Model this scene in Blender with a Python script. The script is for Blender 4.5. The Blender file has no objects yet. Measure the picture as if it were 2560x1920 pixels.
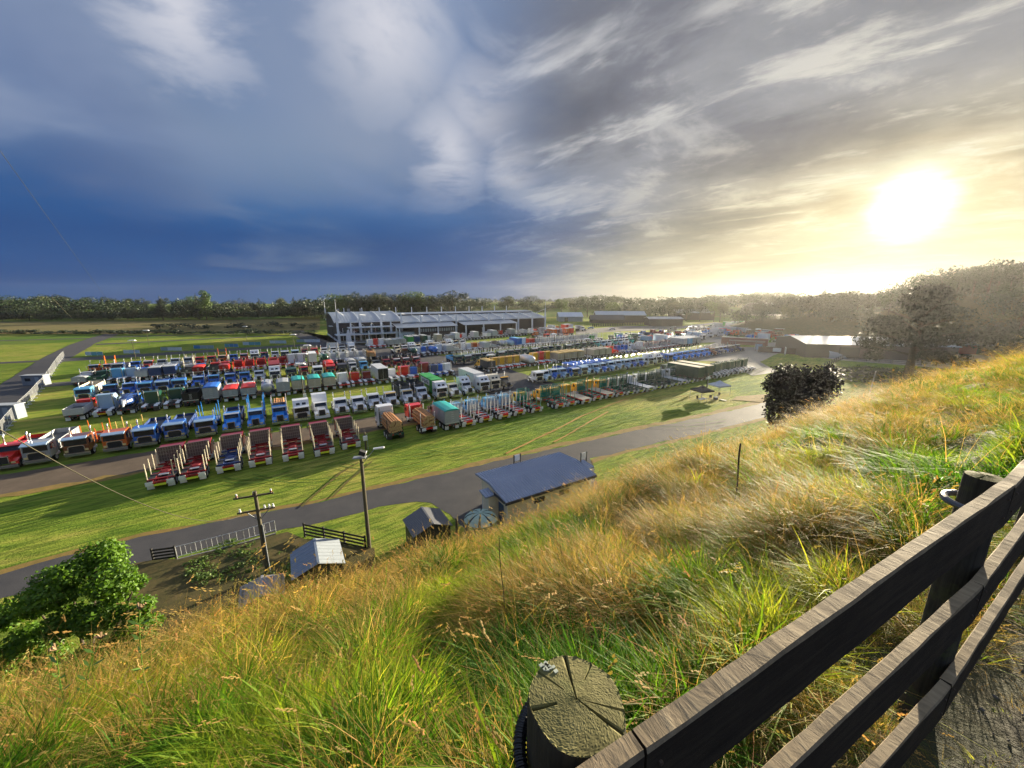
import bpy, bmesh, math, random
import numpy as np
from mathutils import Vector, Matrix, noise as mnoise
R = math.radians
scene = bpy.context.scene
COL = scene.collection

# ------------------------------------------------------------------ camera
F = 961.0; CAMZ = 21.0; TH = math.atan(219.0 / F)
ct, st = math.cos(TH), math.sin(TH)
cam_data = bpy.data.cameras.new('camera'); cam = bpy.data.objects.new('camera', cam_data); COL.objects.link(cam)
cam_data.sensor_fit = 'HORIZONTAL'; cam_data.sensor_width = 36.0; cam_data.lens = 36.0 * F / 2560.0
cam_data.clip_start = 0.05; cam_data.clip_end = 9000
cam.location = (0, 0, CAMZ); cam.rotation_euler = (math.pi / 2 - TH, 0, 0)
scene.camera = cam

# ------------------------------------------------------------------ light and exposure
EXPOSURE = 2.0
SUN_AZ, SUN_EL = R(43.8), R(8.6)
SUN = Vector((math.sin(SUN_AZ) * math.cos(SUN_EL), math.cos(SUN_AZ) * math.cos(SUN_EL), math.sin(SUN_EL)))
sl = bpy.data.lights.new('sun', 'SUN'); sl.energy = 5.0; sl.angle = R(0.6); sl.color = (1.0, 0.86, 0.62)
so = bpy.data.objects.new('sun', sl); COL.objects.link(so); so.location = (200, 200, 300)
so.rotation_euler = SUN.to_track_quat('Z', 'Y').to_euler()
scene.view_settings.view_transform = 'Standard'; scene.view_settings.look = 'None'
scene.view_settings.gamma = 1.0; scene.view_settings.use_curve_mapping = False
scene.view_settings.exposure = EXPOSURE
scene.render.engine = 'CYCLES'
scene.cycles.use_denoising = True; scene.cycles.use_adaptive_sampling = True; scene.cycles.adaptive_threshold = 0.03
scene.cycles.volume_bounces = 0; scene.cycles.max_bounces = 6; scene.cycles.transparent_max_bounces = 6
scene.cycles.diffuse_bounces = 3; scene.cycles.glossy_bounces = 2; scene.cycles.transmission_bounces = 3
scene.cycles.sample_clamp_indirect = 6.0

def pray(px, py):
    u = (px - 1280) / F; v = (960 - py) / F
    return u, ct + v * st, -st + v * ct
def at(px, py, z=0.0):
    a, b, d = pray(px, py); t = (z - CAMZ) / d
    return Vector((a * t, b * t, z))
def at_depth(px, py, Y):
    a, b, d = pray(px, py); t = Y / b
    return Vector((a * t, Y, CAMZ + d * t))
def pdir(px, py):
    return Vector(pray(px, py)).normalized()
GA = R(31.0); CG, SG = math.cos(GA), math.sin(GA)           # the show ground's grid: a runs along the truck rows, b away from them
def g2w(a, b, z=0.0): return Vector((a * CG - b * SG, a * SG + b * CG, z))
def w2g(v): return (v[0] * CG + v[1] * SG, -v[0] * SG + v[1] * CG)
EX, EY = 0.8957, 0.4446                                      # the fence direction; p is measured away from the fence line
def pq(p, q, z=0.0): return Vector((q * EX - p * EY, q * EY + p * EX, z))
def w2pq(x, y): return (-EY * x + EX * y, EX * x + EY * y)

# ------------------------------------------------------------------ node helper
class NT:
    def __init__(s, tree): s.t = tree; s.n = tree.nodes; s.l = tree.links
    def node(s, kind, **kw):
        n = s.n.new(kind)
        for k, v in kw.items(): setattr(n, k, v)
        return n
    def put(s, sock, v):
        if isinstance(v, bpy.types.NodeSocket): s.l.new(v, sock)
        elif v is not None:
            if isinstance(v, (tuple, list)) and len(v) == 3 and sock.type == 'RGBA': v = (*v, 1)
            sock.default_value = v
    def math(s, op, a, b=None, c=None, clamp=False):
        n = s.node('ShaderNodeMath', operation=op, use_clamp=clamp)
        for i, v in enumerate((a, b, c)):
            if v is not None: s.put(n.inputs[i], v)
        return n.outputs[0]
    def vmath(s, op, a, b=None, scale=None):
        n = s.node('ShaderNodeVectorMath', operation=op); s.put(n.inputs[0], a)
        if b is not None: s.put(n.inputs[1], b)
        if scale is not None: s.put(n.inputs['Scale'], scale)
        return n.outputs['Value'] if op in ('DOT_PRODUCT', 'LENGTH') else n.outputs['Vector']
    def smooth(s, v, lo, hi, a=0.0, b=1.0, kind='SMOOTHSTEP'):
        n = s.node('ShaderNodeMapRange', interpolation_type=kind, clamp=True)
        s.put(n.inputs['Value'], v)
        for k, x in zip(('From Min', 'From Max', 'To Min', 'To Max'), (lo, hi, a, b)): s.put(n.inputs[k], x)
        return n.outputs['Result']
    def mix(s, f, a, b, blend='MIX'):
        n = s.node('ShaderNodeMix', data_type='RGBA', blend_type=blend); n.clamp_result = False
        s.put(n.inputs['Factor'], f); s.put(n.inputs[6], a); s.put(n.inputs[7], b)
        return n.outputs[2]
    def ramp(s, f, stops, interp='LINEAR'):
        n = s.node('ShaderNodeValToRGB'); cr = n.color_ramp; cr.interpolation = interp
        while len(cr.elements) < len(stops): cr.elements.new(0.5)
        for e, (p, c) in zip(cr.elements, stops):
            e.position = p; e.color = (*c, 1) if len(c) == 3 else c
        s.put(n.inputs[0], f); return n.outputs[0]
    def noise(s, vec=None, scale=1.0, detail=3.0, rough=0.5, dist=0.0):
        n = s.node('ShaderNodeTexNoise'); s.put(n.inputs['Scale'], scale); s.put(n.inputs['Detail'], detail)
        s.put(n.inputs['Roughness'], rough); s.put(n.inputs['Distortion'], dist)
        if vec is not None: s.put(n.inputs['Vector'], vec)
        return n.outputs[0]
    def comb(s, x, y, z):
        n = s.node('ShaderNodeCombineXYZ')
        for i, v in enumerate((x, y, z)): s.put(n.inputs[i], v)
        return n.outputs[0]
    def sep(s, v):
        n = s.node('ShaderNodeSeparateXYZ'); s.put(n.inputs[0], v); return n.outputs

# ------------------------------------------------------------------ sky
def srgb(*c):
    return tuple(((x / 255) / 12.92 if x <= 10.3 else ((x / 255 + 0.055) / 1.055) ** 2.4) for x in c)
def build_sky():
    w = bpy.data.worlds.new('World'); scene.world = w; w.use_nodes = True
    w.node_tree.nodes.clear(); T = NT(w.node_tree)
    STR = 0.1; K = 1.0 / (2 ** EXPOSURE) / STR
    def C(*c): return tuple(x * K for x in srgb(*c))
    sky = T.node('ShaderNodeTexSky', sky_type='NISHITA', sun_disc=False)
    sky.sun_elevation = SUN_EL; sky.sun_rotation = SUN_AZ; sky.air_density = 1.2; sky.dust_density = 2.0
    d = T.vmath('NORMALIZE', T.node('ShaderNodeTexCoord').outputs['Generated'])
    X, Y, Z = T.sep(d)
    el = T.math('MAXIMUM', Z, 0.0)
    den = T.math('ADD', el, 0.16)
    px, py = T.math('DIVIDE', X, den), T.math('DIVIDE', Y, den)
    al = T.math('SUBTRACT', T.math('MULTIPLY', py, 0.643), T.math('MULTIPLY', px, 0.766))
    cr = T.math('ADD', T.math('MULTIPLY', px, 0.643), T.math('MULTIPLY', py, 0.766))
    streak = T.comb(T.math('MULTIPLY', al, 0.62), T.math('MULTIPLY', cr, 1.5), 3.7)
    n_big = T.noise(T.comb(al, cr, 0.0), 0.55, 3, 0.5)
    n_st = T.noise(streak, 1.0, 7, 0.56, 0.25)
    n_fine = T.noise(streak, 3.0, 8, 0.62, 0.3)
    n_puff = T.noise(T.comb(px, py, 1.3), 1.7, 8, 0.60, 0.3)
    n_soft = T.noise(T.comb(px, py, 7.1), 0.9, 4, 0.5, 0.2)
    th = T.math('MULTIPLY', T.math('ARCCOSINE', T.math('MINIMUM', T.vmath('DOT_PRODUCT', d, tuple(SUN)), 1.0)), 180 / math.pi)
    def blob(px_, py_, r, soft=1.0, warp=None):                   # smooth patch of cloud in a direction, r in degrees
        a = T.math('MULTIPLY', T.math('ARCCOSINE', T.math('MINIMUM', T.vmath('DOT_PRODUCT', d, tuple(pdir(px_, py_))), 1.0)), 180 / math.pi)
        if warp is not None: a = T.math('ADD', a, T.math('MULTIPLY', T.math('SUBTRACT', warp, 0.5), r * 3.6))
        return T.smooth(a, r * 1.3, r * (1.3 - soft))
    # storm side: deep blue base of rain cloud, paler and greyer overhead
    storm = T.ramp(T.math('ADD', el, T.math('MULTIPLY', T.math('SUBTRACT', n_big, 0.5), 0.16)),
                   [(0.0, C(46, 94, 148)), (0.05, C(38, 86, 144)), (0.11, C(28, 76, 136)), (0.17, C(42, 92, 150)), (0.24, C(80, 111, 156)), (0.34, C(108, 132, 172)), (0.60, C(128, 150, 184)), (1.0, C(160, 172, 196))])
    storm = T.mix(T.math('MULTIPLY', T.smooth(n_soft, 0.42, 0.66), T.smooth(el, 0.14, 0.34)), storm, C(142, 154, 180))
    storm = T.mix(T.math('MULTIPLY', blob(400, 60, 15, 1.1, n_soft), 0.55), storm, C(148, 158, 182))
    storm = T.mix(1.0, storm, T.ramp(n_soft, [(0.3, (0.80, 0.84, 0.88)), (0.5, (0.98, 0.99, 1.0)), (0.7, (1.12, 1.1, 1.08))]), 'MULTIPLY')
    storm = T.mix(T.math('MULTIPLY', blob(640, 130, 7.0, 1.2, n_soft), 0.85), storm, C(62, 104, 164))
    storm = T.mix(T.math('MULTIPLY', blob(720, 320, 12, 1.2, n_soft), 0.5), storm, C(120, 142, 170))
    storm = T.mix(T.math('MULTIPLY', blob(60, 560, 14, 1.2, n_soft), 0.5), storm, C(34, 76, 136))
    storm = T.mix(T.math('MULTIPLY', blob(860, 170, 12, 1.2, n_soft), 0.5), storm, C(150, 160, 182))
    # bright edge where the rain cloud ends
    rim = T.math('MAXIMUM', T.math('MAXIMUM', blob(960, 60, 8.5, 1.1, n_puff), blob(1210, 270, 5.5, 1.0, n_puff)), T.math('MAXIMUM', blob(1130, 370, 6.0, 1.1, n_puff), T.math('MAXIMUM', blob(1280, 425, 4.0, 0.9, n_puff), blob(440, 25, 7, 1.1, n_puff))))
    storm = T.mix(T.math('MULTIPLY', rim, T.smooth(n_puff, 0.34, 0.60, 0.12, 0.95)), storm, C(214, 215, 224))
    # sunward side
    ang = T.math('DIVIDE', th, 100.0)
    clear = T.ramp(ang, [(0.0, C(255, 250, 215)), (0.06, C(248, 234, 190)), (0.11, C(206, 194, 160)), (0.18, C(172, 166, 150)), (0.28, C(146, 147, 152)), (0.40, C(126, 138, 164)), (0.55, C(118, 142, 184)), (0.75, C(104, 134, 186)), (1.0, C(84, 120, 180))])
    lit = T.ramp(ang, [(0.0, C(255, 252, 230)), (0.09, C(255, 246, 208)), (0.16, C(234, 224, 192)), (0.24, C(214, 208, 190)), (0.34, C(206, 204, 200)), (0.5, C(196, 202, 214)), (0.75, C(176, 190, 214)), (1.0, C(140, 160, 196))])
    dark = T.ramp(ang, [(0.0, C(250, 236, 186)), (0.06, C(216, 200, 158)), (0.13, C(156, 148, 130)), (0.28, C(132, 132, 132)), (0.45, C(110, 126, 152)), (0.7, C(88, 118, 166)), (1.0, C(66, 100, 160))])
    up_ = T.math('MULTIPLY', T.smooth(T.math('ADD', el, T.math('MULTIPLY', T.math('SUBTRACT', n_big, 0.5), 0.12)), 0.15, 0.36), 0.9)
    clear = T.mix(up_, clear, T.mix(T.smooth(ang, 0.35, 0.62), C(148, 150, 157), C(122, 142, 180))); dark = T.mix(up_, dark, T.mix(T.smooth(ang, 0.35, 0.62), C(112, 115, 127), C(92, 114, 156))); lit = T.mix(T.math('MULTIPLY', up_, 0.7), lit, C(204, 204, 208))
    sun_side = T.mix(T.smooth(n_st, 0.42, 0.58), clear, dark)
    sun_side = T.mix(1.0, sun_side, T.ramp(n_puff, [(0.32, (0.72, 0.73, 0.76)), (0.5, (1.0, 1.0, 1.0)), (0.66, (1.22, 1.21, 1.2))]), 'MULTIPLY')
    wisps = T.math('MAXIMUM', T.math('MULTIPLY', T.smooth(n_fine, 0.49, 0.66), T.smooth(n_st, 0.60, 0.46)), T.math('MULTIPLY', T.smooth(n_puff, 0.53, 0.66), 0.55))
    sun_side = T.mix(T.math('MULTIPLY', wisps, 0.9), sun_side, lit)
    low = T.math('MULTIPLY', T.smooth(T.math('ADD', el, T.math('MULTIPLY', T.math('SUBTRACT', n_fine, 0.5), 0.10)), 0.20, 0.03), T.smooth(ang, 0.60, 0.28))
    sun_side = T.mix(T.math('MULTIPLY', low, 0.75), sun_side, T.ramp(ang, [(0.0, C(236, 220, 170)), (0.2, C(212, 200, 158)), (0.40, C(206, 200, 172)), (0.65, C(130, 150, 176))]))
    # one blends into the other around straight ahead, along a ragged edge
    az = T.math('ARCTAN2', X, Y)
    edge = T.math('ADD', az, T.math('MULTIPLY', T.math('SUBTRACT', n_puff, 0.5), 0.32))
    hi = T.smooth(edge, -0.20, 0.14)
    lowm = T.smooth(edge, -0.20, 0.46)
    back = T.smooth(T.math('ABSOLUTE', az), 2.0, 1.3)
    side = T.mix(T.smooth(el, 0.16, 0.34), T.comb(lowm, lowm, lowm), T.comb(hi, hi, hi))
    side = T.math('MULTIPLY', T.sep(side)[0], back)
    col = T.mix(side, storm, sun_side)
    # the sun's disc spread through thin cloud
    thw = T.math('ADD', th, T.math('MULTIPLY', T.math('SUBTRACT', n_fine, 0.5), 3.0))
    col = T.mix(T.math('MULTIPLY', T.smooth(thw, 5.5, 2.2), 0.4), col, C(255, 250, 214))
    hot = T.math('ADD', T.math('MULTIPLY', T.smooth(thw, 4.0, 1.3), 0.8), T.math('MULTIPLY', T.smooth(th, 2.4, 0.4), 4.0))
    col = T.mix(1.0, col, T.mix(1.0, (1, 0.96, 0.84), T.comb(T.math('MULTIPLY', hot, K), T.math('MULTIPLY', hot, K), T.math('MULTIPLY', hot, K)), 'MULTIPLY'), 'ADD')
    # under the horizon
    col = T.mix(T.smooth(el, 0.5, 0.95), col, C(168, 182, 208))
    col = T.mix(T.smooth(Z, 0.0, -0.06), col, C(96, 104, 96))
    full = T.mix(0.985, T.vmath('MINIMUM', sky.outputs[0], (5.0, 5.0, 5.0)), col)
    bg = T.node('ShaderNodeBackground'); T.put(bg.inputs['Color'], full); bg.inputs['Strength'].default_value = STR
    T.l.new(bg.outputs[0], T.node('ShaderNodeOutputWorld').inputs['Surface'])
    w.cycles.sampling_method = 'MANUAL'; w.cycles.sample_map_resolution = 1024
build_sky()

# ------------------------------------------------------------------ mesh helpers
class MB:
    """collects simple solids; every solid goes to a named part and a material slot"""
    def __init__(s): s.parts = {}; s.cur('body')
    def cur(s, name): s.p = s.parts.setdefault(name, ([], [], [], [])); return s
    def mi(s, m):
        ms = s.p[3]
        if m not in ms: ms.append(m)
        return ms.index(m)
    def add(s, vs, fs, m):
        V, Fc, I, _ = s.p; o = len(V); k = s.mi(m)
        V.extend(tuple(v) for v in vs)
        for f in fs: Fc.append(tuple(i + o for i in f)); I.append(k)
    def box(s, c, d, m, rot=None):
        x, y, z = d[0] / 2, d[1] / 2, d[2] / 2
        vs = [Vector((i * x, j * y, k * z)) for i in (-1, 1) for j in (-1, 1) for k in (-1, 1)]
        if rot is not None: vs = [rot @ v for v in vs]
        c = Vector(c); s.add([v + c for v in vs], [(0, 1, 3, 2), (4, 6, 7, 5), (0, 4, 5, 1), (2, 3, 7, 6), (0, 2, 6, 4), (1, 5, 7, 3)], m)
    def prism(s, prof, x0, x1, m, axis='x'):
        """profile of (y, z) pairs swept along x (or (x, z) along y)"""
        n = len(prof); f = (lambda t, a, b: (t, a, b)) if axis == 'x' else (lambda t, a, b: (a, t, b))
        vs = [f(x0, a, b) for a, b in prof] + [f(x1, a, b) for a, b in prof]
        fs = [(i, (i + 1) % n, n + (i + 1) % n, n + i) for i in range(n)] + [tuple(range(n))[::-1], tuple(range(n, 2 * n))]
        s.add(vs, fs, m)
    def bar(s, a, b, w, h, m):
        a, b = Vector(a), Vector(b); L = (b - a).length
        if L < 1e-6: return
        s.box((a + b) / 2, (w, h, L), m, (b - a).to_track_quat('Z', 'Y').to_matrix())
    def tube(s, a, b, r0, r1, m, n=8, caps=True):
        a, b = Vector(a), Vector(b); q = (b - a).to_track_quat('Z', 'Y').to_matrix()
        vs = [a + q @ Vector((math.cos(t) * r0, math.sin(t) * r0, 0)) for t in (2 * math.pi * i / n for i in range(n))]
        vs += [b + q @ Vector((math.cos(t) * r1, math.sin(t) * r1, 0)) for t in (2 * math.pi * i / n for i in range(n))]
        fs = [(i, (i + 1) % n, n + (i + 1) % n, n + i) for i in range(n)]
        if caps: fs += [tuple(range(n))[::-1], tuple(range(n, 2 * n))]
        s.add(vs, fs, m)
    def path(s, pts, r, m, n=6):
        pts = [Vector(p) for p in pts]; vs = []; fs = []
        for i, p in enumerate(pts):
            t = (pts[min(i + 1, len(pts) - 1)] - pts[max(i - 1, 0)]); q = t.to_track_quat('Z', 'Y').to_matrix()
            vs += [p + q @ Vector((math.cos(2 * math.pi * k / n) * r, math.sin(2 * math.pi * k / n) * r, 0)) for k in range(n)]
        for i in range(len(pts) - 1):
            for k in range(n): fs.append((i * n + k, i * n + (k + 1) % n, (i + 1) * n + (k + 1) % n, (i + 1) * n + k))
        s.add(vs, fs, m)
    def mesh(s, name, part='body'):
        V, Fc, I, ms = s.parts[part]
        me = bpy.data.meshes.new(name); me.from_pydata(V, [], Fc)
        for m in ms: me.materials.append(m)
        if len(ms) > 1: me.polygons.foreach_set('material_index', I)
        me.update(); return me
    def merged(s, name):
        me = bpy.data.meshes.new(name); V = []; Fc = []; I = []; ms = []
        for (v, f, i, m) in s.parts.values():
            o = len(V); V += v; Fc += [tuple(k + o for k in q) for q in f]
            mp = []
            for x in m:
                if x not in ms: ms.append(x)
                mp.append(ms.index(x))
            I += [mp[k] for k in i]
        me.from_pydata(V, [], Fc)
        for m in ms: me.materials.append(m)
        me.polygons.foreach_set('material_index', I); me.update(); return me
def link(name, data, parent=None, loc=None, rotz=None):
    o = bpy.data.objects.new(name, data); COL.objects.link(o)
    if parent is not None: o.parent = parent
    if loc is not None: o.location = loc
    if rotz is not None: o.rotation_euler = (0, 0, rotz)
    return o
def tag(o, label=None, cat=None, group=None, kind=None):
    if label: o['label'] = label
    if cat: o['category'] = cat
    if group: o['group'] = group
    if kind: o['kind'] = kind
    return o
def thing(name, label, cat, loc=(0, 0, 0), rotz=0.0, group=None):
    return tag(link(name, None, None, loc, rotz), label, cat, group)
def single(mb, name, label, cat, loc=(0, 0, 0), rotz=0.0, group=None):
    return tag(link(name, mb.merged(name), None, loc, rotz), label, cat, group)
def assemble(mb, name, label, cat, loc=(0, 0, 0), rotz=0.0, group=None, skip=()):
    r = thing(name, label, cat, loc, rotz, group)
    for p in mb.parts:
        if mb.parts[p][0] and p not in skip:
            nm = p.split('.')[0]; link(nm, mb.mesh(nm, p), r)
    return r
def struct(name, me): return tag(link(name, me), kind='structure')
_zs = [0]
def sheet(name, pts, z, m):
    _zs[0] += 1; z = 0.004 * _zs[0]                              # each flush sheet lies 4 mm above the one before
    me = bpy.data.meshes.new(name); bm = bmesh.new()
    f = bm.faces.new([bm.verts.new((p[0], p[1], z)) for p in pts]); bmesh.ops.triangulate(bm, faces=[f]); 
    bmesh.ops.recalc_face_normals(bm, faces=bm.faces)
    for f in bm.faces:
        if f.normal.z < 0: f.normal_flip()
    bm.to_mesh(me); bm.free(); me.materials.append(m)
    return struct(name, me)

# ------------------------------------------------------------------ materials
_mats = {}
def paint(rgb, rough=0.35, metal=0.0, var=0.10, scale=2.0, coat=0.0, spec=0.5, bump=0.0):
    key = (tuple(round(c, 3) for c in rgb), rough, metal, var, scale, coat, spec, bump)
    if key in _mats: return _mats[key]
    m = bpy.data.materials.new('paint'); m.use_nodes = True; T = NT(m.node_tree); b = T.n['Principled BSDF']
    co = T.node('ShaderNodeTexCoord').outputs['Object']
    n = T.noise(co, scale, 4, 0.6)
    T.put(b.inputs['Base Color'], T.mix(n, tuple(c * (1 - var * 2) for c in rgb), tuple(min(1, c * (1 + var * 2)) for c in rgb)))
    b.inputs['Roughness'].default_value = rough; b.inputs['Metallic'].default_value = metal
    b.inputs['Coat Weight'].default_value = coat; b.inputs['Specular IOR Level'].default_value = spec
    if bump:
        bp = T.node('ShaderNodeBump'); bp.inputs['Strength'].default_value = bump; bp.inputs['Distance'].default_value = 0.02
        T.put(bp.inputs['Height'], T.noise(co, scale * 8, 4, 0.6)); T.l.new(bp.outputs[0], b.inputs['Normal'])
    _mats[key] = m; return m
def glassy(): return paint((0.012, 0.018, 0.028), 0.08, 0, 0.05, 1.0)
CHROME = paint((0.62, 0.64, 0.67), 0.22, 0.9, 0.05); ALU = paint((0.58, 0.60, 0.62), 0.45, 0.55, 0.08)
RUBBER = paint((0.015, 0.015, 0.016), 0.8); GLASS = glassy(); DARK = paint((0.02, 0.021, 0.024), 0.6)
WHITEP = paint((0.80, 0.81, 0.82), 0.4); YGREEN = paint((0.75, 0.88, 0.05), 0.5); STEEL = paint((0.30, 0.32, 0.34), 0.5, 0.4)
# ================================================================== terrain
rng = np.random.default_rng(7); random.seed(7)
def vnoise(x, y, seed=0):
    x = np.asarray(x, float); y = np.asarray(y, float)
    xi = np.floor(x); yi = np.floor(y); fx = x - xi; fy = y - yi
    fx = fx * fx * (3 - 2 * fx); fy = fy * fy * (3 - 2 * fy)
    def h(a, b):
        v = np.sin(a * 127.1 + b * 311.7 + seed * 74.7) * 43758.5453
        return v - np.floor(v)
    return (h(xi, yi) * (1 - fx) + h(xi + 1, yi) * fx) * (1 - fy) + (h(xi, yi + 1) * (1 - fx) + h(xi + 1, yi + 1) * fx) * fy
def fbm(x, y, seed=0, o=3):
    s = 0; a = 0.5; t = 0
    for k in range(o): s = s + a * vnoise(x * 2 ** k, y * 2 ** k, seed + k); t += a; a *= 0.5
    return s / t
def sstep(a, b, x):
    t = np.clip((np.asarray(x, float) - a) / (b - a), 0, 1); return t * t * (3 - 2 * t)
def hz(p, q):
    p = np.asarray(p, float); q = np.asarray(q, float)
    base = np.interp(p, [-40, -1, 0.2, 0.9, 5.4, 6.4, 8.0, 12.0, 27.0, 34], [19.3, 19.15, 19.1, 18.95, 16.62, 15.88, 14.4, 10.5, -0.25, -0.6])
    brow = np.interp(q, [-6, 0, 3, 5, 7.5, 14.6, 21.5, 33], [-0.05, -0.12, -0.18, 0.0, 0.28, 0.40, 0.32, 0.0]) * sstep(1.5, 5, p) * (1 - sstep(8, 20, p))
    climb = 0.035 * np.clip(q, -30, 90) * (1 - sstep(6, 29, p))
    amp = sstep(0.5, 1.6, p) * (1 - sstep(24, 30, p))
    return base + climb + brow + amp * (0.46 * (fbm(p * 0.8, q * 0.55, 3) - 0.5) + 0.30 * (fbm(p * 1.9, q * 1.9, 9) - 0.5)) + 0.02 * (vnoise(p * 6, q * 6, 4) - 0.5)
def hz1(p, q): return float(hz(p, q))

def field_mat(name, stops, sc=1.0, sheen=0.06, mow=0.8):
    m = bpy.data.materials.new(name); m.use_nodes = True; T = NT(m.node_tree); b = T.n['Principled BSDF']
    co = T.node('ShaderNodeTexCoord').outputs['Object']
    x, y, z = T.sep(co)
    a = T.math('ADD', T.math('MULTIPLY', x, CG), T.math('MULTIPLY', y, SG)); bb = T.math('SUBTRACT', T.math('MULTIPLY', y, CG), T.math('MULTIPLY', x, SG))
    g = T.comb(a, bb, 0.0); gs = T.comb(T.math('MULTIPLY', a, 0.25), T.math('MULTIPLY', bb, 1.3), 0.0)
    n1 = T.noise(g, 0.03 * sc, 4, 0.6); n2 = T.noise(gs, 0.5 * sc, 4, 0.65); n3 = T.noise(g, 5.0, 3, 0.6)
    rd = T.comb(T.math('MULTIPLY', T.math('ADD', a, T.math('MULTIPLY', bb, 0.9)), 0.35), T.math('MULTIPLY', T.math('SUBTRACT', bb, T.math('MULTIPLY', a, 0.15)), 2.4), 0.0)
    n4 = T.noise(rd, 0.9, 3, 0.6, 0.6)
    f = T.math('ADD', T.math('MULTIPLY', n1, 0.55), T.math('ADD', T.math('MULTIPLY', n2, 0.35), T.math('MULTIPLY', n3, 0.10)))
    col = T.ramp(f, stops)
    col = T.mix(T.math('MULTIPLY', T.smooth(n4, 0.44, 0.60), mow), col, T.mix(0.6, col, (0.02, 0.06, 0.008), 'MIX'))
    T.put(b.inputs['Base Color'], col); b.inputs['Roughness'].default_value = 0.95
    b.inputs['Specular IOR Level'].default_value = 0.06
    b.inputs['Sheen Weight'].default_value = sheen * 0.0; b.inputs['Sheen Roughness'].default_value = 0.45
    b.inputs['Sheen Tint'].default_value = (0.55, 0.75, 0.12, 1)
    bp = T.node('ShaderNodeBump'); bp.inputs['Strength'].default_value = 0.9; bp.inputs['Distance'].default_value = 0.3
    T.put(bp.inputs['Height'], T.math('ADD', T.math('MULTIPLY', n4, 0.6), T.math('ADD', T.math('MULTIPLY', n3, 0.25), T.math('MULTIPLY', T.noise(g, 14.0, 2, 0.6), 0.15)))); T.l.new(bp.outputs[0], b.inputs['Normal'])
    return m
LAWN = field_mat('lawn', [(0.38, (0.085, 0.155, 0.018)), (0.45, (0.15, 0.225, 0.026)), (0.51, (0.23, 0.28, 0.04)), (0.57, (0.32, 0.31, 0.065)), (0.65, (0.38, 0.29, 0.09))])
FAR = field_mat('farmland', [(0.3, (0.05, 0.13, 0.015)), (0.48, (0.10, 0.17, 0.025)), (0.6, (0.20, 0.17, 0.05)), (0.75, (0.16, 0.10, 0.045))], 0.6, 0.04, 0.3)
def asphalt(name, c0, c1, rough=0.8, sc=0.4):
    m = bpy.data.materials.new(name); m.use_nodes = True; T = NT(m.node_tree); b = T.n['Principled BSDF']
    co = T.node('ShaderNodeTexCoord').outputs['Object']
    n = T.math('ADD', T.math('MULTIPLY', T.noise(co, sc, 5, 0.65), 0.7), T.math('MULTIPLY', T.noise(co, 9.0, 4, 0.7), 0.3))
    T.put(b.inputs['Base Color'], T.ramp(n, [(0.3, c0), (0.7, c1)])); b.inputs['Roughness'].default_value = rough
    b.inputs['Specular IOR Level'].default_value = 0.2
    bp = T.node('ShaderNodeBump'); bp.inputs['Strength'].default_value = 0.5; bp.inputs['Distance'].default_value = 0.03
    T.put(bp.inputs['Height'], T.noise(co, 12.0, 4, 0.7)); T.l.new(bp.outputs[0], b.inputs['Normal'])
    return m
ASPH = asphalt('asphalt', (0.05, 0.05, 0.055), (0.085, 0.082, 0.082)); DIRT = asphalt('dirt', (0.085, 0.065, 0.048), (0.15, 0.115, 0.085), 0.95)
PAVE = asphalt('pale_gravel', (0.20, 0.19, 0.17), (0.32, 0.30, 0.26), 0.42); DRYV = asphalt('dry_verge', (0.14, 0.115, 0.03), (0.30, 0.19, 0.06), 0.95, 1.2)
SCRUB = asphalt('brown_scrub', (0.035, 0.045, 0.014), (0.14, 0.10, 0.04), 0.95, 0.9)

def big_ground():
    me = bpy.data.meshes.new('ground'); bm = bmesh.new()
    xs = [-1150, -900, -450, -250, -120, 0, 120, 250, 450, 900, 1150]; ys = [-300, -100, 0, 60, 150, 300, 500, 900, 1150]
    g = [[bm.verts.new((x, y, 0)) for x in xs] for y in ys]
    for j in range(len(ys) - 1):
        for i in range(len(xs) - 1): bm.faces.new((g[j][i], g[j][i + 1], g[j + 1][i + 1], g[j + 1][i]))
    bm.to_mesh(me); bm.free(); me.materials.append(FAR); return struct('ground', me)
big_ground()
_zc = [0]
def gsheet(name, a0, a1, b0, b1, z, m): return sheet(name, [g2w(a0, b0), g2w(a1, b0), g2w(a1, b1), g2w(a0, b1)], z, m)
def jag(pts, amp=0.25, step=1.5):
    out = []
    for p, q in zip(pts, pts[1:]):
        p = Vector(p[:2]); q = Vector(q[:2]); n = max(1, int((q - p).length / step))
        for k in range(n): out.append(p.lerp(q, k / n) + Vector((random.uniform(-amp, amp), random.uniform(-amp, amp))))
    out.append(Vector(pts[-1][:2])); return out
def band(name, upper, lower, z, m, amp=0.2):
    u = jag([at(*p) for p in upper], amp); l = jag([at(*p) for p in lower], amp); return sheet(name, u + l[::-1], z, m)
sheet('lawn', [g2w(*p) for p in ((-115, -5), (330, -5), (330, 330), (150, 330), (60, 262), (-115, 262))], 0.004, LAWN)

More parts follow.
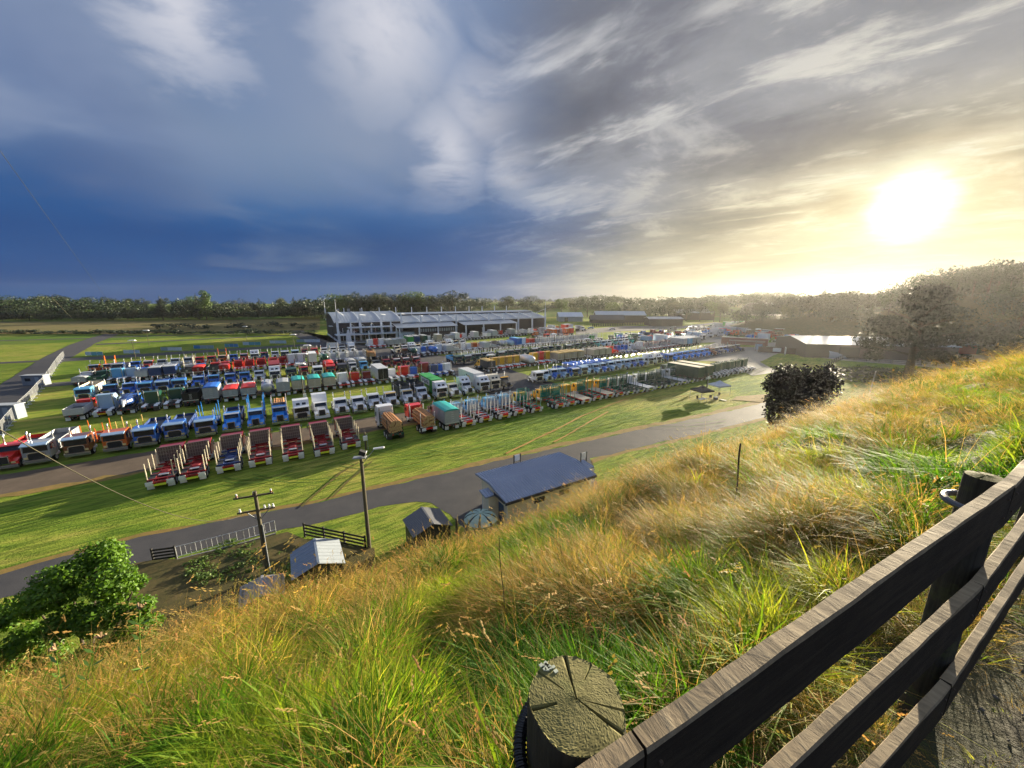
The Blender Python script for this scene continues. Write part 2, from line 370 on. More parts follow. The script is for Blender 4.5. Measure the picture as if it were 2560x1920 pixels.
# the sealed road along the foot of the hill and its burnt-off edges
NU = [(-300, 1520), (0, 1437), (160, 1390), (350, 1345), (500, 1313), (760, 1264), (899, 1232), (1140, 1176), (1389, 1120), (1592, 1076), (1760, 1042), (1915, 1006)]
NL = [(-300, 1600), (0, 1500), (200, 1450), (400, 1402), (560, 1357), (810, 1303), (992, 1259), (1079, 1255), (1128, 1284), (1170, 1330), (1330, 1330), (1500, 1240), (1476, 1147), (1740, 1086), (1915, 1042)]
NR = [(1990, 985), (1860, 1030)]
def off(pts, dy): return [(x, y + dy) for x, y in pts]
band('dry_verge', off(NU, -9), NU, 0.008, DRYV, 0.35); band('dry_verge', NL[9:], off(NL[9:], 8), 0.008, DRYV, 0.35)
band('road', NU, NL, 0.012, ASPH, 0.22)
gsheet('road', -60, -30, 40, 48, 0.012, ASPH) if False else None
# dirt lane between the two nearest rows, cross lane and the other lanes of the show ground
L0 = jag([g2w(-60, 60.5), g2w(44, 62.5)], 0.5, 2); L1 = jag([g2w(-60, 68.3), g2w(44, 69.3)], 0.35, 2); sheet('lane', L0 + L1[::-1], 0.012, DIRT)
V0 = jag([g2w(-60, 59.5), g2w(44, 61.5)], 0.5, 2); sheet('dry_verge', V0 + L0[::-1], 0.009, DRYV)
CR = [(1196, 988), (1452, 1000), (1300, 918), (1206, 899), (1120, 893), (1030, 868), (960, 848), (880, 845), (760, 832), (735, 806), (700, 808), (760, 858), (830, 880), (905, 897), (960, 908), (1060, 925), (1160, 950)]
CRU = [at(*p) for p in [(1452, 1000), (1470, 985), (1280, 925), (1205, 903), (1110, 890), (1010, 878), (960, 868), (900, 862), (830, 856), (770, 836), (735, 806)]]
CRL = [at(*p) for p in [(1230, 990), (1185, 955), (1080, 926), (965, 908), (900, 895), (850, 884), (770, 860), (735, 838), (700, 808)]]
sheet('lane', jag(CRU, 0.3, 3) + jag(CRL, 0.3, 3)[::-1], 0.012, ASPH)
gsheet('lane', -34, 30, 98.5, 103.5, 0.012, DIRT); gsheet('lane', -58, 30, 133, 139, 0.012, ASPH)
V0 = jag([g2w(-60, 97.2), g2w(30, 97.6)], 0.4, 2); V1 = jag([g2w(-60, 98.5), g2w(30, 98.6)], 0.2, 2); sheet('dry_verge', V0 + V1[::-1], 0.009, asphalt('yellow_verge', (0.30, 0.27, 0.04), (0.42, 0.34, 0.07)))
# left: road to the north, strips of path across the far lawns
def pband(name, up, lo, m): sheet(name, jag([at(*p) for p in up], 0.15, 4) + jag([at(*p) for p in lo], 0.15, 4)[::-1], 0.016, m)
pband('road', [(-260, 1000), (0, 962), (60, 925), (110, 893), (175, 862), (225, 845), (262, 835)], [(-260, 1130), (0, 1092), (60, 1010), (105, 965), (140, 915), (190, 888), (240, 858), (300, 835)], ASPH)
for (y0, y1, y2, y3, xa, xb) in ((897, 905, 858, 863, 150, 800), (860, 862.5, 836, 837.5, 240, 740), (843, 844.5, 828, 829, 265, 740)):
    pband('path', [(xa, y0), (xb, y2)], [(xa, y1), (xb, y3)], ASPH)
pband('path', [(-200, 915), (105, 901)], [(-200, 920), (95, 905)], ASPH); pband('path', [(-200, 856), (222, 845.5)], [(-200, 858), (218, 847)], ASPH)
# right: pale gravel roads and the yard below the forest
pband('road', [(1720, 880), (1830, 868), (1900, 868), (2000, 868), (2100, 884), (2200, 894), (2330, 902), (2560, 915)], [(1700, 900), (1815, 905), (1880, 940), (1945, 930), (1900, 905), (1945, 884), (1990, 886), (2100, 901), (2230, 911), (2400, 925), (2560, 936)], PAVE)
pband('yard', [(2180, 860), (2330, 868), (2500, 862), (2600, 868)], [(2150, 892), (2300, 900), (2450, 905), (2650, 925)], PAVE)
pband('road', [(1650, 846), (1800, 838), (1860, 845), (1830, 868)], [(1620, 864), (1720, 858), (1790, 856), (1720, 880)], PAVE)
pband('road', [(1440, 826), (1560, 815), (1700, 816), (1790, 806)], [(1440, 836), (1560, 828), (1700, 822), (1790, 811)], asphalt('grey_gravel', (0.10, 0.10, 0.10), (0.16, 0.155, 0.15)))
pband('bare_patch', [(1840, 992), (1930, 985)], [(1830, 1000), (1900, 1006)], DRYV)
# tyre tracks worn into the near lawn
def track(pts, w, m):
    P = [at(*p) for p in pts]; u = []; l = []
    for i, p in enumerate(P):
        t = (P[min(i + 1, len(P) - 1)] - P[max(i - 1, 0)]).normalized(); n = Vector((-t.y, t.x, 0)); u.append(p + n * w); l.append(p - n * w)
    sheet('tyre_track', jag(u, w * 0.4, 1.2) + jag(l, w * 0.4, 1.2)[::-1], 0.0075, m)
TRK = asphalt('track_straw', (0.30, 0.17, 0.04), (0.42, 0.25, 0.06)); TRKB = asphalt('track_mud', (0.09, 0.085, 0.02), (0.16, 0.12, 0.035))
track([(1265, 1135), (1340, 1098), (1400, 1070), (1452, 1042), (1520, 1015), (1600, 985), (1640, 972)], 0.18, TRK)
track([(1385, 1106), (1412, 1092), (1475, 1055), (1520, 1030)], 0.16, TRK)
track([(755, 1268), (800, 1228), (850, 1185), (895, 1158)], 0.13, TRKB); track([(830, 1245), (870, 1205), (910, 1172), (930, 1155)], 0.12, TRKB)

TRG = asphalt('track_grass', (0.055, 0.12, 0.012), (0.09, 0.17, 0.016), 0.95)
for k in range(16):
    x0 = 560 + k * 72; y0 = 1188 - k * 11.5 + random.uniform(-14, 22); s_ = random.choice((-1, 1)); w_ = random.uniform(150, 300)
    for o_ in (0, 9): track([(x0 + w_ * t, y0 + o_ - s_ * w_ * .22 * t - 40 * t * t * (1 - s_ * .3)) for t in (0, .2, .4, .6, .8, 1)], 0.07, TRG)

# ------------------------------------------------------------------ the hillside we stand on
def build_hill():
    ps = np.concatenate([np.arange(-40, -1, 3.0), np.arange(-1, 8, 0.14), np.arange(8, 34.1, 0.8)])
    qs = np.concatenate([np.arange(-90, -10, 3.0), np.arange(-10, 10, 0.16), np.arange(10, 50, 0.6), np.arange(50, 170.1, 4.0)])
    P, Q = np.meshgrid(ps, qs); Zs = hz(P, Q)
    X = Q * EX - P * EY; Y = Q * EY + P * EX
    n, k = P.shape; V = np.stack([X, Y, Zs], -1).reshape(-1, 3)
    i = np.arange(n * k).reshape(n, k); Fs = np.stack([i[:-1, :-1], i[:-1, 1:], i[1:, 1:], i[1:, :-1]], -1).reshape(-1, 4)[:, ::-1]
    me = bpy.data.meshes.new('hillside'); me.from_pydata(V.tolist(), [], Fs.tolist())
    m = bpy.data.materials.new('hill_soil'); m.use_nodes = True; T = NT(m.node_tree); b = T.n['Principled BSDF']
    co = T.node('ShaderNodeTexCoord').outputs['Object']
    x, y, z = T.sep(co); p = T.math('ADD', T.math('MULTIPLY', x, -EY), T.math('MULTIPLY', y, EX))
    thatch = T.ramp(T.noise(co, 1.3, 5, 0.6), [(0.3, (0.025, 0.028, 0.010)), (0.5, (0.055, 0.055, 0.018)), (0.7, (0.12, 0.085, 0.035))])
    gravel = T.ramp(T.noise(co, 16, 5, 0.7), [(0.3, (0.014, 0.012, 0.010)), (0.55, (0.032, 0.028, 0.024)), (0.75, (0.075, 0.07, 0.06))])
    T.put(b.inputs['Base Color'], T.mix(T.smooth(T.math('ADD', p, T.math('MULTIPLY', T.noise(co, 3, 3), 0.5)), 0.30, 0.62), gravel, thatch))
    b.inputs['Roughness'].default_value = 0.9
    bp = T.node('ShaderNodeBump'); bp.inputs['Distance'].default_value = 0.03; T.put(bp.inputs['Height'], T.noise(co, 22, 5, 0.7)); T.l.new(bp.outputs[0], b.inputs['Normal'])
    me.materials.append(m); me.update(); me.polygons.foreach_set('use_smooth', np.ones(len(me.polygons), bool)); return struct('hillside', me)
build_hill()

# ------------------------------------------------------------------ grass
def blade_mesh(name, n, rad, h0, h1, w, lean, curl, seed, heads=0.0, wind=(0, 0)):
    g = np.random.default_rng(seed); V = []; Fc = []; BV = []
    for i in range(n):
        r = rad * math.sqrt(g.random()); a = g.random() * 6.283; bx, by = r * math.cos(a), r * math.sin(a)
        h = h0 + (h1 - h0) * g.random(); az = a + g.normal() * 0.9; ln = lean * (0.4 + g.random()); cu = curl * (0.3 + g.random() * 1.2)
        dx, dy = math.cos(az), math.sin(az); sx, sy = -dy, dx; ww = w * (0.6 + 0.8 * g.random()); bvv = g.random(); S = 4; o = len(V)
        tw = g.normal() * 0.6; sx, sy = sx * math.cos(tw) + dx * math.sin(tw), sy * math.cos(tw) + dy * math.sin(tw)
        for k in range(S + 1):
            t = k / S; out = h * (ln * t + cu * t * t * t); up = h * (t - 0.35 * cu * t ** 3 - 0.15 * ln * t)
            x, y = bx + dx * out + wind[0] * h * t * t, by + dy * out + wind[1] * h * t * t
            wk = ww * (1 - t ** 1.8) * (0.75 + 0.25 * min(1, t * 4))
            if k < S:
                V += [(x - sx * wk, y - sy * wk, up), (x + sx * wk, y + sy * wk, up)]; BV += [bvv, bvv]
            else: V.append((x, y, up)); BV.append(bvv)
        for k in range(S - 1): Fc.append((o + 2 * k, o + 2 * k + 1, o + 2 * k + 3, o + 2 * k + 2))
        Fc.append((o + 2 * S - 2, o + 2 * S - 1, o + 2 * S))
        if g.random() < heads:
            tx, ty, tz = V[o + 2 * S]; d = Vector((dx * 0.7 + wind[0], dy * 0.7 + wind[1], 0.25)).normalized(); L = 0.07 + 0.07 * g.random()
            for k in range(7):
                c = Vector((tx, ty, tz)) + d * (L * (k / 6 - 0.3)); e = Vector(g.normal(size=3)) * 0.006 + Vector((0, 0, 0)); o2 = len(V); s = 0.007 + 0.004 * g.random()
                V += [tuple(c + e - d * 0.012), tuple(c + e + Vector((sx, sy, 0)) * s), tuple(c + e + d * 0.014), tuple(c + e - Vector((sx, sy, 0.4)) * s)]; BV += [1.0] * 4; Fc.append((o2, o2 + 1, o2 + 2, o2 + 3))
    me = bpy.data.meshes.new(name); me.from_pydata(V, [], Fc)
    at_ = me.attributes.new('bv', 'FLOAT', 'POINT'); at_.data.foreach_set('value', np.array(BV, np.float32)); return me
def grass_mat():
    m = bpy.data.materials.new('grass_blade'); m.use_nodes = True; T = NT(m.node_tree); b = T.n['Principled BSDF']
    tint = T.node('ShaderNodeAttribute', attribute_name='tint', attribute_type='INSTANCER').outputs['Color']
    bv = T.node('ShaderNodeAttribute', attribute_name='bv', attribute_type='GEOMETRY').outputs['Fac']
    rnd = T.node('ShaderNodeObjectInfo').outputs['Random']
    f = T.math('FRACT', T.math('ADD', bv, T.math('MULTIPLY', rnd, 7.3)))
    col = T.mix(1.0, tint, T.ramp(f, [(0.0, (0.55, 0.62, 0.5)), (0.35, (0.9, 1.0, 0.8)), (0.7, (1.2, 1.1, 0.9)), (0.88, (1.35, 1.2, 1.0)), (1.0, (1.7, 1.3, 1.3))]), 'MULTIPLY')
    T.put(b.inputs['Base Color'], col); b.inputs['Roughness'].default_value = 0.6; b.inputs['Specular IOR Level'].default_value = 0.14
    tr = T.node('ShaderNodeBsdfTranslucent'); T.put(tr.inputs['Color'], T.mix(1.0, col, (1.25, 1.25, 0.7), 'MULTIPLY'))
    mx = T.node('ShaderNodeMixShader'); mx.inputs[0].default_value = 0.55
    T.l.new(b.outputs[0], mx.inputs[1]); T.l.new(tr.outputs[0], mx.inputs[2]); T.l.new(mx.outputs[0], T.n['Material Output'].inputs['Surface']); return m
GRASS = grass_mat()
def scatter(name, pts, rot, scl, tint, tufts, label=None):
    me = bpy.data.meshes.new(name); me.from_pydata(np.asarray(pts).tolist(), [], []); n = len(pts)
    for nm, ty, key, arr in (('rot', 'FLOAT_VECTOR', 'vector', rot), ('scl', 'FLOAT', 'value', scl), ('tint', 'FLOAT_COLOR', 'color', np.c_[tint, np.ones(n)]), ('idx', 'INT', 'value', rng.integers(0, len(tufts), n))):
        a = me.attributes.new(nm, ty, 'POINT'); a.data.foreach_set(key, np.ascontiguousarray(arr, np.int32 if ty == 'INT' else np.float32).ravel())
    o = link(name, me); tag(o, label, kind='stuff')
    ng = bpy.data.node_groups.new(name, 'GeometryNodeTree'); ng.is_modifier = True
    ng.interface.new_socket('Geometry', in_out='INPUT', socket_type='NodeSocketGeometry'); ng.interface.new_socket('Geometry', in_out='OUTPUT', socket_type='NodeSocketGeometry')
    gi = ng.nodes.new('NodeGroupInput'); go = ng.nodes.new('NodeGroupOutput'); iop = ng.nodes.new('GeometryNodeInstanceOnPoints'); jn = ng.nodes.new('GeometryNodeJoinGeometry')
    for tme in reversed(tufts):
        ob = bpy.data.objects.new('tuft', tme); oi = ng.nodes.new('GeometryNodeObjectInfo'); oi.inputs['Object'].default_value = ob; oi.inputs['As Instance'].default_value = True
        ng.links.new(oi.outputs['Geometry'], jn.inputs[0])
    def named(nm, ty):
        k = ng.nodes.new('GeometryNodeInputNamedAttribute'); k.data_type = ty; k.inputs['Name'].default_value = nm; return k.outputs['Attribute']
    ng.links.new(gi.outputs[0], iop.inputs['Points']); ng.links.new(jn.outputs[0], iop.inputs['Instance']); iop.inputs['Pick Instance'].default_value = True
    ng.links.new(named('idx', 'INT'), iop.inputs['Instance Index']); ng.links.new(named('rot', 'FLOAT_VECTOR'), iop.inputs['Rotation']); ng.links.new(named('scl', 'FLOAT'), iop.inputs['Scale'])
    ng.links.new(iop.outputs[0], go.inputs[0]); md = o.modifiers.new('scatter', 'NODES'); md.node_group = ng; return o
def mk(fn, n, *a, **k):
    out = [fn('tuft', *a, seed=100 * hash_seed + i, **k) for i in range(n)]
    for me in out: me.materials.append(GRASS)
    return out
hash_seed = 1
WIND = (-0.16, -0.05)
GREEN = mk(blade_mesh, 7, 34, 0.12, 0.09, 0.27, 0.0044, 0.65, 0.85, wind=(-0.03, 0.0)); hash_seed = 2
SHORT = mk(blade_mesh, 5, 40, 0.17, 0.04, 0.15, 0.0042, 0.8, 0.8); hash_seed = 3
DRY = mk(blade_mesh, 7, 30, 0.12, 0.35, 0.75, 0.0019, 0.30, 0.55, heads=0.25, wind=WIND); hash_seed = 4
MAT = mk(blade_mesh, 5, 44, 0.22, 0.12, 0.36, 0.0024, 0.9, 0.9, wind=(-0.08, 0)); hash_seed = 5
STALK = mk(blade_mesh, 5, 5, 0.06, 0.7, 1.1, 0.0022, 0.22, 0.35, heads=1.0, wind=(-0.12, 0.0))
def in_view(X, Y, Zs, mx=350):
    dz = Zs - CAMZ; f = Y * ct - dz * st; up = Y * st + dz * ct; ok = f > 0.1; f = np.where(ok, f, 1)
    px = 1280 + F * X / f; py = 960 - F * up / f
    return ok & (px > -mx) & (px < 2560 + mx) & (py > 500) & (py < 1920 + mx)
def cand(n, p0, p1, q0, q1):
    p = rng.uniform(p0, p1, n); q = rng.uniform(q0, q1, n); X = q * EX - p * EY; Y = q * EY + p * EX; Zs = hz(p, q); k = in_view(X, Y, Zs)
    return p[k], q[k], X[k], Y[k], Zs[k]
def pal(w, cols):
    w = np.clip(w, 0, 0.9999) * (len(cols) - 1); i = w.astype(int); f = (w - i)[:, None]; c = np.array(cols); return c[i] * (1 - f) + c[i + 1] * f
GCOL = [(0.050, 0.145, 0.013), (0.105, 0.22, 0.018), (0.19, 0.30, 0.026), (0.31, 0.36, 0.045)]
DCOL = [(0.20, 0.18, 0.05), (0.36, 0.26, 0.095), (0.46, 0.33, 0.15), (0.36, 0.19, 0.075)]
G = []; S_ = []; D = []; M_ = []; ST = []
def sow(n, p0, p1, q0, q1, k):
    """k scales the tufts: far ones are larger and sparser"""
    p, q, X, Y, Zs = cand(n, p0, p1, q0, q1); N = len(p)
    keep = rng.random(N) < 0.42 + 0.58 * sstep(0.34, 0.56, fbm(p * 2.2, q * 2.0, 41, 2)); p, q, X, Y, Zs = (v_[keep] for v_ in (p, q, X, Y, Zs)); N = len(p)
    crest = sstep(4.7, 6.2, p + 0.9 * (fbm(q * 0.35, p * 0.3, 21) - 0.5) + 1.3 * sstep(9, 26, q) * 1.0)
    patch = fbm(p * 0.75 + 40, q * 0.45, 31, 3); clump = fbm(p * 2.2, q * 2.0, 41, 2); u = rng.random(N)
    dry = np.clip(crest * 0.72 + sstep(0.53, 0.63, patch) * 0.55 * (1 - 0.7 * (1 - sstep(3.6, 5.0, p)) * (1 - sstep(-0.5, 2.0, q))) + 0.02, 0, 0.8)
    tall = sstep(0.40, 0.66, clump); gw = np.clip(0.50 + 2.0 * (fbm(p * 1.0, q * 0.8, 51) - 0.5) + rng.normal(0, 0.16, N), 0, 1)
    isd = u < dry; v = rng.random(N); mat = isd & (v < 0.62 - 0.42 * crest); st = (rng.random(N) < 0.006 + 0.02 * crest); sh = (~isd) & (v < 0.45)
    low = np.where(p < 0.85, 0.45, 1.0)
    for L, mask, cols, w, sc in ((G, (~isd) & ~sh, GCOL, gw, (0.5 + 1.0 * tall)), (S_, sh, GCOL, np.clip(gw + 0.05, 0, 1), 0.7 + 0.6 * tall), (D, isd & ~mat, DCOL, np.clip(rng.normal(0.5, 0.3, N), 0, 1), 0.32 + 0.52 * tall), (M_, mat, DCOL, np.clip(rng.normal(0.35, 0.25, N), 0, 1), 0.5 + 0.8 * tall), (ST, st, DCOL, np.clip(rng.normal(0.7, 0.2, N), 0, 1), 0.55 + 0.25 * tall)):
        i = np.nonzero(mask)[0]
        if not len(i): continue
        s = (sc if np.ndim(sc) == 0 else sc[i]) * k * rng.uniform(0.75, 1.3, len(i)) * low[i]
        rot = np.c_[rng.normal(0, 0.16, len(i)), rng.normal(0, 0.16, len(i)), rng.uniform(0, 6.283, len(i)) if L in (G, S_) else rng.uniform(-0.9, 0.9, len(i))]
        L.append((np.c_[X[i], Y[i], Zs[i] - 0.02], rot, s, pal(w[i], cols)))
sow(27000, 0.42, 4.2, -4.5, 5.5, 0.82); sow(11500, 4.2, 9.5, -8, 8, 1.0); sow(9000, 0.5, 8.5, 5.5, 16, 1.05); sow(8500, 0.8, 9.5, 16, 42, 1.4); sow(2500, 1.5, 9.0, 42, 75, 2.0)
sow(5200, 9.5, 30, -16, 14, 1.7)
sow(160, -0.1, 0.35, 0.6, 4.5, 0.45)
def flush(L, name, tufts, label):
    if L: scatter(name, np.concatenate([x[0] for x in L]), np.concatenate([x[1] for x in L]), np.concatenate([x[2] for x in L]), np.concatenate([x[3] for x in L]), tufts, label)
# a few long seed stalks standing up against the show ground
for (px_, py_, dist, n, s) in ((600, 1500, 3.6, 5, 1.25), (560, 1520, 3.9, 4, 1.1), (640, 1490, 3.4, 3, 1.2), (380, 1600, 3.6, 4, 1.0), (430, 1560, 3.8, 3, 1.0), (1240, 1340, 5.5, 2, 0.9), (1520, 1290, 6.5, 3, 0.9), (90, 1700, 3.2, 3, 0.9)):
    b = pray(px_, py_); t = dist
    for k in range(n):
        x, y = b[0] * t + random.uniform(-.3, .3), b[1] * t + random.uniform(-.3, .3); p, q = w2pq(x, y)
        ST.append((np.array([[x, y, hz1(p, q)]]), np.array([[0.0, random.uniform(-.1, .15), random.uniform(-.6, .6)]]), np.array([s]), np.array([(0.42, 0.30, 0.12)])))
flush(G, 'green_grass', GREEN, 'lush green grass tufts on the hillside'); flush(S_, 'short_grass', SHORT, 'short bright grass between the tufts'); flush(D, 'dry_grass', DRY, 'tall dry golden grass along the brow of the hill')
flush(M_, 'matted_grass', MAT, 'matted straw coloured grass on the slope'); flush(ST, 'seed_stalks', STALK, 'long dry grass stalks with seed heads')

# loose stones on the footpath
def stones():
    V = []; Fc = []; g = np.random.default_rng(5)
    for i in range(1500):
        p = g.uniform(-1.5, 0.32); q = g.uniform(0.2, 6); s = 0.004 + 0.012 * g.random() ** 3; c = pq(p, q); z = hz1(p, q); o = len(V); a = g.random() * 6.28
        for k in range(4): V.append((c.x + s * math.cos(a + k * 1.57) * (0.7 + 0.6 * g.random()), c.y + s * math.sin(a + k * 1.57) * (0.7 + 0.6 * g.random()), z - 0.002))
        V.append((c.x + g.normal() * s * 0.2, c.y + g.normal() * s * 0.2, z + s * 0.6)); Fc += [(o + k, o + (k + 1) % 4, o + 4) for k in range(4)]
    me = bpy.data.meshes.new('gravel'); me.from_pydata(V, [], Fc); me.materials.append(paint((0.12, 0.11, 0.10), 0.9, 0, 0.3, 30)); return tag(link('gravel', me), kind='stuff')
stones()

# ------------------------------------------------------------------ post and rail fence in front of us
def wood_mat(name, c0, c1, c2, along, moss=0.0, bump=0.8):
    m = bpy.data.materials.new(name); m.use_nodes = True; T = NT(m.node_tree); b = T.n['Principled BSDF']
    co = T.node('ShaderNodeTexCoord').outputs['Object']; x, y, z = T.sep(co)
    s = T.comb(T.math('MULTIPLY', x, along[0]), T.math('MULTIPLY', y, along[1]), T.math('MULTIPLY', z, along[2]))
    n = T.noise(s, 1.0, 6, 0.65, 0.5); n2 = T.noise(co, 7, 4, 0.6); f = T.math('ADD', T.math('MULTIPLY', n, 0.7), T.math('MULTIPLY', n2, 0.3))
    col = T.ramp(f, [(0.30, c0), (0.5, c1), (0.72, c2)])
    if moss: col = T.mix(T.math('MULTIPLY', T.smooth(T.noise(co, 11, 5, 0.6), 0.5, 0.66), moss), col, (0.13, 0.145, 0.04))
    T.put(b.inputs['Base Color'], col); b.inputs['Roughness'].default_value = 0.82; b.inputs['Specular IOR Level'].default_value = 0.25
    bp = T.node('ShaderNodeBump'); bp.inputs['Strength'].default_value = bump; bp.inputs['Distance'].default_value = 0.006; T.put(bp.inputs['Height'], f); T.l.new(bp.outputs[0], b.inputs['Normal'])
    return m
RAILW = wood_mat('shaded_rail', (0.012, 0.009, 0.006), (0.030, 0.022, 0.014), (0.06, 0.046, 0.028), (3.0, 60, 60)); RAILT = wood_mat('sunlit_rail_top', (0.13, 0.10, 0.06), (0.25, 0.19, 0.115), (0.35, 0.28, 0.175), (26, 9, 30)); POSTW = wood_mat('post_side', (0.02, 0.018, 0.014), (0.05, 0.043, 0.032), (0.09, 0.08, 0.055), (60, 60, 2.5), 0.3)  # rail colours carry the light: sides darkened as shade, top faces paled as sunlight
ENDW = wood_mat('post_top', (0.085, 0.076, 0.026), (0.155, 0.14, 0.048), (0.22, 0.195, 0.08), (30, 30, 30), 0.5, 0.25); LICHEN = paint((0.42, 0.46, 0.38), 0.9, 0, 0.2, 60)
def build_fence():
    root = thing('post_and_rail_fence', 'dark weathered post and rail fence running along the footpath in the foreground', 'fence', pq(0.34, 0.35, 19.1))
    inv = Vector(root.location)
    def rail(A, B, w, h, seed):                                   # A, B: top centre of the rail's ends
        g = np.random.default_rng(seed); d = B - A; L = d.length; n = max(8, int(L / 0.09)); V = []; Fc = []
        prof = [(-.5, -1), (-.5, -.06), (-.42, 0), (.42, 0), (.5, -.05), (.5, -1)]; m = len(prof)
        for i in range(n + 1):
            x = L * i / n
            for (py_, pz_) in prof: V.append((x, py_ * w + g.normal() * 0.0007, pz_ * h + g.normal() * 0.0012 + 0.004 * math.sin(x * 1.7 + seed)))
        for i in range(n):
            for k in range(m): Fc.append((i * m + k, i * m + (k + 1) % m, (i + 1) * m + (k + 1) % m, (i + 1) * m + k))
        Fc += [tuple(range(m)), tuple(range(n * m, (n + 1) * m))[::-1]]
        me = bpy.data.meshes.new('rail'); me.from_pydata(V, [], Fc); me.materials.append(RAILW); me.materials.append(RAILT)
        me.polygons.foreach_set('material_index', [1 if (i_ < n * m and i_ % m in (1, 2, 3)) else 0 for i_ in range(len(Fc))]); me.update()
        o = link('rail', me, root); o.location = A - inv; o.rotation_euler = d.to_track_quat('X', 'Z').to_euler(); return o
    w, h, pc = 0.036, 0.163, 0.337; rows = (20.286, 19.877, 19.41); J1, J2 = 0.395, 2.12
    c2, s2 = math.cos(R(-7)), math.sin(R(-7))
    for i, z in enumerate(rows):
        f = lambda q, dz=0: pq(pc, q, z + 0.035 * q + dz)
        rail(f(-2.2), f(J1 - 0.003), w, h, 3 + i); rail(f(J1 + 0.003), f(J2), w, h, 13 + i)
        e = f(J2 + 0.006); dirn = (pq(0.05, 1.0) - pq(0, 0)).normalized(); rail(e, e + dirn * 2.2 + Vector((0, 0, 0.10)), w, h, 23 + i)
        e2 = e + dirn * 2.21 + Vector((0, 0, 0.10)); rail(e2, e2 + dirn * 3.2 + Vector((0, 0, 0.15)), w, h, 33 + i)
    nm_ = MB(); nm_.tube((0, 0.0015, 0), (0, -0.003, 0), 0.0045, 0.004, paint((0.10, 0.07, 0.05), 0.6, 0.5), 8); nme = nm_.merged('nail_head')
    for z in rows:
        for q_ in (J1 - 0.035, J1 + 0.035, J2 - 0.04, J2 + 0.045):
            for dz in (-0.045, -0.115):
                o = link('nail_head', nme, root); o.location = pq(pc - w / 2 - 0.001, q_, z + 0.035 * q_ + dz) - inv; o.rotation_euler = (0, 0, math.atan2(EY, EX))
    def post(c, r, ztop, seed, cracks, lichen):
        g = np.random.default_rng(seed); n = 180; rings = 44; V = []; Fc = []; I = []
        zb = 18.2; radf = [1 + 0.035 * math.sin(2 * a + seed) + 0.02 * math.sin(5 * a + 1.3 * seed) + g.normal() * 0.0015 for a in (2 * math.pi * k / n for k in range(n))]
        for j, (z, s) in enumerate(((zb, 1.05), (ztop - 0.5, 1.03), (ztop - 0.12, 1.01), (ztop - 0.02, 1.0), (ztop, 0.975))):
            for k in range(n): a = 2 * math.pi * k / n; V.append((math.cos(a) * r * radf[k] * s, math.sin(a) * r * radf[k] * s, z + (g.normal() * 0.0012 if j == 4 else 0)))
        for j in range(4):
            for k in range(n): Fc.append((j * n + k, j * n + (k + 1) % n, (j + 1) * n + (k + 1) % n, (j + 1) * n + k)); I.append(0)
        base = 4 * n
        for j in range(1, rings):
            f = 1 - j / rings; o = len(V)
            for k in range(n):
                a = 2 * math.pi * k / n; x, y = math.cos(a) * r * radf[k] * 0.975 * f, math.sin(a) * r * radf[k] * 0.975 * f
                dz = 0.005 * (1 - f) + g.normal() * 0.00015 + 0.0002 * (mnoise.noise((x * 130, y * 130, 0)) + mnoise.noise((x * 320, y * 320, 5)))
                for (ca, wd, r0, dp) in cracks:
                    da = (a - ca + math.pi) % (2 * math.pi) - math.pi; ds = abs(da) * f * r
                    if f > r0 and ds < wd * (0.35 + f): dz -= dp * (1 - ds / (wd * (0.35 + f)))
                V.append((x, y, ztop + dz))
            pb = base if j == 1 else o - n
            for k in range(n): Fc.append((pb + k, pb + (k + 1) % n, o + (k + 1) % n, o + k)); I.append(1)
        V.append((0, 0, ztop - 0.012)); o = len(V) - 1
        for k in range(n): Fc.append((o - n + k, o - n + (k + 1) % n, o)); I.append(1)
        V = [(x, y, z - 19.1) for x, y, z in V]
        me = bpy.data.meshes.new('post'); me.from_pydata(V, [], Fc); me.materials.append(POSTW); me.materials.append(ENDW); me.polygons.foreach_set('material_index', I); me.update()
        po = link('post', me, root); po.location = Vector((c.x, c.y, 19.1)) - inv
        if lichen:
            lb = MB(); gg = random.Random(seed)
            for k in range(14): lb.box((-0.045 + gg.gauss(0, .008), 0.06 + gg.gauss(0, .006), ztop + 0.002 - 19.1), (gg.uniform(.003, .009), gg.uniform(.003, .008), 0.0025), LICHEN, Matrix.Rotation(gg.random() * 3, 3, 'Z'))
            link('lichen', lb.mesh('lichen'), po)
        return po
    post(pq(0.449, 0.355), 0.090, 20.275, 4, [(R(96), 0.0026, 0.0, 0.016), (R(-38), 0.0024, 0.05, 0.02), (R(190), 0.0028, 0.45, 0.016), (R(-12), 0.0010, 0.2, 0.005), (R(140), 0.0008, 0.3, 0.004), (R(235), 0.0008, 0.4, 0.004), (R(60), 0.0007, 0.5, 0.004)], True)
    post(pq(0.415, 2.26), 0.055, 20.318, 9, [(R(70), 0.003, 0.1, 0.014), (R(200), 0.003, 0.3, 0.014)], False)
    post(pq(0.53, 4.25), 0.062, 20.49, 12, [(R(30), 0.003, 0.1, 0.014)], False)
    # corrugated conduit round the first post, and wire strung behind the rails
    cm = MB(); black = paint((0.012, 0.012, 0.013), 0.35)
    c = pq(0.447, 0.355); r = 0.105; pts = []
    for k in range(90):
        t = k / 89
        if t < 0.5: a = R(330) - (t / 0.5) * R(140); pts.append((c.x + r * math.cos(a - R(0)) * 1.0, c.y + r * math.sin(a) , 20.12)) if False else None
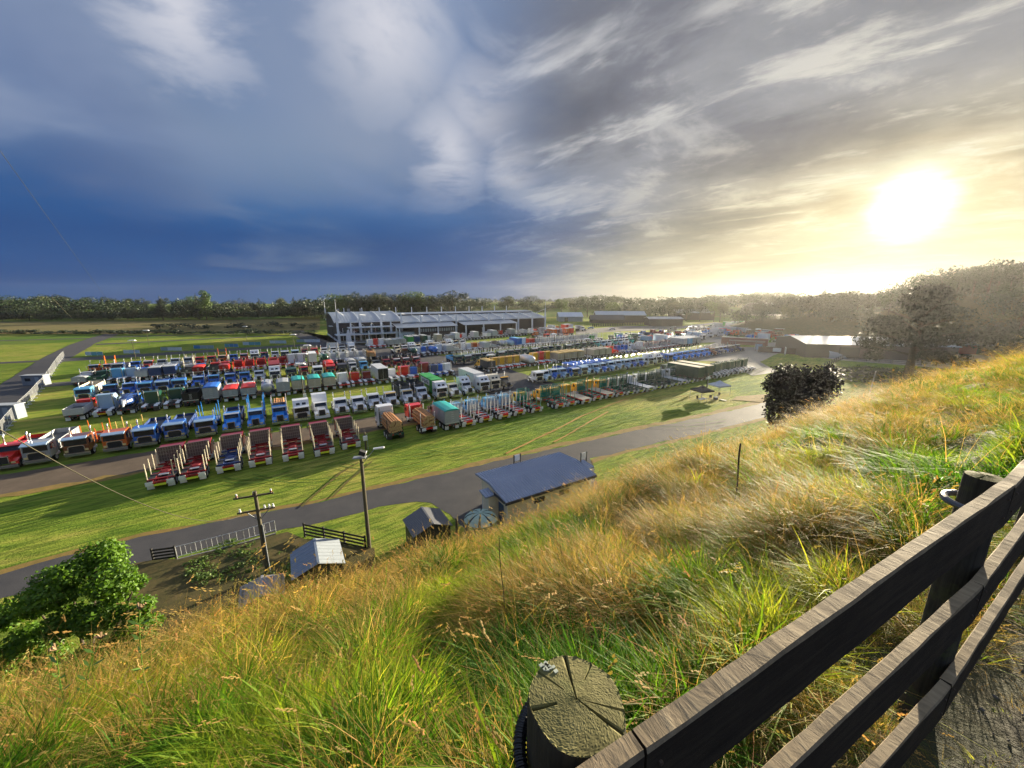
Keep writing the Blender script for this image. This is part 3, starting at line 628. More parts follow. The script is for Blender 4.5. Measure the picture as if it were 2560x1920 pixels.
    def corr(P, rad, m):
        n = 10; V = []; Fc = []
        for i, p in enumerate(P):
            t = (P[min(i + 1, len(P) - 1)] - P[max(i - 1, 0)]); q = t.to_track_quat('Z', 'Y').to_matrix(); rr = rad * (1.0 if i % 4 < 2 else 0.86)
            V += [p + q @ Vector((math.cos(2 * math.pi * k / n) * rr, math.sin(2 * math.pi * k / n) * rr, 0)) for k in range(n)]
        for i in range(len(P) - 1):
            for k in range(n): Fc.append((i * n + k, i * n + (k + 1) % n, (i + 1) * n + (k + 1) % n, (i + 1) * n + k))
        cm.add(V, Fc, m)
    P = []
    for k in range(150):                                            # climbs the left of the post, wraps behind it and meets the rail on the right
        t = k / 149
        if t < 0.45: P.append(Vector((c.x + r * math.cos(R(200)), c.y + r * math.sin(R(200)), 19.3 + 0.85 * t / 0.45)))
        else:
            s = (t - 0.45) / 0.55; a = R(200) - s * R(175); P.append(Vector((c.x + r * math.cos(a), c.y + r * math.sin(a), 20.15 + 0.035 * math.sin(s * 3.14) - 0.02 * s)))
    P = [P[0]] + [P[i] * 0.25 + P[i + 1] * 0.5 + P[i + 2] * 0.25 for i in range(len(P) - 2)] + [P[-1]]
    corr([p.lerp(q_, f) for p, q_ in zip(P, P[1:]) for f in (0, .5)], 0.0135, black)
    single(cm, 'conduit', 'black corrugated conduit bent round the round topped fence post', 'conduit')
    c2m = MB(); cc = pq(0.415, 2.26)
    corr2 = [Vector((cc.x + 0.09 * math.cos(a), cc.y + 0.09 * math.sin(a), 20.20)) for a in (R(200) - R(150) * k / 14 for k in range(15))]
    c2m.path(corr2, 0.013, paint((0.10, 0.10, 0.11), 0.3), 8); single(c2m, 'pipe', 'short grey pipe bent behind the second fence post', 'pipe')
    wm = MB(); wm.path([pq(0.56, -2.0 + 0.25 * k, 19.66 + 0.035 * (-2 + 0.25 * k) - 0.01 * math.sin(k * 0.7)) for k in range(30)], 0.0016, STEEL, 5)
    for k in range(60): q_ = -0.2 + k * 0.05; wm.box(pq(0.56, q_, 19.656 + 0.035 * q_), (0.003, 0.003, 0.008), CHROME)
    single(wm, 'fence_wire', 'thin wire with dew drops strung behind the fence rails', 'wire')
build_fence()
# ================================================================== trucks
def col(n):
    return {'maroon': (0.24, 0.010, 0.014), 'red': (0.68, 0.025, 0.015), 'orange': (0.62, 0.13, 0.012), 'brown': (0.22, 0.07, 0.025), 'navy': (0.015, 0.045, 0.17), 'blue': (0.025, 0.15, 0.58),
            'bright blue': (0.03, 0.28, 0.80), 'sky blue': (0.12, 0.42, 0.72), 'pale blue': (0.36, 0.52, 0.70), 'white': (0.74, 0.76, 0.79), 'cream': (0.66, 0.60, 0.46), 'grey': (0.34, 0.36, 0.38), 'silver': (0.50, 0.52, 0.55),
            'dark green': (0.012, 0.075, 0.05), 'green': (0.02, 0.30, 0.06), 'teal': (0.02, 0.36, 0.34), 'pine': (0.01, 0.20, 0.15), 'yellow': (0.72, 0.40, 0.02), 'black': (0.012, 0.012, 0.014), 'dark grey': (0.06, 0.065, 0.07),
            'dark brown': (0.05, 0.035, 0.03), 'straw': (0.62, 0.42, 0.14), 'beige': (0.42, 0.36, 0.28), 'tan': (0.46, 0.42, 0.33)}[n]
def P(n): return paint(col(n), 0.32, 0.0, 0.06, 0.8, 0.4)
def PM(n): return paint(col(n), 0.55, 0.0, 0.10, 1.5)
MESHG = paint((0.24, 0.20, 0.205), 0.45, 0.3); MESHP = paint((0.13, 0.105, 0.11), 0.3, 0.2); WOODEND = paint((0.56, 0.38, 0.18), 0.8, 0, 0.25, 9); BARK = paint((0.42, 0.20, 0.075), 0.85, 0, 0.35, 3.5); LAMPY = paint((0.75, 0.62, 0.30), 0.2)
def wheel_mesh():
    b = MB(); b.tube((-0.17, 0, 0), (0.17, 0, 0), 0.52, 0.52, RUBBER, 14)
    for s in (-1, 1): b.tube((s * 0.171, 0, 0), (s * 0.185, 0, 0), 0.31, 0.27, WHITEP, 10); b.tube((s * 0.186, 0, 0), (s * 0.21, 0, 0), 0.11, 0.08, STEEL, 8)
    return b.merged('wheel')
def wheel2_mesh():
    b = MB(); b.tube((-0.30, 0, 0), (-0.02, 0, 0), 0.52, 0.52, RUBBER, 14); b.tube((0.02, 0, 0), (0.30, 0, 0), 0.52, 0.52, RUBBER, 14)
    for s in (-1, 1): b.tube((s * 0.301, 0, 0), (s * 0.30 - s * 0.07, 0, 0), 0.31, 0.2, WHITEP, 10); b.tube((s * 0.302, 0, 0), (s * 0.33, 0, 0), 0.12, 0.09, STEEL, 8)
    return b.merged('wheel')
WHEEL, WHEEL2 = wheel_mesh(), wheel2_mesh()

def truck_mb(s):
    """local frame: rear at y = 0, nose at y = L, ground at z = 0"""
    b = MB(); L = s.get('L', 8.5); cab = s['cab']; c = P(s['c']); cb = P(s.get('cb', s['c'])); ch = PM(s.get('ch', 'dark grey')); wheels = []; W = 1.22
    kind = s.get('body', 'none'); bc = s.get('bc', 'grey'); back = L
    b.cur('chassis')
    for x in (-.43, .43): b.box((x, L / 2 - 0.3, 0.86), (0.10, L - 1.2, 0.24), ch)
    for k in range(int(L / 2.4)): b.box((0, 0.5 + k * 2.4, 0.86), (0.78, 0.12, 0.16), ch)
    b.cur('underbody'); b.box((0, L * .42, .60), (.8, L * .62, .14), DARK)
    # ---- cab
    if cab in ('conv', 'sleeper'):
        y1 = L - 0.12; yb = L - 1.95; yc = L - 3.55
        b.cur('bonnet'); b.prism([(yb, .95), (y1 - .12, .95), (y1 - .05, 1.35), (y1 - .12, 1.66), (yb + .4, 1.86), (yb, 1.92)], -.62, .62, cb)
        b.cur('grille'); b.box((0, y1 - .02, 1.30), (.86, .10, .86), DARK)
        b.cur('grille_surround'); 
        for x in (-.46, .46): b.box((x, y1 - .02, 1.30), (.07, .13, .92), CHROME)
        b.box((0, y1 - .02, 1.77), (.99, .13, .07), CHROME)
        for x in (-.86, .86):
            b.cur('fender.%g' % x); b.prism([(yb + .1, .75), (yb + .2, 1.15), (yb + .55, 1.34), (yb + 1.15, 1.34), (y1 - .06, 1.10), (y1 - .02, .62), (y1 - .25, .62), (y1 - .35, .9), (yb + 1.1, 1.12), (yb + .6, 1.12), (yb + .3, .75)], x - .29, x + .29, cb)
            b.cur('headlight.%g' % x); b.box((x * .93, y1 + .01, .98), (.34, .08, .2), LAMPY)
        b.cur('bumper'); b.box((0, L, .55), (2.4, .16, .42), CHROME if s.get('chrome', 1) else c)
        zr = 2.72; b.cur('cab'); b.prism([(yc, .85), (yb, .85), (yb, 1.9), (yb - .28, zr - .06), (yb - .6, zr), (yc, zr)], -1.06, 1.06, c)
        b.cur('windscreen'); b.add([(-.94, yb + .012, 1.96), (.94, yb + .012, 1.96), (.88, yb - .245, zr - .14), (-.88, yb - .245, zr - .14)], [(0, 1, 2, 3)], GLASS); b.box((0, yb - .1, 1.935), (1.9, .06, .03), DARK)
        b.cur('sun_visor'); b.box((0, yb - .10, zr - .02), (2.0, .42, .07), P(s['v']) if 'v' in s else c, Matrix.Rotation(R(-16), 3, 'X'))
        for x in (-1.064, 1.064): b.cur('side_window.%g' % x); b.box((x, yb - .75, 2.18), (.012, .85, .58), GLASS)
        back = yc
        if cab == 'sleeper' or s.get('sl'):
            zs = s.get('zs', 3.55); b.cur('sleeper'); b.prism([(yc - 1.25, .95), (yc - .012, .95), (yc - .012, zr - .1), (yc + .9, zr + .04), (yc + .25, zs), (yc - 1.25, zs)], -1.2, 1.2, c); back = yc - 1.25
            b.cur('sleeper_window'); 
            for x in (-.45, .45): b.add([(x - .28, yc + .735, zr + .25), (x + .28, yc + .735, zr + .25), (x + .26, yc + .50, zr + .55), (x - .26, yc + .50, zr + .55)], [(0, 1, 2, 3)], GLASS)
        fy = L - 1.1
    else:
        yc = L - (2.55 if cab == 'flatsleeper' else 2.05); zr = 3.75 if cab == 'flatsleeper' else s.get('zr', 2.95); back = yc
        b.cur('cab')
        prof = [(yc, .9), (L - .06, .9), (L - .04, 1.75), (L - .26, min(2.78, zr - .12))] + ([(L - .95, zr)] if zr > 3.2 else [(L - .40, zr)]) + [(yc, zr)]
        b.prism(prof, -1.2, 1.2, c)
        b.cur('windscreen'); b.add([(-1.08, L - .02, 1.84), (1.08, L - .02, 1.84), (1.02, L - .20, 2.66), (-1.02, L - .20, 2.66)], [(0, 1, 2, 3)], GLASS)
        b.cur('sun_visor'); b.box((0, L - .06, min(2.80, zr - .1)), (2.34, .62, .12), P(s.get('v', s['c'])), Matrix.Rotation(R(-20), 3, 'X'))
        for x in (-1.205, 1.205): b.cur('side_window.%g' % x); b.box((x, L - .85, 2.2), (.012, .9, .7), GLASS)
        if zr > 3.2:
            b.cur('sleeper_window')
            for x in (-.45, .45): b.add([(x - .3, L - .42, 3.02), (x + .3, L - .42, 3.02), (x + .28, L - .66, 3.36), (x - .28, L - .66, 3.36)], [(0, 1, 2, 3)], GLASS)
        b.cur('grille'); b.box((0, L - .03, 1.28), (1.42, .08, .80), DARK)
        b.cur('grille_surround'); b.prism([(-.80, 1.62), (-.55, 1.80), (.55, 1.80), (.80, 1.62), (.72, 1.60), (.5, 1.70), (-.5, 1.70), (-.72, 1.60)], L - .07, L + .04, CHROME, 'y')
        for x in (-.76, .76): b.box((x, L - .02, 1.26), (.09, .10, .72), CHROME)
        for x in (-.92, .92): b.cur('headlight.%g' % x); b.box((x, L - .01, 1.12), (.38, .08, .26), LAMPY)
        b.cur('bumper'); b.box((0, L + .02, .62), (2.45, .2, .46), CHROME if s.get('chrome', 1) else c)
        fy = L - 1.35
    for x in (-1.38, 1.38): b.cur('mirror.%g' % x); b.box((x, back + (1.35 if 'flat' in cab else 1.4) + (1.25 if (cab == 'sleeper' or s.get('sl')) and 'flat' not in cab else 0), 2.15), (.12, .22, .62), CHROME)
    if not s.get('nostack'):
        for x in (-1.0, 1.0): b.cur('exhaust_stack.%g' % x); b.tube((x, back - .12, 1.0), (x, back - .12, 3.45), .085, .085, CHROME, 8); b.tube((x, back - .12, 3.45), (x, back - .32, 3.72), .085, .085, CHROME, 8)
    for x in (-.95, .95): b.cur('fuel_tank.%g' % x); b.tube((x, back - .3, .78), (x, back + .9, .78), .32, .32, ALU, 10)
    # ---- axles
    ry = s.get('ry', (1.15, 2.5))
    for x in (-1, 1):
        wheels.append((WHEEL, x * 1.03, fy)); 
        if s.get('twin'): wheels.append((WHEEL, x * 1.03, fy - 1.65))
        for y in ry: wheels.append((WHEEL2, x * .93, y))
    # ---- tail
    tail = s.get('tail', 'plain'); b.cur('tail_beam'); b.box((0, .06, .98), (2.3, .14, .26), PM('maroon') if tail == 'log' else (PM('red') if tail == 'red' else ch))
    flap = WHITEP if s.get('flap', 'w') == 'w' else DARK
    for x in (-.88, .88):
        b.cur('mud_flap.%g' % x); b.box((x, .30, .52), (.62, .03, .62), flap)
        if tail in ('log', 'red', 'grn'): b.cur('rear_guard.%g' % x); b.box((x, -.02, .93), (.66, .05, .46), WHITEP)
        if kind in ('none', 'log'):
            b.cur('mudguard.%g' % x)
            for y in ry: b.prism([(y - .62, 1.0), (y - .35, 1.2), (y + .35, 1.2), (y + .62, 1.0), (y + .58, .96), (y + .33, 1.15), (y - .33, 1.15), (y - .58, .96)], x - .30, x + .30, WHITEP if s.get('mg', 1) else DARK)
    for x in (-.5, .5): b.cur('tail_light.%g' % x); b.box((x, -.03, 1.0), (.22, .04, .1), PM('red'))
    if tail in ('log', 'grn'): b.cur('tail_board'); b.box((0, -.04, .72), (1.06, .03, .24), YGREEN if s.get('tb', 'yg') == 'yg' else paint((0.75, 0.5, 0.02), 0.5))
    # ---- body
    if kind in ('log', 'logs', 'bolster'):
        st_ = paint(col(s.get('sc', 'cream')), 0.45, 0.2); nb = s.get('nb', 3); sh = s.get('sh', 3.1); yb0, yb1 = .7, back - 1.0
        for k in range(nb):
            y = yb0 + (yb1 - yb0) * k / max(1, nb - 1); b.cur('bolster.%d' % k); b.box((0, y, 1.12), (2.4, .16, .18), ch if s.get('sc', 'cream') == 'cream' else st_)
            for x in (-1.13, 1.13): b.cur('stanchion.%d%g' % (k, x)); b.tube((x, y, 1.1), (x * 1.01, y, sh), .065, .05, st_, 6)
        b.cur('headboard'); y = back - .42; hm = PM(s['hb']) if 'hb' in s else MESHG; top = s.get('hbz', 3.05)
        for z in np.linspace(1.3, top, 5): b.box((0, y, z), (2.3, .06, .07), hm)
        for x in np.linspace(-1.12, 1.12, 10): b.box((x, y + .004, (1.3 + top) / 2), (.07, .05, top - 1.3), hm)
        b.box((0, y + .05, 1.3 + (top - 1.3) * (.2 if 'hb' in s else .5)), (2.15, .02, (top - 1.3) * (.4 if 'hb' in s else .96)), hm if 'hb' in s else MESHP)
        b.cur('frame')
        for k in range(3): b.box((0, 1.2 + k * (back - 2) / 3, 1.02), (1.9, .10, .12), ch)
        b.cur('turntable'); b.tube((0, 3.1, 1.05), (0, 3.1, 1.2), .5, .42, ch, 12); b.box((0, 2.0, 1.14), (.9, .5, .05), ALU)
        for x in (-.62, .62): b.bar((x, .2, 1.06), (x * .75, back - .8, 1.06), .09, .14, ch)
    if kind in ('tipper', 'tray', 'covered'):
        h = s.get('h', 1.7 if kind != 'tray' else .85); z0 = 1.22; m = PM(bc); y0, y1 = s.get('y0', .02), back - .45
        b.cur('tray_floor'); b.box((0, (y0 + y1) / 2, z0), (2.4, y1 - y0, .12), m)
        for x in (-1.2, 1.2):
            b.cur('side_panel.%g' % x); b.box((x, (y0 + y1) / 2, z0 + .08 + h / 2), (.07, y1 - y0, h), m)
            for k in range(6): b.box((x + math.copysign(.05, x), y0 + .2 + (y1 - y0 - .4) * k / 5, z0 + .06 + h / 2), (.06, .09, h - .06), m)
        b.cur('tailgate'); b.box((0, y0, z0 + .08 + h / 2), (2.33, .06, h), m)
        for z in np.linspace(z0 + .4, z0 + h - .2, 5): b.box((.05, y0 - .045, z), (.42, .04, .05), ALU)
        b.box((0, y0 - .04, z0 + .1), (2.4, .08, .14), ALU)
        b.cur('front_panel'); b.box((0, y1, z0 + .08 + h / 2), (2.33, .06, h), m)
        if kind == 'covered':
            zt = z0 + h + .1; b.cur('cover'); b.prism([(-1.25, zt), (-.9, zt + .16), (0, zt + .24), (.9, zt + .16), (1.25, zt), (1.25, zt - .06), (-1.25, zt - .06)], y0 - .03, y1 + .04, paint(col(s.get('cc', 'grey')), 0.5), 'y')
        else: b.cur('load'); b.box((0, (y0 + y1) / 2, z0 + .12 + h * .25), (2.3, y1 - y0 - .1, h * .3), PM('dark grey'))
    if kind == 'box':
        h = s.get('h', 2.75); m = P(bc); y0, y1 = 0.0, back - .35; z0 = 1.18; mb_ = PM(s.get('rear', bc))
        b.cur('box_body'); b.box((0, (y0 + y1) / 2 + .02, z0 + h / 2), (2.46, y1 - y0 - .04, h), m)
        b.cur('box_roof'); b.box((0, (y0 + y1) / 2, z0 + h + .03), (2.5, y1 - y0 + .02, .07), PM(s.get('roof', 'white')))
        for x in (-.61, .61): b.cur('rear_door.%g' % x); b.box((x, y0 - .012, z0 + h / 2), (1.16, .03, h - .16), mb_)
        b.cur('door_frame'); b.box((0, y0 - .02, z0 + .04), (2.46, .05, .09), ALU); b.box((0, y0 - .02, z0 + h - .04), (2.46, .05, .08), ALU)
    if kind in ('tank', 'drum'):
        m = paint(col(bc), 0.25, 0.5 if bc == 'silver' else 0.0, 0.05, 1, 0.4); z = 2.15 if kind == 'tank' else 2.3; y0, y1 = 0.1, back - .5; b.cur('tank' if kind == 'tank' else 'drum')
        n = 16; rr = [(y0, .25), (y0 + .12, .8), (y0 + .5, 1.12), (y1 - .4, 1.12), (y1 - .1, .85), (y1, .3)] if kind == 'tank' else [(y0 + .2, .45), (y0 + 1.2, .95), (y0 + 2.6, 1.2), (y1 - 1.2, 1.15), (y1, .6)]
        vs = [(math.cos(2 * math.pi * k / n) * r * 1.05, y, z + math.sin(2 * math.pi * k / n) * r * .98) for y, r in rr for k in range(n)]
        fs = [(i * n + k, i * n + (k + 1) % n, (i + 1) * n + (k + 1) % n, (i + 1) * n + k) for i in range(len(rr) - 1) for k in range(n)] + [tuple(range(n)), tuple(range((len(rr) - 1) * n, len(rr) * n))[::-1]]
        b.add(vs, fs, m)
        if kind == 'drum': b.cur('chute'); b.prism([(-.1, 2.2), (.4, 2.9), (.5, 2.7), (.1, 2.0)], -.3, .3, WHITEP); b.tube((0, .1, 2.6), (0, -.5, 1.6), .2, .16, WHITEP, 8)
        else: b.cur('tank_rail'); b.box((0, (y0 + y1) / 2, z + 1.16), (.5, (y1 - y0) * .7, .08), ALU)
        b.cur('tank_support'); b.box((0, (y0 + y1) / 2, 1.10), (1.5, y1 - y0 - .6, .2), ch)
    if kind == 'deck':
        b.cur('deck'); b.box((0, (back - .5) / 2, 1.16), (2.45, back - .5, .14), PM(bc)); b.cur('deck_side')
        for x in (-1.23, 1.23): b.box((x, (back - .5) / 2, 1.1), (.05, back - .5, .2), ch)
        b.cur('ramp')
        for x in (-.7, .7): b.box((x, .12, 1.9), (.6, .08, 1.3), ch) if s.get('ramp') else None
    if kind == 'none':
        b.cur('fifth_wheel'); b.tube((0, 1.8, 1.0), (0, 1.8, 1.12), .48, .45, DARK, 12); b.box((0, 1.55, 1.06), (.7, .5, .08), DARK)
        b.cur('deck_plate'); b.box((0, back - .7, 1.02), (.86, .8, .05), ALU)
    if s.get('whale'):                                             # pair of tall arms standing up behind the cab
        m = P(s['whale'])
        for x in (-1.05, 1.05): b.cur('arm.%g' % x); b.prism([(back - .9, 1.2), (back - .4, 1.2), (back - .5, 4.6), (back - 1.0, 4.9)], x - .10, x + .10, m)
        b.cur('arm_bar'); b.box((0, back - .7, 3.3), (2.0, .14, .16), m)
    return b, wheels
_tk = {}
def key_of(s): return tuple(sorted((k, v) for k, v in s.items() if k not in ('label',)))
def make_truck(s, loc, rotz, label, group, detail):
    k = (key_of(s), detail); cat = 'truck'
    if k not in _tk:
        b, wh = truck_mb(s)
        if detail: _tk[k] = ([(p.split('.')[0], b.mesh(p.split('.')[0], p)) for p in b.parts if b.parts[p][0]], wh)
        else:
            b.cur('wheels')
            for (w_, x, y) in wh:
                if x: b.tube((x - (.3 if w_ is WHEEL2 else .17), y, .52), (x + (.3 if w_ is WHEEL2 else .17), y, .52), .52, .52, RUBBER, 8); b.box((x, y, .52), ((.64 if w_ is WHEEL2 else .37), .36, .36), WHITEP)
            _tk[k] = (b.merged('truck'), None)
    me, wh = _tk[k]
    if not detail:
        return tag(link(s.get('nm', 'truck'), me, None, loc, rotz), label, cat, group)
    r = thing(s.get('nm', 'truck'), label, cat, loc, rotz, group)
    for n, m in me: link(n, m, r)
    for (w_, x, y) in wh:
        o = link('wheel', w_, r); o.location = (x, y, .52)
    return r
ORD = 'first second third fourth fifth sixth seventh eighth ninth tenth eleventh twelfth thirteenth fourteenth fifteenth sixteenth seventeenth eighteenth nineteenth twentieth'.split()
def ordinal(i):
    if i < 20: return ORD[i]
    t = {2: 'twenty', 3: 'thirty', 4: 'forty', 5: 'fifty'}[(i + 1) // 10]; r = (i + 1) % 10
    return {'twenty': 'twentieth', 'thirty': 'thirtieth', 'forty': 'fortieth', 'fifty': 'fiftieth'}[t] if r == 0 else t + '-' + ORD[r - 1]
KINDW = {'none': 'tractor unit', 'log': 'logging truck', 'logs': 'loaded logging truck', 'bolster': 'logging truck', 'tipper': 'tipper truck', 'tray': 'tray truck', 'covered': 'covered tipper', 'box': 'box truck', 'tank': 'tanker', 'drum': 'concrete mixer', 'deck': 'flat deck truck'}
DUMMY = []
def row(name, entries, facing, detail, jitter=0.25, far=False):
    """entries: (px, py, spec) of the tail (facing 'tail') or nose (facing 'nose') on the ground, left to right"""
    ab = [w2g(at(e[0], e[1])) for e in entries]; A = np.array(ab)
    if len(A) > 2: cf = np.polyfit(A[:, 0], A[:, 1], 1)
    out = []
    for i, e in enumerate(entries):
        s = dict(e[2]); a = A[i, 0]; bb = (np.polyval(cf, a) * 0.75 + A[i, 1] * 0.25) if len(A) > 2 else A[i, 1]
        s.setdefault('L', 8.5); L = s['L']; ro = GA + (math.pi if facing == 'nose' else 0) + random.uniform(-.012, .012)
        loc = g2w(a + random.uniform(-.12, .12), bb + random.uniform(-.35, .35) + (L if facing == 'nose' else 0)); 
        ang = 'nose on' if facing == 'nose' else 'tail on'
        desc = s.get('label') or '%s %s %s' % (s.get('d', s['c']), KINDW[s.get('body', 'none')], ang)
        lab = ' '.join(('%s, %s from left in %s' % (desc, ordinal(i), name)).split()[:16])
        s.pop('label', None); s.pop('d', None)
        out.append((make_truck(s, loc, ro, lab, 'trucks parked in ' + name, detail), a, bb, s))
    return out
def T_(c, cab='conv', body='none', **k): return dict(c=c, cab=cab, body=body, **k)

# ---- nearest row, tails towards us
mar = lambda **k: T_('maroon', 'flat', 'log', ch='maroon', tail='log', nb=4, L=8.6, nostack=1, d='maroon', mg=0, zr=2.72, **k)
ml = [(395, 1240), (480, 1215), (573, 1192), (655, 1175), (735, 1155), (815, 1145), (880, 1128)]
r1 = [(x, y, mar() if i != 2 else dict(mar(), ch='navy', d='navy framed')) for i, (x, y) in enumerate(ml)]
r1 += [(990, 1097, T_('white', 'flatsleeper', 'bolster', ch='dark green', sc='black', nb=2, sh=3.2, L=9.0, flap='b', d='white cabbed', hb='grey', zs=3)), (1075, 1085, T_('red', 'flat', 'bolster', ch='maroon', sc='white', nb=2, sh=3.4, L=9.2, flap='b', tail='red', d='red framed', hb='maroon')),
       (1128, 1073, T_('dark grey', 'conv', 'covered', bc='grey', cc='teal', h=2.05, L=9.6, d='grey sided teal topped'))]
rt = lambda **k: T_('sky blue', 'conv', 'log', ch='red', tail='grn', tb='o', sc='silver', nb=4, sh=3.6, hb='silver', hbz=3.4, L=9.0, d='red framed silver posted', mg=0, **k)
r1 += [(x, y, rt()) for x, y in ((1168, 1066), (1213, 1056), (1258, 1047), (1300, 1040))]
gt = lambda ch='red', **k: T_('yellow', 'conv', 'log', ch=ch, tail='grn', tb='o', sc='pine', nb=4, sh=3.7, hb='pine', hbz=3.7, L=9.2, v='white', d='%s framed green posted' % ch, mg=0, **k)
for i, (x, y) in enumerate(((1342, 1033), (1398, 1022), (1424, 1016), (1462, 1010), (1494, 1004), (1526, 998), (1553, 994))): r1.append((x, y, gt() if i not in (3, 5) else dict(T_('yellow', 'conv', 'deck', bc='beige', ch='red', tail='grn', tb='o', L=10.0, v='white', d='red framed pale decked'))))
dg = lambda **k: T_('white', 'conv', 'log', ch='dark green', tail='grn', sc='dark green', nb=4, sh=3.6, hb='dark green', hbz=3.6, L=9.2, d='dark green framed', mg=0, **k)
for i, (x, y) in enumerate(((1578, 989), (1603, 985), (1626, 981), (1650, 976), (1672, 972), (1694, 968), (1714, 964), (1734, 961))): r1.append((x, y, dg() if i not in (2, 6) else T_('white', 'conv', 'deck', bc='silver', ch='dark green', tail='grn', L=10, d='dark green pale decked')))
for x, y in ((1760, 957), (1782, 952)): r1.append((x, y, T_('dark green', 'flat', 'box', bc='dark green', roof='cream', h=2.6, L=11.5, d='dark green white roofed')))
for i, (x, y) in enumerate(((1803, 948), (1820, 944), (1836, 940), (1851, 936), (1865, 932), (1878, 928))): r1.append((x, y, T_('dark green', 'sleeper', 'none', ch='silver', L=7.6, zs=3.2)))
ROW1 = row('nearest row', r1, 'tail', True)
# stacked logs on two of them: each log a part of its own load
def log_load(owner, label, y0, y1, cols, rows_, seed):
    loc = owner.location; rz = owner.rotation_euler.z; L = thing('log_load', label, 'logs', loc, rz, 'log loads on trucks'); g = random.Random(seed)
    ms = []
    for v in range(3):
        b = MB(); n = 9; b.tube((0, 0, 0), (0, y1 - y0, 0), .17, .145, BARK, n, False); b.add([(math.cos(6.283 * k / n) * .17, 0, math.sin(6.283 * k / n) * .17) for k in range(n)], [tuple(range(n))], WOODEND); b.add([(math.cos(6.283 * k / n) * .145, y1 - y0, math.sin(6.283 * k / n) * .145) for k in range(n)], [tuple(range(n))[::-1]], WOODEND); ms.append(b.merged('log'))
    for j in range(rows_):
        nn = cols - (j % 2) - (1 if j == rows_ - 1 else 0)
        for i in range(nn):
            o = link('log', ms[g.randrange(3)], L); o.location = ((i - (nn - 1) / 2) * .335 + g.uniform(-.02, .02), y0 + g.uniform(-.22, .22), 1.42 + j * .295 + g.uniform(-.02, .02)); o.rotation_euler = (g.uniform(-.006, .006), g.uniform(0, 3), g.uniform(-.012, .012))
    return L
log_load(ROW1[7][0], 'stack of debarked logs on the white cabbed truck in the nearest row', .1, 5.6, 6, 6, 1)
log_load(ROW1[8][0], 'stack of debarked logs on the red framed truck beside the grey tipper', .05, 5.6, 6, 6, 2)

# ---- second row, noses towards us
def bl(cab='flat', body='tray', **k): return T_('blue', cab, body, **{**dict(bc='navy', ch='navy', L=9.0, v='pale blue'), **k})
r2 = [(14, 1180, T_('red', 'conv', 'tray', bc='red', L=8.5)), (100, 1163, T_('grey', 'flat', 'tipper', bc='grey', h=1.1, L=9.0, v='pale blue')), (190, 1152, T_('brown', 'flat', 'log', sc='orange', ch='maroon', v='pale blue', L=9.2, hbz=2.2, d='brown and orange')),
      (285, 1138, T_('orange', 'flat', 'log', sc='straw', ch='brown', v='pale blue', L=9.2, hbz=2.2)), (370, 1118, bl()), (449, 1098, bl(h=.7)), (517, 1091, bl(body='log', sc='bright blue', sh=3.9, hb='bright blue', nb=3, hbz=2.4)), (583, 1081, bl('conv', c='bright blue', h=1.0) if False else dict(bl('conv'), c='bright blue', v='silver')),
      (644, 1074, dict(bl('conv', 'log', sc='bright blue', sh=4.3, hb='bright blue', nb=3, hbz=2.6), c='bright blue')), (705, 1063, dict(bl('conv', 'bolster', sc='silver', sh=3.6, nb=3), c='bright blue', v='silver')),
      (758, 1056, T_('white', 'flatsleeper', 'none', L=7.4)), (807, 1050, T_('white', 'sleeper', 'none', L=8.2, zs=3.9, chrome=0)), (859, 1041, T_('white', 'conv', 'none', L=7.6, ch='white')), (901, 1036, T_('white', 'conv', 'none', L=7.9, ch='white', d='big grilled white')),
      (943, 1029, T_('white', 'conv', 'none', L=7.6, ch='silver', v='silver')), (986, 1023, T_('white', 'conv', 'none', L=7.6, ch='black', v='straw', d='gold visored white')), (1028, 1016, T_('white', 'conv', 'tipper', bc='dark grey', h=1.9, L=9.4, v='straw', d='gold visored white')),
      (1069, 1010, T_('white', 'conv', 'tipper', bc='dark grey', h=1.9, L=9.4, cb='white', d='green fendered white')), (1105, 1000, T_('white', 'flatsleeper', 'box', bc='green', h=2.7, roof='green', L=11.0, d='green and white haulage')), (1143, 996, T_('cream', 'conv', 'none', L=7.6, cb='white')),
      (1176, 990, T_('white', 'sleeper', 'none', L=8.0)), (1212, 985, T_('white', 'flatsleeper', 'box', bc='white', roof='silver', h=2.9, L=11.5, d='white and gold')), (1241, 980, T_('cream', 'flatsleeper', 'none', L=7.6)), (1270, 974, T_('dark grey', 'conv', 'none', v='yellow', L=7.6, d='dark gold visored'))]
ROW2 = row('second row', r2, 'nose', True)
log_load(ROW2[9][0], 'short stack of logs behind the bright blue bonneted truck', -0.0, 5.0, 6, 5, 3)
def wording(truck, text, size, m, loc, rot, nm='lettering'):
    cu = bpy.data.curves.new(nm, 'FONT'); cu.body = text; cu.size = size; cu.align_x = 'CENTER'; cu.align_y = 'CENTER'; cu.offset = 0.012; cu.extrude = 0.006
    tmp = bpy.data.objects.new(nm, cu); COL.objects.link(tmp); dg = bpy.context.evaluated_depsgraph_get(); me = bpy.data.meshes.new_from_object(tmp.evaluated_get(dg)); bpy.data.objects.remove(tmp); me.materials.clear(); me.materials.append(m)
    o = link(nm, me, truck); o.location = loc; o.rotation_euler = rot; return o
hb = ROW2[18][0]; Lh = 11.0
pm = MB(); pm.box((0, 0, 0), (0.03, 5.4, 1.15), WHITEP); o = link('sign_panel', pm.merged('sign_panel'), hb); o.location = (1.24, 4.1, 3.05)
wording(hb, 'HAULAGE', 0.98, paint((0.015, 0.015, 0.015), 0.5), (1.262, 4.1, 3.05), (R(90), 0, R(90)))
gl = MB(); gl.cur('emblem')
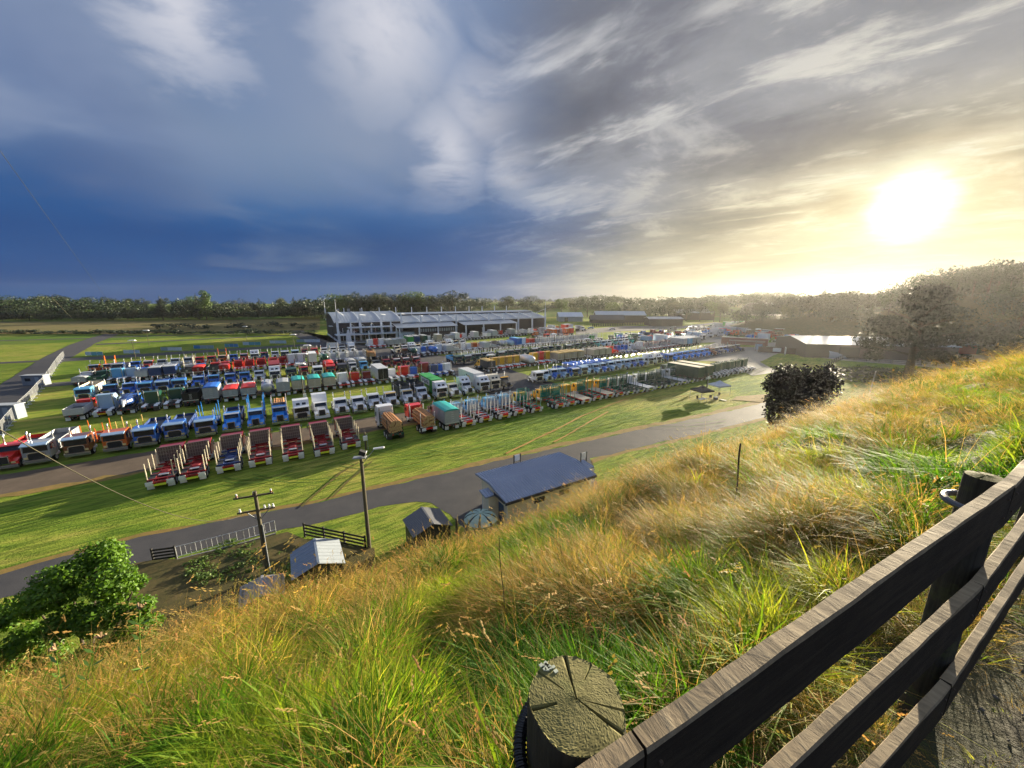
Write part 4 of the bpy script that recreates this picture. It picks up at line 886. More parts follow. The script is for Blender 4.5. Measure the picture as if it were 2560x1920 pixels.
for k in range(7): a = k / 7 * 6.283; gl.box((0, math.cos(a) * .55, math.sin(a) * .32), (.03, .5, .42), paint((0.62, 0.36, 0.03), 0.5), Matrix.Rotation(a, 3, 'X'))
gl.box((0.004, -.9, .55), (.03, .5, .3), paint((0.03, 0.02, 0.02), 0.5)); o = link('emblem', gl.merged('emblem'), ROW2[21][0]); o.location = (1.245, 5.6, 2.75)
r2b = [(1344, 957, T_('white', 'flat', 'none', L=4.2, ry=(1.0,), d='little black and white', nostack=1, cb='black')), (1375, 957, T_('pale blue', 'conv', 'none', cb='pale blue', v='white', L=7.6)), (1398, 953, T_('pale blue', 'conv', 'none', cb='blue', L=7.6, v='white')), (1419, 950, T_('pale blue', 'conv', 'none', cb='pale blue', L=7.6)), (1440, 948, T_('blue', 'flat', 'tray', bc='blue', v='white')),
       (1469, 945, T_('pale blue', 'flat', 'covered', bc='grey', cc='blue', h=1.4)), (1487, 942, T_('pale blue', 'conv', 'covered', bc='grey', cc='blue', h=1.4)), (1505, 939, T_('pale blue', 'conv', 'covered', bc='grey', cc='blue', h=1.4)), (1524, 936, T_('pale blue', 'conv', 'covered', cb='blue', bc='grey', cc='blue', h=1.4)), (1542, 932, T_('pale blue', 'conv', 'covered', cc='blue', bc='grey', h=1.4)), (1560, 928, T_('pale blue', 'conv', 'tray', cb='pale blue', bc='blue')),
       (1577, 925, T_('pale blue', 'conv', 'tray', bc='grey')), (1593, 922, T_('pale blue', 'conv', 'tray', bc='grey', cb='blue')), (1610, 919, T_('pale blue', 'conv', 'none', cb='blue')), (1626, 916, T_('white', 'flatsleeper', 'none')), (1643, 913, T_('white', 'flatsleeper', 'none')), (1660, 911, T_('dark green', 'conv', 'none', v='white'))]
r2b += [(1676 + 15 * k, 908 - 2.4 * k, T_('bright blue' if k % 3 else 'blue', 'conv' if k % 4 else 'flat', 'tray' if k % 2 else 'log', bc='blue', sc='white', hb='blue', hbz=2.6)) for k in range(3)]
r2b += [(1721 + 14 * k, 901 - 2.2 * k, T_('bright blue', 'conv', 'none', v='sky blue')) for k in range(5)]
r2b += [(1792, 891, T_('brown', 'conv', 'log', sc='straw', hb='brown', L=8))] + [(1806 + 11 * k, 889 - 1.5 * k, T_(('navy', 'grey', 'blue', 'navy', 'dark grey')[k % 5], 'conv', 'none', v='silver')) for k in range(6)]
ROW2B = row('the blue and white row', r2b, 'nose', True)

# ---- third row, tails
r3 = [(189, 1054, T_('red', 'conv', 'tray', bc='silver', h=1.0, L=8.5, d='red silver trayed')), (255, 1045, T_('pale blue', 'sleeper', 'none', ch='pale blue', L=7.8, tail='log', tb='o')), (312, 1039, T_('blue', 'conv', 'drum', bc='navy', L=8.5)), (373, 1032, T_('dark green', 'sleeper', 'none', L=7.8, zs=3.3, flap='b')), (429, 1026, T_('dark green', 'flat', 'none', L=7, v='white')),
      (480, 1019, T_('black', 'conv', 'tipper', bc='black', h=1.5, flap='b', L=8.5)), (531, 1009, T_('blue', 'conv', 'covered', bc='grey', cc='blue', h=2.1, flap='b', L=9)), (579, 1004, T_('white', 'conv', 'covered', bc='grey', cc='red', h=1.3, L=9, d='red topped')), (624, 998, T_('white', 'conv', 'covered', bc='grey', cc='red', h=1.3, L=9, d='red topped')), (673, 997, T_('white', 'conv', 'tank', bc='silver', L=9)),
      (712, 991, T_('dark grey', 'conv', 'covered', bc='grey', cc='grey', h=1.7, L=9)), (750, 986, T_('white', 'conv', 'covered', bc='tan', cc='teal', h=1.8, L=9, d='teal topped')), (789, 982, T_('white', 'conv', 'covered', bc='tan', cc='teal', h=1.8, L=9, d='teal topped')), (827, 977, T_('white', 'conv', 'covered', bc='tan', cc='teal', h=1.8, L=9, d='teal topped')), (862, 971, T_('white', 'sleeper', 'none', ch='red', L=7.6, zs=3.2)),
      (894, 968, T_('red', 'sleeper', 'none', ch='maroon', L=7.6, zs=2.9)), (927, 964, T_('maroon', 'conv', 'none', ch='maroon', L=7.6)), (959, 960, T_('white', 'flat', 'box', bc='white', rear='black', roof='silver', h=2.7, L=10.5)), (992, 957, T_('white', 'conv', 'none', ch='white', L=7.4)), (1022, 953, T_('red', 'sleeper', 'none', ch='silver', L=7.6, zs=3.3)), (1045, 951, T_('blue', 'conv', 'none', ch='red', L=7.4)),
      (1074, 946, T_('maroon', 'sleeper', 'none', ch='silver', L=8, zs=3.6)), (1093, 944, T_('navy', 'sleeper', 'none', ch='blue', L=7.4, zs=3.0)), (1109, 942, T_('blue', 'conv', 'none', ch='blue', L=7.4)), (1130, 940, T_('white', 'sleeper', 'none', ch='black', L=7.4, zs=3.0))]
row('third row', r3, 'tail', True)
# ---- fourth row, noses
r4 = [(209, 1008, T_('sky blue', 'flat', 'tipper', bc='cream', h=1.6, v='sky blue'))] + [(x, y, T_('blue' if k else 'navy', 'flat' if k in (2, 3, 4) else 'conv', 'tray' if k % 2 else 'none', bc='navy', v='pale blue' if k % 2 else 'sky blue')) for k, (x, y) in enumerate(((267, 1000), (319, 994), (367, 988), (410, 985), (449, 981), (495, 976), (534, 971), (575, 966), (612, 961)))]
r4 += [(650, 957, T_('white', 'conv', 'none')), (689, 952, T_('white', 'flatsleeper', 'box', bc='maroon', roof='maroon', h=2.8, L=10.5, d='maroon topped white')), (730, 948, T_('dark green', 'flat', 'tray', bc='dark green', whale='orange' if False else 'brown')), (763, 945, T_('maroon', 'conv', 'none', v='red')), (797, 943, T_('white', 'flat', 'none')), (830, 940, T_('red', 'flat', 'covered', bc='red', cc='red')), (859, 937, T_('dark brown', 'flat', 'tipper', bc='black')),
       (886, 934, T_('silver', 'conv', 'covered', bc='grey', cc='grey')), (915, 931, T_('sky blue', 'conv', 'covered', bc='beige', cc='grey')), (946, 927, T_('dark grey', 'conv', 'tipper', bc='black')), (972, 924, T_('maroon', 'conv', 'tipper', bc='dark grey')), (998, 921, T_('maroon', 'conv', 'tipper', bc='dark grey', v='white')), (1024, 920, T_('maroon', 'conv', 'tipper', bc='dark grey', v='white')), (1049, 918, T_('maroon', 'conv', 'tipper', bc='dark grey', v='white'))]
row('fourth row', r4, 'nose', True)
# ---- fifth row, tails
r5 = [(202, 966, T_('silver', 'conv', 'covered', bc='grey', cc='grey', h=.9, flap='b')), (241, 963, T_('dark green', 'conv', 'tray', bc='dark green', flap='b')), (284, 960, T_('sky blue', 'sleeper', 'none', zs=3.2)), (321, 957, T_('pale blue', 'sleeper', 'none', zs=3.0)), (358, 953, T_('blue', 'conv', 'tray', bc='silver', h=1.3)), (393, 949, T_('blue', 'conv', 'box', bc='navy', roof='silver', h=2.1)), (429, 945, T_('blue', 'conv', 'box', bc='navy', roof='silver', h=2.1)), (467, 944, T_('silver', 'conv', 'tray', bc='dark grey', whale='cream')),
      (498, 943, T_('blue', 'conv', 'covered', bc='maroon', cc='red', h=1.2)), (533, 940, T_('red', 'conv', 'tray', bc='dark grey', h=1.1)), (561, 937, T_('red', 'conv', 'covered', bc='red', cc='maroon', h=1.0))] + [(x, y, T_('red', 'conv', 'log', ch='maroon', sc='red', hb='maroon', tail='grn', sh=2.9)) for x, y in ((596, 933), (625, 930), (656, 926), (684, 924), (709, 921))]
r5 += [(734, 919, T_('white', 'sleeper', 'none', ch='red')), (757, 916, T_('white', 'sleeper', 'none', ch='red')), (784, 914, T_('white', 'conv', 'box', bc='white', h=2.6, L=10)), (812, 910, T_('white', 'conv', 'tank', bc='dark green'))] + [(x, y, T_('white', 'conv', 'log', ch='dark grey', sc='silver', hb='silver', sh=3.8)) for x, y in ((837, 909), (860, 907), (882, 905), (907, 903))] + [(931, 901, T_('white', 'conv', 'bolster', ch='dark grey', sc='straw', sh=3.4))]
R5 = row('fifth row', r5, 'tail', True); log_load(R5[-1][0], 'small log load at the right end of the fifth row', .1, 4.5, 6, 5, 4)
# ---- sixth row, noses
r6 = [(229, 941, T_('orange', 'conv', 'none', v='pale blue')), (267, 938, T_('orange', 'conv', 'tray', bc='orange', whale='orange', v='white')), (299, 934, T_('navy', 'flat', 'tray', v='silver')), (336, 931, T_('blue', 'conv', 'none')), (372, 927, T_('red', 'conv', 'none', v='white')), (405, 924, T_('silver', 'conv', 'none')), (438, 921, T_('white', 'conv', 'none')), (470, 919, T_('silver', 'conv', 'log', sc='cream', hb='silver')), (500, 917, T_('red', 'conv', 'none')), (530, 914, T_('orange', 'conv', 'none', v='red')), (556, 912, T_('orange', 'conv', 'tray', whale='orange', v='cream')), (584, 910, T_('blue', 'conv', 'none')),
      (612, 908, T_('red', 'conv', 'none', v='white')), (638, 905, T_('white', 'flatsleeper', 'none')), (664, 903, T_('navy', 'conv', 'none', v='maroon')), (689, 901, T_('white', 'conv', 'none', v='white')), (715, 899, T_('navy', 'flat', 'none', v='white')), (741, 897, T_('silver', 'flat', 'none', v='pale blue')), (765, 894, T_('maroon', 'conv', 'tipper', bc='tan')), (789, 892, T_('red', 'conv', 'tipper', bc='tan')), (813, 890, T_('white', 'conv', 'none')), (837, 888, T_('white', 'conv', 'none')), (860, 886, T_('silver', 'conv', 'none')), (884, 884, T_('white', 'sleeper', 'none', zs=3.9))]
row('sixth row', r6, 'nose', False)
# ---- middle and right of the ground
pick = lambda seq, k: seq[k % len(seq)]
row('the green row', [(1150, 913, T_('dark green', 'flat', 'tray', bc='sky blue'))] + [(1172 + 16.4 * k, 911 - 2.05 * k, T_('dark green', 'conv' if k % 5 else 'flat', 'log', ch='dark green', sc='silver', hb='dark green', hbz=2.4, v='silver', sh=3.7)) for k in range(20)] + [(1502 + 15 * k, 871 - 1.5 * k, T_(pick(('teal', 'pale blue', 'white'), k), 'conv', 'none', v='white')) for k in range(7)], 'nose', False)
ry_ = [(1228, 930, T_('yellow', 'conv', 'covered', bc='dark grey', cc='straw', h=1.9, L=9))] + [(1250 + 19 * k, 927 - 2.4 * k, T_('yellow', 'sleeper', 'none', ch='red', zs=3.3)) for k in range(4)] + [(1332, 917, T_('white', 'conv', 'tank', bc='white', L=10))] + [(1352 + 17 * k, 914 - 2 * k, T_('red' if k == 1 else 'yellow', 'sleeper', 'none', ch=('red', 'red', 'white')[k])) for k in range(3)]
ry_ += [(1406 + 16 * k, 909 - 2.2 * k, T_('white', 'conv', 'covered', bc='beige', cc='straw', h=1.9, L=9)) for k in range(4)] + [(1474, 899, T_('white', 'conv', 'none', ch='white')), (1492, 897, T_('white', 'conv', 'covered', bc='tan', cc='beige', L=9)), (1508, 895, T_('white', 'conv', 'covered', bc='tan', cc='beige', L=9)), (1524, 893, T_('white', 'conv', 'covered', bc='tan', cc='tan', L=9)), (1540, 891, T_('red', 'conv', 'tray', bc='red')), (1556, 889, T_('red', 'conv', 'none')), (1572, 886, T_('blue', 'conv', 'none', ch='blue')), (1588, 884, T_('blue', 'conv', 'none', ch='blue')), (1604, 881, T_('white', 'conv', 'tray', bc='silver')), (1618, 879, T_('white', 'sleeper', 'none'))]
ry_ += [(1634 + 12.5 * k, 877 - 1.5 * k, T_(pick(('maroon', 'brown', 'red'), k), 'conv', 'log', ch='maroon', sc='silver', hb='grey')) for k in range(6)] + [(1712 + 12 * k, 867.5 - 1.3 * k, T_('pale blue', 'flat', 'box', bc=('silver', 'sky blue', 'grey', 'grey')[k], roof='silver', h=2.4, L=10)) for k in range(4)]
row('the yellow row', ry_, 'tail', False)
row('the row below the pavilion', [(1000, 887, T_('cream', 'conv', 'none')), (1017, 883, T_('white', 'conv', 'none'))] + [(1034 + 16 * k, 881 - 1.7 * k, T_(pick(('white', 'white', 'pale blue', 'white', 'cream'), k), 'conv' if k % 3 else 'sleeper', 'none', v=pick(('white', 'straw'), k))) for k in range(9)], 'nose', False)
row('the row behind the green row', [(1027, 897, T_('brown', 'conv', 'tray', bc='dark brown')), (1041, 895, T_('dark green', 'conv', 'tank', bc='dark green')), (1058, 893, T_('white', 'conv', 'none')), (1073, 891, T_('blue', 'conv', 'none')), (1090, 889, T_('navy', 'conv', 'tank', bc='blue')), (1107, 887, T_('white', 'sleeper', 'none'))] + [(1124 + 15 * k, 885 - 1.6 * k, T_(pick(('orange', 'silver', 'grey', 'white', 'white'), k), 'conv', pick(('covered', 'tray', 'log', 'none', 'none', 'none'), k), bc='silver', cc='grey', sc='silver')) for k in range(9)] + [(1262, 872, T_('navy', 'conv', 'tank', bc='silver')), (1279, 870, T_('white', 'conv', 'tank', bc='pale blue')), (1297, 869, T_('navy', 'flat', 'box', bc='blue', roof='sky blue')), (1318, 867, T_('white', 'sleeper', 'none')), (1333, 866, T_('red', 'conv', 'none')), (1346, 865, T_('red', 'conv', 'none'))] + [(1361 + 12 * k, 864.5 - 1.1 * k, T_('grey', 'conv', 'log', ch='dark grey', sc='silver', hb='silver', sh=3.8)) for k in range(13)], 'tail', False)
row('the row against the pavilion', [(930 + 15 * k, 872 - k, T_('white' if k != 1 else 'red', 'sleeper', 'none', ch='red')) for k in range(3)] + [(978, 868, T_('grey', 'flat', 'covered', bc='grey', cc='grey')), (994, 867, T_('grey', 'flat', 'covered', bc='grey', cc='grey')), (1010, 866, T_('dark grey', 'flat', 'covered', bc='grey', cc='grey')), (1029, 865, T_('green', 'flat', 'box', bc='green', roof='grey', h=2.8)), (1046, 863, T_('navy', 'flat', 'box', bc='navy', roof='grey', h=2.8)), (1063, 861, T_('green', 'flat', 'box', bc='dark green', roof='grey', h=2.8))] + [(1082 + 15.5 * k, 859 - 1.35 * k, T_(pick(('white', 'silver', 'tan', 'white', 'grey', 'red', 'white'), k), pick(('flat', 'conv'), k), pick(('none', 'box', 'none', 'covered', 'box', 'none'), k), bc=pick(('silver', 'beige', 'silver', 'grey', 'white'), k), cc='grey', roof='silver')) for k in range(16)], 'tail', False)
# ---- the rest of the ground: some hundred trucks too far off to tell apart
def far_lot():
    rows_ = [((1345, 846), (1430, 838), 9, ('red', 'orange', 'white', 'silver')), ((1350, 832), (1440, 826), 9, ('white', 'orange', 'grey', 'red')), ((1338, 838), (1400, 832), 6, ('white', 'red', 'silver')), ((1500, 856), (1590, 848), 10, ('green', 'dark green', 'sky blue', 'blue', 'grey')), ((1625, 858), (1720, 848), 9, ('white', 'pale blue', 'red', 'white')),
             ((1628, 842), (1690, 838), 5, ('blue', 'navy', 'maroon')), ((1700, 846), (1760, 840), 6, ('silver', 'silver', 'pale blue')), ((1775, 840), (1920, 824), 20, ('silver', 'blue', 'blue', 'red', 'orange', 'red', 'red', 'silver', 'white', 'silver')), ((1700, 832), (1800, 824), 10, ('grey', 'grey', 'silver')), ((1800, 823), (1860, 817), 5, ('green', 'green', 'silver')),
             ((1865, 815), (1930, 810), 5, ('sky blue', 'maroon', 'red')), ((1930, 814), (2040, 803), 16, ('white', 'silver', 'cream', 'white')), ((1880, 845), (2030, 829), 20, ('orange', 'orange', 'brown', 'maroon', 'dark grey', 'brown')), ((1990, 826), (2060, 818), 8, ('silver', 'white', 'grey')), ((2040, 818), (2180, 803), 18, ('cream', 'white', 'silver', 'tan')), ((2040, 836), (2180, 818), 18, ('dark brown', 'white', 'silver', 'maroon')),
             ((2100, 845), (2200, 832), 10, ('white', 'red', 'red', 'silver')), ((1900, 858), (1960, 852), 7, ('blue', 'red', 'navy', 'white')), ((2180, 826), (2290, 806), 12, ('white', 'silver', 'cream')), ((2200, 842), (2260, 832), 6, ('white', 'red'))]
    V = []; Fc = []; I = []; ms = []; cache = {}; g = random.Random(11)
    for (A, B, n, cols) in rows_:
        for k in range(n):
            t = k / max(1, n - 1); w = at(A[0] + (B[0] - A[0]) * t, A[1] + (B[1] - A[1]) * t); c = cols[k % len(cols)]
            sp = T_(c, g.choice(('conv', 'conv', 'sleeper', 'flat')), g.choice(('none', 'none', 'tray', 'box', 'log', 'covered')), bc=g.choice(cols), cc='grey', sc='silver', roof='silver', L=8.5)
            kk = key_of(sp)
            if kk not in cache:
                b, wh = truck_mb(sp)
                for (w_, x, y) in wh: b.box((x, y, .5), (.5, .9, .9), RUBBER)
                vs, fs, ix = [], [], []; 
                for (v, f, i, m) in b.parts.values():
                    o = len(vs); vs += v; fs += [tuple(q + o for q in ff) for ff in f]
                    for q in i:
                        if m[q] not in ms: ms.append(m[q])
                        ix.append(ms.index(m[q]))
                cache[kk] = (vs, fs, ix)
            vs, fs, ix = cache[kk]; a = GA + (math.pi if g.random() < .5 else 0); ca, sa = math.cos(a), math.sin(a); o = len(V)
            V += [(w.x + x * ca - y * sa, w.y + x * sa + y * ca, z) for x, y, z in vs]; Fc += [tuple(q + o for q in f) for f in fs]; I += ix
    me = bpy.data.meshes.new('distant_trucks'); me.from_pydata(V, [], Fc)
    for m in ms: me.materials.append(m)
    me.polygons.foreach_set('material_index', I); me.update(); tag(link('distant_trucks', me), 'rows of far off trucks glinting at the back of the show ground', kind='stuff')
far_lot()
# ================================================================== buildings
ROOFB = paint((0.33, 0.37, 0.42), 0.35, 0.3, 0.05, 0.3); ROOFG = paint((0.26, 0.30, 0.40), 0.4, 0.2, 0.06, 0.4); WALLD = paint((0.035, 0.030, 0.032), 0.6, 0, 0.08, 0.5); WALLC = paint((0.70, 0.64, 0.50), 0.7, 0, 0.06, 0.8); MASTW = paint((0.74, 0.78, 0.82), 0.45)
def ribbed_roof(b, prof, x0, x1, m, pitch, th=0.12, depth=0.05):
    """roof skin swept along x over a (y, z) profile, with standing ribs every pitch"""
    for (ya, za), (yb, zb) in zip(prof, prof[1:]):
        b.add([(x0, ya, za), (x1, ya, za), (x1, yb, zb), (x0, yb, zb), (x0, ya, za - th), (x1, ya, za - th), (x1, yb, zb - th), (x0, yb, zb - th)], [(0, 1, 2, 3), (7, 6, 5, 4), (0, 4, 5, 1), (3, 2, 6, 7), (0, 3, 7, 4), (1, 5, 6, 2)], m)
        n = int((x1 - x0) / pitch)
        for k in range(n + 1):
            x = x0 + 0.03 + (x1 - x0 - 0.06) * k / n; w = pitch * 0.16
            b.add([(x - w, ya, za + .002), (x + w, ya, za + .002), (x + w, yb, zb + .002), (x - w, yb, zb + .002), (x, ya, za + depth), (x, yb, zb + depth)], [(0, 4, 5, 3), (4, 1, 2, 5), (0, 1, 4), (3, 5, 2)], m)
def hall():
    b = MB(); D = 45.0; L = 117.0; e0 = 9.7
    arch = lambda pk, e, e2: [(y, (e + (e2 - e) * y / D) + (pk - (e + e2) / 2) * (1 - ((y - D / 2) / (D / 2)) ** 2)) for y in np.linspace(-.6, D + .6, 15)]
    A1 = arch(13.2, e0, 9.4); x1 = 29.3
    A2 = [(-.6, 8.6), (7, 10.0), (14, 11.1)]; A2b = [(14.0, 11.7), (22.5, 12.3), (32, 11.4), (D + .6, 8.4)]
    b.cur('wall'); b.prism([(0, 0)] + [(max(0, min(D, y)), z - .35) for y, z in A1] + [(D, 0)], 0, x1, WALLD); b.prism([(0, 0), (0, 8.3), (14, 10.7), (14.2, 11.3), (22.5, 12.0), (D, 8.1), (D, 0)], x1 + .01, L, WALLD)
    b.cur('plinth'); b.box((-.06, D / 2, .5), (.1, D + .2, 1.0), WHITEP); b.box((x1 / 2, -.06, .35), (x1, .1, .7), WHITEP)
    b.cur('arched_roof'); ribbed_roof(b, A1, -1.0, x1 + .4, ROOFB, 1.2); b.cur('main_roof'); ribbed_roof(b, A2, x1 + .45, L + .8, ROOFB, 1.2); ribbed_roof(b, A2b, x1 + .45, L + .8, ROOFB, 1.2)
    b.cur('clerestory'); b.box(((x1 + L) / 2 + .4, 14.02, 11.35), (L - x1 - 1, .06, .55), DARK)
    b.cur('gable_trim')
    for (ya, za), (yb, zb) in zip(A1, A1[1:]): b.bar((-1.02, ya, za - .3), (-1.02, yb, zb - .3), .5, .16, MASTW)
    b.cur('gutter'); b.box((x1 / 2, -.7, A1[0][1] - .3), (x1 + 1, .25, .35), MASTW); b.box(((x1 + L) / 2 + .4, -.7, 8.35), (L - x1, .25, .35), MASTW)
    for k in range(13):
        x = min(L - .2, k * 9.75); z = e0 if x < x1 else 8.6; tall = 5.4 if k in (0, 12) else 3.3
        b.cur('mast.%d' % k); b.prism([(x - .42, 0), (x + .42, 0), (x + .5, z), (x + .16, z + tall), (x - .16, z + tall), (x - .5, z)], -1.25, -.85, MASTW, 'y')
        if k in (0, 12): b.tube((x, -1.05, z + tall), (x, -1.05, z + tall + 4.5), .10, .05, MASTW, 6)
        b.cur('stay_rod.%d' % k); b.tube((x, -1.0, z + tall - .3), (min(L, x + 4.6), 9.0, 10.9 if x >= x1 else 12.0), .07, .07, MASTW, 5); b.tube((x, -1.0, z + tall - .3), (x, 10, 10.7 if x >= x1 else 12.2), .06, .06, MASTW, 5)
        b.cur('rear_mast.%d' % k); b.prism([(x - .35, 8), (x + .35, 8), (x + .18, 14.6), (x - .18, 14.6)], D + .8, D + 1.2, MASTW, 'y')
        if k == 0: b.tube((x, D + 1, 14.6), (x, D + 1, 19.5), .1, .05, MASTW, 6)
    b.cur('roof_truss')
    for k in range(3, 13): x = min(L - .2, k * 9.75); b.bar((x, -.5, 8.85), (x, 14, 11.35), .3, .22, MASTW)
    for k in range(1, 4): x = k * 9.75; [b.bar((x, ya, za + .14), (x, yb, zb + .14), .3, .2, MASTW) for (ya, za), (yb, zb) in zip(A1[:7], A1[1:8])]
    # glazed entrance: two decks of canopy, pylons, glass
    GR = paint((0.02, 0.045, 0.05), 0.12); CAN = paint((0.62, 0.66, 0.71), 0.5)
    for i, (z, y, xa, xb) in enumerate(((6.9, -4.8, 4.0, 24.5), (3.9, -6.8, -1.5, 26.5))):
        b.cur('canopy.%d' % i); b.prism([(0, z - .2), (y, z - .1), (y, z + .18), (0, z + .25)], xa, xb, CAN); b.box(((xa + xb) / 2, y - .08, z + .04), (xb - xa, .16, .42), MASTW)
        for k in range(5):
            x = xa + 1.2 + (xb - xa - 2.4) * k / 4; b.cur('pylon.%d%d' % (i, k)); yy = y + .8; b.prism([(x - .5, 0 if i else 4.15), (x + .5, 0 if i else 4.15), (x + .45, z + .2), (x + .2, z + 2.6), (x - .2, z + 2.6), (x - .45, z + .2)] if k in (0, 4) else [(x - .25, 0 if i else 4.15), (x + .25, 0 if i else 4.15), (x + .25, z + 1.5), (x - .25, z + 1.5)], yy - .2, yy + .2, MASTW, 'y')
            b.tube((x, yy, z + 2.0), (x + 2.2, -.2, z + .4), .06, .06, MASTW, 5)
    b.cur('entrance_column'); b.prism([(2.0, 0), (4.6, 0), (4.2, 4.0), (3.7, 6.4), (3.1, 6.4), (2.4, 4.0)], -8.2, -7.6, MASTW, 'y')
    for r_, (z0, z1) in enumerate(((.7, 3.6), (4.2, 6.6))):
        for k in range(9):
            x = 3.4 + k * 2.45; b.cur('window.%d%d' % (r_, k)); b.box((x, -.05, (z0 + z1) / 2), (2.2, .08, z1 - z0), GR)
            b.cur('window_frame.%d%d' % (r_, k)); b.box((x - 1.2, -.1, (z0 + z1) / 2), (.14, .16, z1 - z0), MASTW)
    b.cur('landing'); b.box((12, -3.4, .25), (26, 6.6, .5), paint((0.35, 0.36, 0.37), 0.7))
    b.cur('side_room'); b.box((31.5, -3.6, 2.0), (9.5, 6.6, 4.0), paint((0.62, 0.68, 0.72), 0.6))
    for k in range(6): b.cur('porthole.%d' % k); b.box((28.3 + k * 1.3, -6.93, 2.6), (.5, .06, .5), DARK)
    for i, (xa, xb, z0, z1, y) in enumerate(((25.0, 55.8, 8.0, 6.4, -9.0), (59.2, 92, 8.0, 6.6, -9.5))):
        b.cur('lean_to_roof.%d' % i); ribbed_roof(b, [(y - .4, z1), (0.0, z0)], xa, xb, ROOFB, 1.2)
        b.cur('lean_to_wall.%d' % i)
        b.box(((xa + xb) / 2 + (4 if i == 0 else 1.5), y + (1.2 if i == 0 else 4.5), z1 / 2 - .1), (xb - xa - (9 if i == 0 else 5), .3, z1 - .25), WALLD)
        b.box((xb - .3, y / 2, z1 / 2), (.25, -y - 1.5, z1 - .2), WALLD)
        for k in range(4): x = xa + 1 + (xb - xa - 2) * k / 3; b.cur('column.%d%d' % (i, k)); b.box((x, y, z1 / 2 - .05), (.6, .5, z1 - .15), MASTW)
    for k in range(16): b.cur('high_window.%d' % k); b.box((35.6 + k * 1.22, -7.98, 4.7), (.8, .06, 1.5), paint((0.30, 0.36, 0.38), 0.2))
    for k, x in enumerate((72.5, 95.5)): b.cur('door.%d' % k); b.box((x, -5.18 if k == 0 else -.04, 3.0), (1.6, .06, 3.2), paint((0.60, 0.68, 0.74), 0.5))
    b.cur('roller_door'); b.box((-.07, 20, 2.6), (.08, 3.5, 5.2), DARK); b.cur('gable_window'); b.box((-.05, 17.5, 9.4), (.08, 1.6, 2.6), paint((0.2, 0.27, 0.33), 0.2)); b.cur('gable_canopy'); b.box((-.8, 18.5, 6.5), (1.6, 5.4, .25), MASTW)
    for k, x in enumerate((4, 9, 15)): b.cur('roof_vent.%d' % k); b.box((x, 24, 14.0), (1.1, 1.1, 1.5), STEEL)
    assemble(b, 'exhibition_hall', 'long dark walled exhibition pavilion with white masts, grey arched roof and glazed entrance', 'hall', g2w(22.9, 194.2), GA)
hall()
def shed(name, label, a, b_, rz, L, D, e, r, roof, wall, extra=None):
    """gabled shed: x along the ridge"""
    m = MB(); m.cur('wall'); m.prism([(0, 0), (D, 0), (D, e), (D / 2, r - .12), (0, e)], 0, L, wall); m.cur('roof'); ribbed_roof(m, [(-.4, e - .05), (D / 2, r), (D + .4, e - .05)], -.4, L + .4, roof, 1.6)
    m.cur('door'); m.box((L * .3, -.03, e * .4), (L * .14, .06, e * .8), DARK)
    if extra: extra(m)
    return assemble(m, name, label, 'shed', (a, b_, 0), rz)
W0 = at(1380, 806)
shed('barn', 'silver roofed barn at the right end of the pavilion', *at(1398, 804)[:2], 0.0, 20, 20, 4.2, 7.5, paint((0.58, 0.64, 0.70), 0.4, 0.3), PM('grey'))
shed('barn', 'long dark barn with pale roof beyond the picket fenced yard', *at(1490, 806)[:2], R(-4), 40, 16, 6.0, 9.0, paint((0.42, 0.48, 0.53), 0.4, 0.3), WALLD)
shed('barn', 'low dark hip roofed building in front of the long barn', *at(1478, 808)[:2], R(-4), 26, 12, 2.8, 6.4, paint((0.05, 0.05, 0.055), 0.6), WALLD)
shed('barn', 'dark shed with pale grey roof beside the lamp posts', *at(1622, 815)[:2], R(-2), 24, 12, 5.2, 6.4, paint((0.42, 0.46, 0.5), 0.4, 0.3), WALLD)
shed('barn', 'dark farm shed with blue grey roof on the far lawn', *at(1690, 800)[:2], R(-2), 34, 22, 6.5, 9.5, paint((0.40, 0.46, 0.53), 0.4, 0.3), WALLD)
shed('warehouse', 'wide dark warehouse with shining pale roof behind the lone tree', *g2w(158, 62, 0)[:2], R(-12), 44, 24, 4.9, 6.6, paint((0.52, 0.55, 0.58), 0.45, 0.35), paint((0.085, 0.07, 0.062), 0.6))
shed('barn', 'small shed with red door below the wooded hill', *at(2347, 884)[:2], R(-14), 15, 10, 3.6, 6.0, paint((0.5, 0.55, 0.6), 0.4, 0.3), WALLD, lambda m: (m.cur('red_door'), m.box((6.5, -.06, 1.7), (9, .1, 3.2), paint((0.30, 0.06, 0.045), 0.6)), m.cur('lean_to'), m.prism([(-.2, 0), (-.2, 3.0), (8, 3.4), (8, 0)], -5, -.02, WALLD), m.box((-2.5, 4, 3.4), (5.4, 8.6, .15), paint((0.5, 0.55, 0.6), 0.4, 0.3))))
def vault(name, label, loc, rz, L, r, roof, ends):
    m = MB(); pr = [(r - r * math.cos(t), r * 0.95 * math.sin(t)) for t in np.linspace(0, math.pi, 15)]; m.cur('roof'); ribbed_roof(m, pr, 0, L, roof, 1.2, .1, .04); m.cur('end_wall.0'); m.prism(pr, .15, .35, ends); m.cur('end_wall.1'); m.prism(pr, L - .35, L - .15, ends); m.cur('door'); m.box((.1, r, 1.4), (.08, 2.4, 2.8), DARK)
    return assemble(m, name, label, 'shed', loc, rz)
vault('hay_shed', 'blue grey half round shed beside the gravel road', at(2075, 896), R(-4), 23, 4.6, paint((0.22, 0.28, 0.36), 0.4, 0.3), paint((0.22, 0.28, 0.36), 0.5))
vault('arena', 'far arched arena with a pale roof among the trees', at(1903, 792), R(12), 30, 15, paint((0.38, 0.40, 0.40), 0.5, 0.2), paint((0.10, 0.10, 0.09), 0.7))
